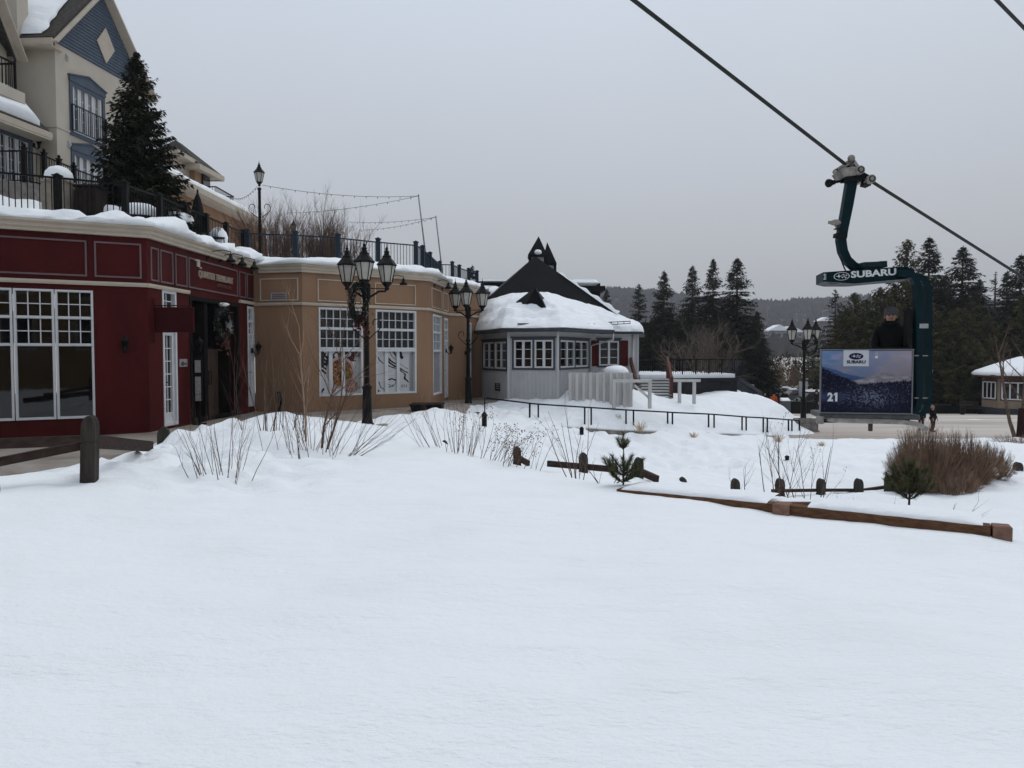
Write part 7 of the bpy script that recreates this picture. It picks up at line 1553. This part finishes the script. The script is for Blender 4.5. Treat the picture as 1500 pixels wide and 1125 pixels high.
    for sd in 'lr': a_ = V(P(*J['an' + sd])); b_ = V(P(*J['to' + sd])); mb.tube([a_ + V((0, .05, .12)) * s, a_ + V((0, .04, 0)) * s, a_ + V((0, 0, -.035)) * s, b_], [.066 * s, .064 * s, .060 * s, .045 * s], 8)
    mb.build('boots', M_rubber, t)
    if hat:
        mb = MB(); mb.lathe(hc + V((0, .004 * s, .020 * s)), [(.107 * s, 0), (.110 * s, .045 * s), (.106 * s, .075 * s), (.085 * s, .115 * s), (.045 * s, .138 * s), (.004 * s, .143 * s)], 16); mb.lathe(hc + V((0, .004 * s, .016 * s)), [(.113 * s, 0), (.116 * s, .04 * s), (.109 * s, .045 * s)], 16); mb.build('beanie', hatcol, t)
    mb = MB()
    if hood:
        mb.lathe(V(P(0, .03, 1.44)), [(.155 * s, 0), (.165 * s, .06 * s), (.135 * s, .12 * s), (.105 * s, .10 * s)], 14); mb.blob(V(P(.03, .12, 1.54)), (.135 * s, .095 * s, .12 * s), seed=4); mb.build('hood', jacket, t)
    elif fur:
        mb.lathe(hc + V((0, .05 * s, -.10 * s)), [(.09 * s, 0), (.135 * s, .08 * s), (.13 * s, .16 * s), (.08 * s, .22 * s), (.01 * s, .24 * s)], 12); mb.build('fur_hood', fur, t)
    else:
        mb.lathe(hc + V((0, .018 * s, -.02 * s)), [(.09 * s, 0), (.100 * s, .05 * s), (.085 * s, .09 * s), (.02 * s, .115 * s)], 12); mb.build('hair', M_dark, t)
    place(t, loc, rz); return t
M_blackjk = mat('black_padded_jacket', (.006, .006, .007), .75, .3, 14, .4, 30); M_greyhat = mat('grey_knit', (.085, .088, .095), .95, .25, 40, .6, 120); M_jeans = mat('dark_trousers', (.012, .013, .018), .9, .2, 10)
hp_ = at(1299, 463, 11.35); zfl = zf + .04; Hh = 1.645 / 1.75
H_p = (hp_.z - zfl) / Hh
person('rider in black hooded winter jacket and grey knit beanie standing inside the lift cabin', (hp_.x + .06, 11.35, zfl), H_p, R(-24), M_blackjk, M_jeans, True, M_greyhat, 0, (.05, .03), None, 2, True)
M_orange = mat('orange_jacket', (.42, .075, .018), .7, .15, 8); M_navy = mat('navy_jacket', (.012, .014, .022), .8, .2, 8)
def pl(px, Y, z=None): return (xat(px, Y), Y, float(plaza_z(np.array([xat(px, Y)]), np.array([float(Y)]))[0]) if z is None else z)
gp_ = 'people on the plaza'
person('person in bright orange jacket behind the end of the snow bank', pl(1134, 58), 1.60, 2.6, M_orange, M_jeans, True, M_dark, .1, group=gp_)
person('person in dark clothes beside the orange jacket, just under the spruce', pl(1121, 61), 1.70, .6, M_navy, M_jeans, True, M_dark, .0, group=gp_)
person('tall person in black coat standing by the grey bin', pl(1150, 60), 1.85, .3, M_blackjk, M_jeans, True, M_dark, .05, group=gp_)
person('person in black striding past the lift cabin edge', pl(1196.5, 56), 1.75, 1.4, M_blackjk, M_jeans, True, M_dark, .55, group=gp_)
person('small child in black coat with pale fur hood above the brown hedge', pl(1368, 29), .98, .5, M_blackjk, M_jeans, False, None, 0, group=gp_, fur=mat('pale_fur', (.30, .19, .15), .95, .3, 30, .8, 60))
person('child in black clothes half hidden behind the teal hoop', pl(1351, 29.5), .92, -.5, M_blackjk, M_jeans, True, M_dark, 0, group=gp_)

# ================================================================== PLAZA THINGS
t = thing('litter_bin', 'grey litter bin with slanted lid standing by the person in black', 'bin', pl(1151, 57)); c = V(pl(1151, 57)); mb = MB(); mb.box(c + V((0, 0, .5)), (.66, .5, 1.0), bev=.03); mb.build('bin_body', mat('bin_grey', (.09, .095, .105), .5, .15, 6), t); mb = MB(); mb.hexa([c + V(q) for q in ((-.3, -.28, 1.0), (.3, -.28, 1.0), (.3, .28, 1.0), (-.3, .28, 1.0), (-.3, -.28, 1.05), (.3, -.28, 1.05), (.3, .28, 1.22), (-.3, .28, 1.22))]); mb.build('lid', M_snowdirty, t)
mb = MB(); c = V(pl(1173, 60)); mb.box(c + V((0, 0, .46)), (1.75, .8, .92), bev=.03); mb.box(c + V((0, 0, .94)), (1.85, .9, .05)); o = mb.build('low_planter', M_dark); tag(o, 'long low black planter box behind the plinth lamp', 'planter')
def sign_post(px, Y, label):
    c = V(pl(px, Y)); t = thing('sign_panel', label, 'sign', c, 'white sign panels by the parking'); mb = MB(); mb.box(c + V((0, 0, 2.05)), (.30, .08, 1.3), bev=.01); mb.build('panel', mat('white_sign', (.50, .51, .52), .5, .05, 4), t); mb = MB(); mb.box(c + V((0, .08, .7)), (.07, .07, 1.4)); mb.build('post', M_black, t)
sign_post(1173, 68, 'white upright sign panel just left of the plinth lamp pole'); sign_post(1181, 68, 'white upright sign panel just right of the plinth lamp pole')
def car(label, loc, rz, paint, L_=4.5, Wd=1.8, Hc=1.5, snow=True, group='parked cars beyond the plaza'):
    t = thing('parked_car', label, 'car', (0, 0, 0), group)
    prof = [(-L_ / 2, .35), (-L_ / 2 + .04, .72), (-L_ / 2 + .25, .88), (-L_ * .24, .98), (-L_ * .10, Hc * .96), (L_ * .10, Hc), (L_ * .30, Hc * .95), (L_ * .44, 1.0), (L_ / 2, .92), (L_ / 2, .35), (L_ / 2 - .2, .25), (-L_ / 2 + .2, .25)]
    mb = MB(); n = len(prof); vs_ = []
    for k, ins in ((-1, 0), (1, 0)):
        for x, z in prof: y = k * (Wd / 2 - (.20 if z > 1.05 else (.03 if z > .9 else 0))); vs_.append((x, y, z))
    mb.add(vs_, [tuple(range(n - 1, -1, -1)), tuple(range(n, 2 * n))] + [(i, (i + 1) % n, n + (i + 1) % n, n + i) for i in range(n)]); mb.build('body', paint, t)
    mb = MB()
    for k in (-1, 1): mb.add([(x, k * (y + .008), z) for x, y, z in ((-L_ * .20, Wd / 2 - .05, 1.0), (-L_ * .09, Wd / 2 - .185, Hc * .92), (L_ * .28, Wd / 2 - .185, Hc * .90), (L_ * .38, Wd / 2 - .06, 1.02))], [(0, 1, 2, 3)])
    mb.add([(-L_ * .245, k * (Wd / 2 - .15), .99) for k in (-1, 1)] + [(-L_ * .115, k * (Wd / 2 - .28), Hc * .94) for k in (1, -1)], [(0, 1, 2, 3)]); mb.build('windows', M_glass, t)
    for sx in (-1, 1):
        for sy in (-1, 1): mb = MB(); mb.tube([(sx * L_ * .31, sy * (Wd / 2 - .2), .32), (sx * L_ * .31, sy * (Wd / 2 + .005), .32)], .32, 14); mb.build('wheel', M_rubber, t)
    if snow: mb = MB(); mb.hexa([(x, y, z) for x, y, z in ((-L_ * .11, -.62, Hc), (L_ * .29, -.62, Hc), (L_ * .29, .62, Hc), (-L_ * .11, .62, Hc), (-L_ * .08, -.55, Hc + .13), (L_ * .26, -.55, Hc + .12), (L_ * .26, .55, Hc + .12), (-L_ * .08, .55, Hc + .13))]); mb.build('roof_snow', M_snow, t)
    place(t, loc, rz); return t
P_dk = mat('dark_car_paint', (.015, .016, .018), .25, .1, 3); P_wh = mat('white_car_paint', (.45, .46, .47), .3, .05, 3); P_gr = mat('grey_car_paint', (.12, .125, .13), .28, .1, 3)
car('dark pickup-sized car parked between the lamp pole and the lift cabin', pl(1190, 66), .1, P_dk, 5.2, 1.9, 1.8); car('grey car with snowy roof parked behind the white sign panels', pl(1165, 80), .05, P_gr); car('white car parked farthest beyond the lamp lanterns', pl(1140, 84), 0, P_wh); car('silver-grey car half hidden by the lift cabin panel', pl(1212, 82), .1, P_gr)
car('white car with snowy roof under the pines left of the kiosk', pl(1399, 84), .2, P_wh, group='parked cars under the pines'); car('dark car under the pines behind the cabin hoop', pl(1372, 80), .1, P_dk, group='parked cars under the pines'); car('grey car with snowy roof just left of the kiosk wall', pl(1424, 86), 0, P_gr, group='parked cars under the pines')
c0, c1 = V(pl(1340, 61)), V(pl(1430, 60)); mb = MB(); mb.beam(c0 + V((0, 0, .25)), c1 + V((0, 0, .25)), .5, .8); o = mb.build('low_wall', M_dark); tag(o, 'long low black wall along the plaza behind the bench', 'wall')
c0, c1 = V(pl(1340, 62)), V(pl(1433, 61)); mb = MB(); mb.beam(c0 + V((0, 1.0, .62)), c1 + V((0, 1.0, .62)), 1.2, .14); mb.beam(c0 + V((0, 1.0, .3)), c1 + V((0, 1.0, .3)), 1.1, .55); o = mb.build('snow_bank', M_snowdirty); tag(o, 'narrow ridge of ploughed snow behind the long low black wall', 'snow bank')
t = thing('bench', 'slatted wooden bench beside the kiosk', 'bench', pl(1424, 57)); c = V(pl(1424, 57))
mb = MB(); 
for k in range(3): mb.box(c + V((0, -.15 + k * .15, .45)), (1.4, .12, .04))
mb.build('seat', M_greywood, t); mb = MB()
for k in range(3): mb.box(c + V((0, .26 + .03 * k, .60 + k * .14)), (1.4, .03, .11))
mb.build('backrest', M_greywood, t)
for sx in (-1, 1): mb = MB(); mb.box(c + V((sx * .6, 0, .22)), (.06, .45, .44)); mb.build('leg', M_black, t)
c = V(pl(1411.5, 55)); mb = MB(); mb.lathe(c, [(.13, 0), (.17, .1), (.18, .5), (.15, .55)], 10); o = mb.build('plant_pot', M_dark); tag(o, 'small black pot standing on the plaza in front of the bench', 'pot')
# kiosk
kc = V((xat(1478, 39), 39, -2.95)); ko = thing('kiosk', 'cream and brown octagonal kiosk with snowy hipped roof at the plaza edge', 'kiosk', kc); Rk = 1.85; M_kcream = mat('kiosk_cream', (.24, .19, .14), .75, .12, 4); M_kbrown = mat('kiosk_brown', (.075, .045, .036), .7, .25, 6)
oc = [(kc.x + Rk * math.cos(R(22.5 + 45 * i)), kc.y + Rk * math.sin(R(22.5 + 45 * i))) for i in range(8)]
mb = MB(); mb.prism([(kc.x + (x - kc.x) * 1.06, kc.y + (y - kc.y) * 1.06, -3.1) for x, y in oc], (0, 0, .52)); mb.build('base', mat('dark_slate_base', (.035, .038, .044), .7, .2, 6), ko)
wm = MB(); wm.prism([(x, y, -2.6) for x, y in oc], (0, 0, 1.72)); wm.build('wall', M_kcream, ko)
for i in range(8):
    j = (i + 1) % 8; f = Fac(oc[j], oc[i]) if False else Fac(oc[i], oc[j])
    mid = (f.A + f.B) / 2; out = mid - V((kc.x, kc.y))
    if f.n.dot(out) < 0: f.n = -f.n
    if out.y > .3: continue
    L_ = f.L; mb = MB(); f.box(mb, .10, L_ - .10, -2.18, -1.12, 0, .03); wo = mb.build('window', M_kbrown, ko)
    mb = MB(); n = 3
    for k in range(n + 1): x = .18 + (L_ - .36) * k / n; f.box(mb, x - .035, x + .035, -2.08, -1.22, .03, .06)
    f.box(mb, .18, L_ - .18, -1.26, -1.20, .03, .055); f.box(mb, .18, L_ - .18, -2.12, -2.06, .03, .055); mb.build('window_frame', M_white, wo)
    mb = MB(); f.box(mb, .22, L_ - .22, -2.06, -1.26, .03, .036); mb.build('pane', M_glass, wo)
    mb = MB(); f.box(mb, .02, L_ - .02, -1.04, -.92, 0, .04)
    mb.prism([f.P(.08, -1.12, .02), f.P(L_ - .08, -1.12, .02), f.P(L_ / 2, -1.0, .02)], f.P(0, 0, .04) - f.P(0, 0, 0)); mb.build('frieze', M_kbrown, ko)
mb = MB(); v0 = [(kc.x + (x - kc.x) * 1.28, kc.y + (y - kc.y) * 1.28, -.95) for x, y in oc]; v1 = [(x, y, z + .10) for x, y, z in v0]; mb.add(v0 + v1 + [(kc.x, kc.y, .0)], [tuple(range(7, -1, -1))] + [(i, (i + 1) % 8, 8 + (i + 1) % 8, 8 + i) for i in range(8)] + [(8 + i, 8 + (i + 1) % 8, 16) for i in range(8)]); mb.build('roof', M_kbrown, ko)
mb = MB(); mb.lathe((kc.x, kc.y, -.86), [(Rk * 1.25, 0), (Rk * 1.27, .10), (Rk * 1.18, .24), (Rk * .8, .52), (Rk * .4, .80), (Rk * .1, .98), (.01, 1.0)], 24); mb.build('roof_snow', M_snow, ko)
ks_ = 1.38; kq = V(pl(1498, 56.5)); ko.location = kq; ko.scale = (ks_, ks_, ks_)
# houses on the far slope
M_hw = mat('pale_house_wall', (.20, .20, .215), .8, .2, .3); M_hs = M_snow
def house(px, py, Y, w_, h_, label, wall=None):
    c = at(px, py, Y); t = thing('hillside_house', label, 'house', c, 'houses on the far hillside'); mb = MB(); mb.box(c + V((0, 0, h_ / 2 - 6)), (w_, w_ * .8, h_ + 12)); mb.build('wall', wall or M_hw, t)
    mb = MB(); e = c.z + h_; mb.prism([(c.x - w_ * .58, c.y - w_ * .5, e), (c.x + w_ * .58, c.y - w_ * .5, e), (c.x, c.y - w_ * .5, e + w_ * .30)], (0, w_, 0)); mb.build('roof_snow', M_hs, t)
    mb = MB()
    for r_ in range(2):
        for k in range(3): mb.box((c.x + (k - 1) * w_ * .27, c.y - w_ * .41, c.z + h_ * (.28 + .42 * r_)), (w_ * .13, .3, h_ * .22))
    mb.build('windows', M_dark, t)
house(1109, 502, 420, 9, 6, 'white-roofed hillside house closest to the tallest dark spruce'); house(1122, 504, 425, 8, 5, 'low hillside house between two taller ones'); house(1137, 506, 424, 11, 8, 'biggest hillside house with several rows of windows'); house(1150, 502, 430, 10, 6, 'hillside house just left of the far lamp lanterns'); house(1163, 500, 432, 8, 5, 'small hillside house behind the far lamp lanterns'); house(1206, 476, 520, 9, 2.5, 'low snowy-roofed house high on the hill beside the grey spruce', M_hill)

# the cabin hangs slightly turned: yaw its front, floor, header and hoops about their own upright axes
def yaw_parts(root, ang, centres):
    for ch in root.children:
        c = centres.get(ch.name.split('.')[0])
        if c is None: continue
        M = Matrix.Translation(V((c[0], c[1], 0))) @ Matrix.Rotation(ang, 4, 'Z') @ Matrix.Translation(V((-c[0], -c[1], 0)))
        off = LOC[root.name]; T = Matrix.Translation(off); M = T.inverted() @ M @ T
        for o_ in [ch] + list(ch.children): o_.data.transform(M); o_.data.update()
pc = ((pl_.x + pr_.x) / 2, 10.87)
yaw_parts(lc, R(-11), {'front_panel': pc, 'floor': pc, 'bumper_tube': pc, 'panel_bracket': pc, 'rear_panel': pc, 'hand_bar': pc, 'back_pad': pc, 'header_beam': (at(1270, 400, 11.3).x, 11.3)})
# dense dark thicket below the conifers: a far wood nobody could count
rnd = random.Random(77); mb = MB()
for (pa, pb, Y0, Y1, n, hh) in ((925, 1112, 80, 90, 13000, 8.4), (1225, 1570, 84, 96, 18000, 9.5), (1120, 1215, 112, 124, 1500, 5.0)):
    for i in range(n):
        Y = rnd.uniform(Y0, Y1); x = xat(rnd.uniform(pa, pb), Y); z = -5.2 + hh * rnd.random() ** 1.35; L_ = rnd.uniform(.35, .9); d = V((rnd.gauss(0, .5), rnd.gauss(0, .4), rnd.uniform(.2, 1))).normalized(); q = V((rnd.gauss(0, 1), rnd.gauss(0, .4), rnd.gauss(0, .3))).normalized() * L_ * rnd.uniform(.05, .24); o_ = V((x, Y, z))
        mb.add([o_ - q * .4, o_ + d * L_ * .5 + q, o_ + d * L_, o_ + d * L_ * .5 - q], [(0, 1, 2, 3)], 0 if rnd.random() < .6 else 1)
o = mb.build('far_wood', [M_needle, M_needle2]); tag(o, 'dark tangled thicket filling the gaps between the conifer trunks', 'thicket', None, 'stuff')

# thin cold air: far hills fade a little
air = bpy.data.materials.new('air'); air.use_nodes = True; nt = air.node_tree; nt.nodes.clear()
om = nt.nodes.new('ShaderNodeOutputMaterial'); pv = nt.nodes.new('ShaderNodeVolumePrincipled'); pv.inputs['Density'].default_value = 0.00042; pv.inputs['Color'].default_value = (.86, .88, .92, 1); pv.inputs['Anisotropy'].default_value = 0.2
nt.links.new(pv.outputs['Volume'], om.inputs['Volume'])
mb = MB(); mb.box((0, 450, 60), (3600, 2400, 148)); o = mb.build('haze', air); tag(o, kind='stuff')

# the building across the slope, behind the viewer: its yellow front and the snow before it are what the shop panes mirror
ob_ = thing('yellow_hotel_building', 'long yellow hotel across the slope, mirrored in the shop windows', 'building', (-8, -16, -1.7)); fO = Fac((12, -15), (-34, -15)); wm = MB(); hl_ = [(3 + 4.2 * i, 4.9 + 4.2 * i, .2 + 3.2 * k, 2.2 + 3.2 * k) for i in range(10) for k in range(3)]
fO.wall(wm, -2.2, 10.4, hl_, .15); wm.build('wall', mat('ochre_stucco', (.30, .19, .075), .85, .12, 1.2), ob_)
mb = MB(); mb.prism([fO.P(-.5, 10.4, .7), fO.P(fO.L + .5, 10.4, .7), fO.P(fO.L + .5, 14.5, -6), fO.P(-.5, 14.5, -6)], (0, 0, .3)); mb.build('roof', M_shingle, ob_)
for h in hl_: fO.window(ob_, h, [(0, 1, 2, 3)], M_white, MATS['dark_interior'], w=.09)
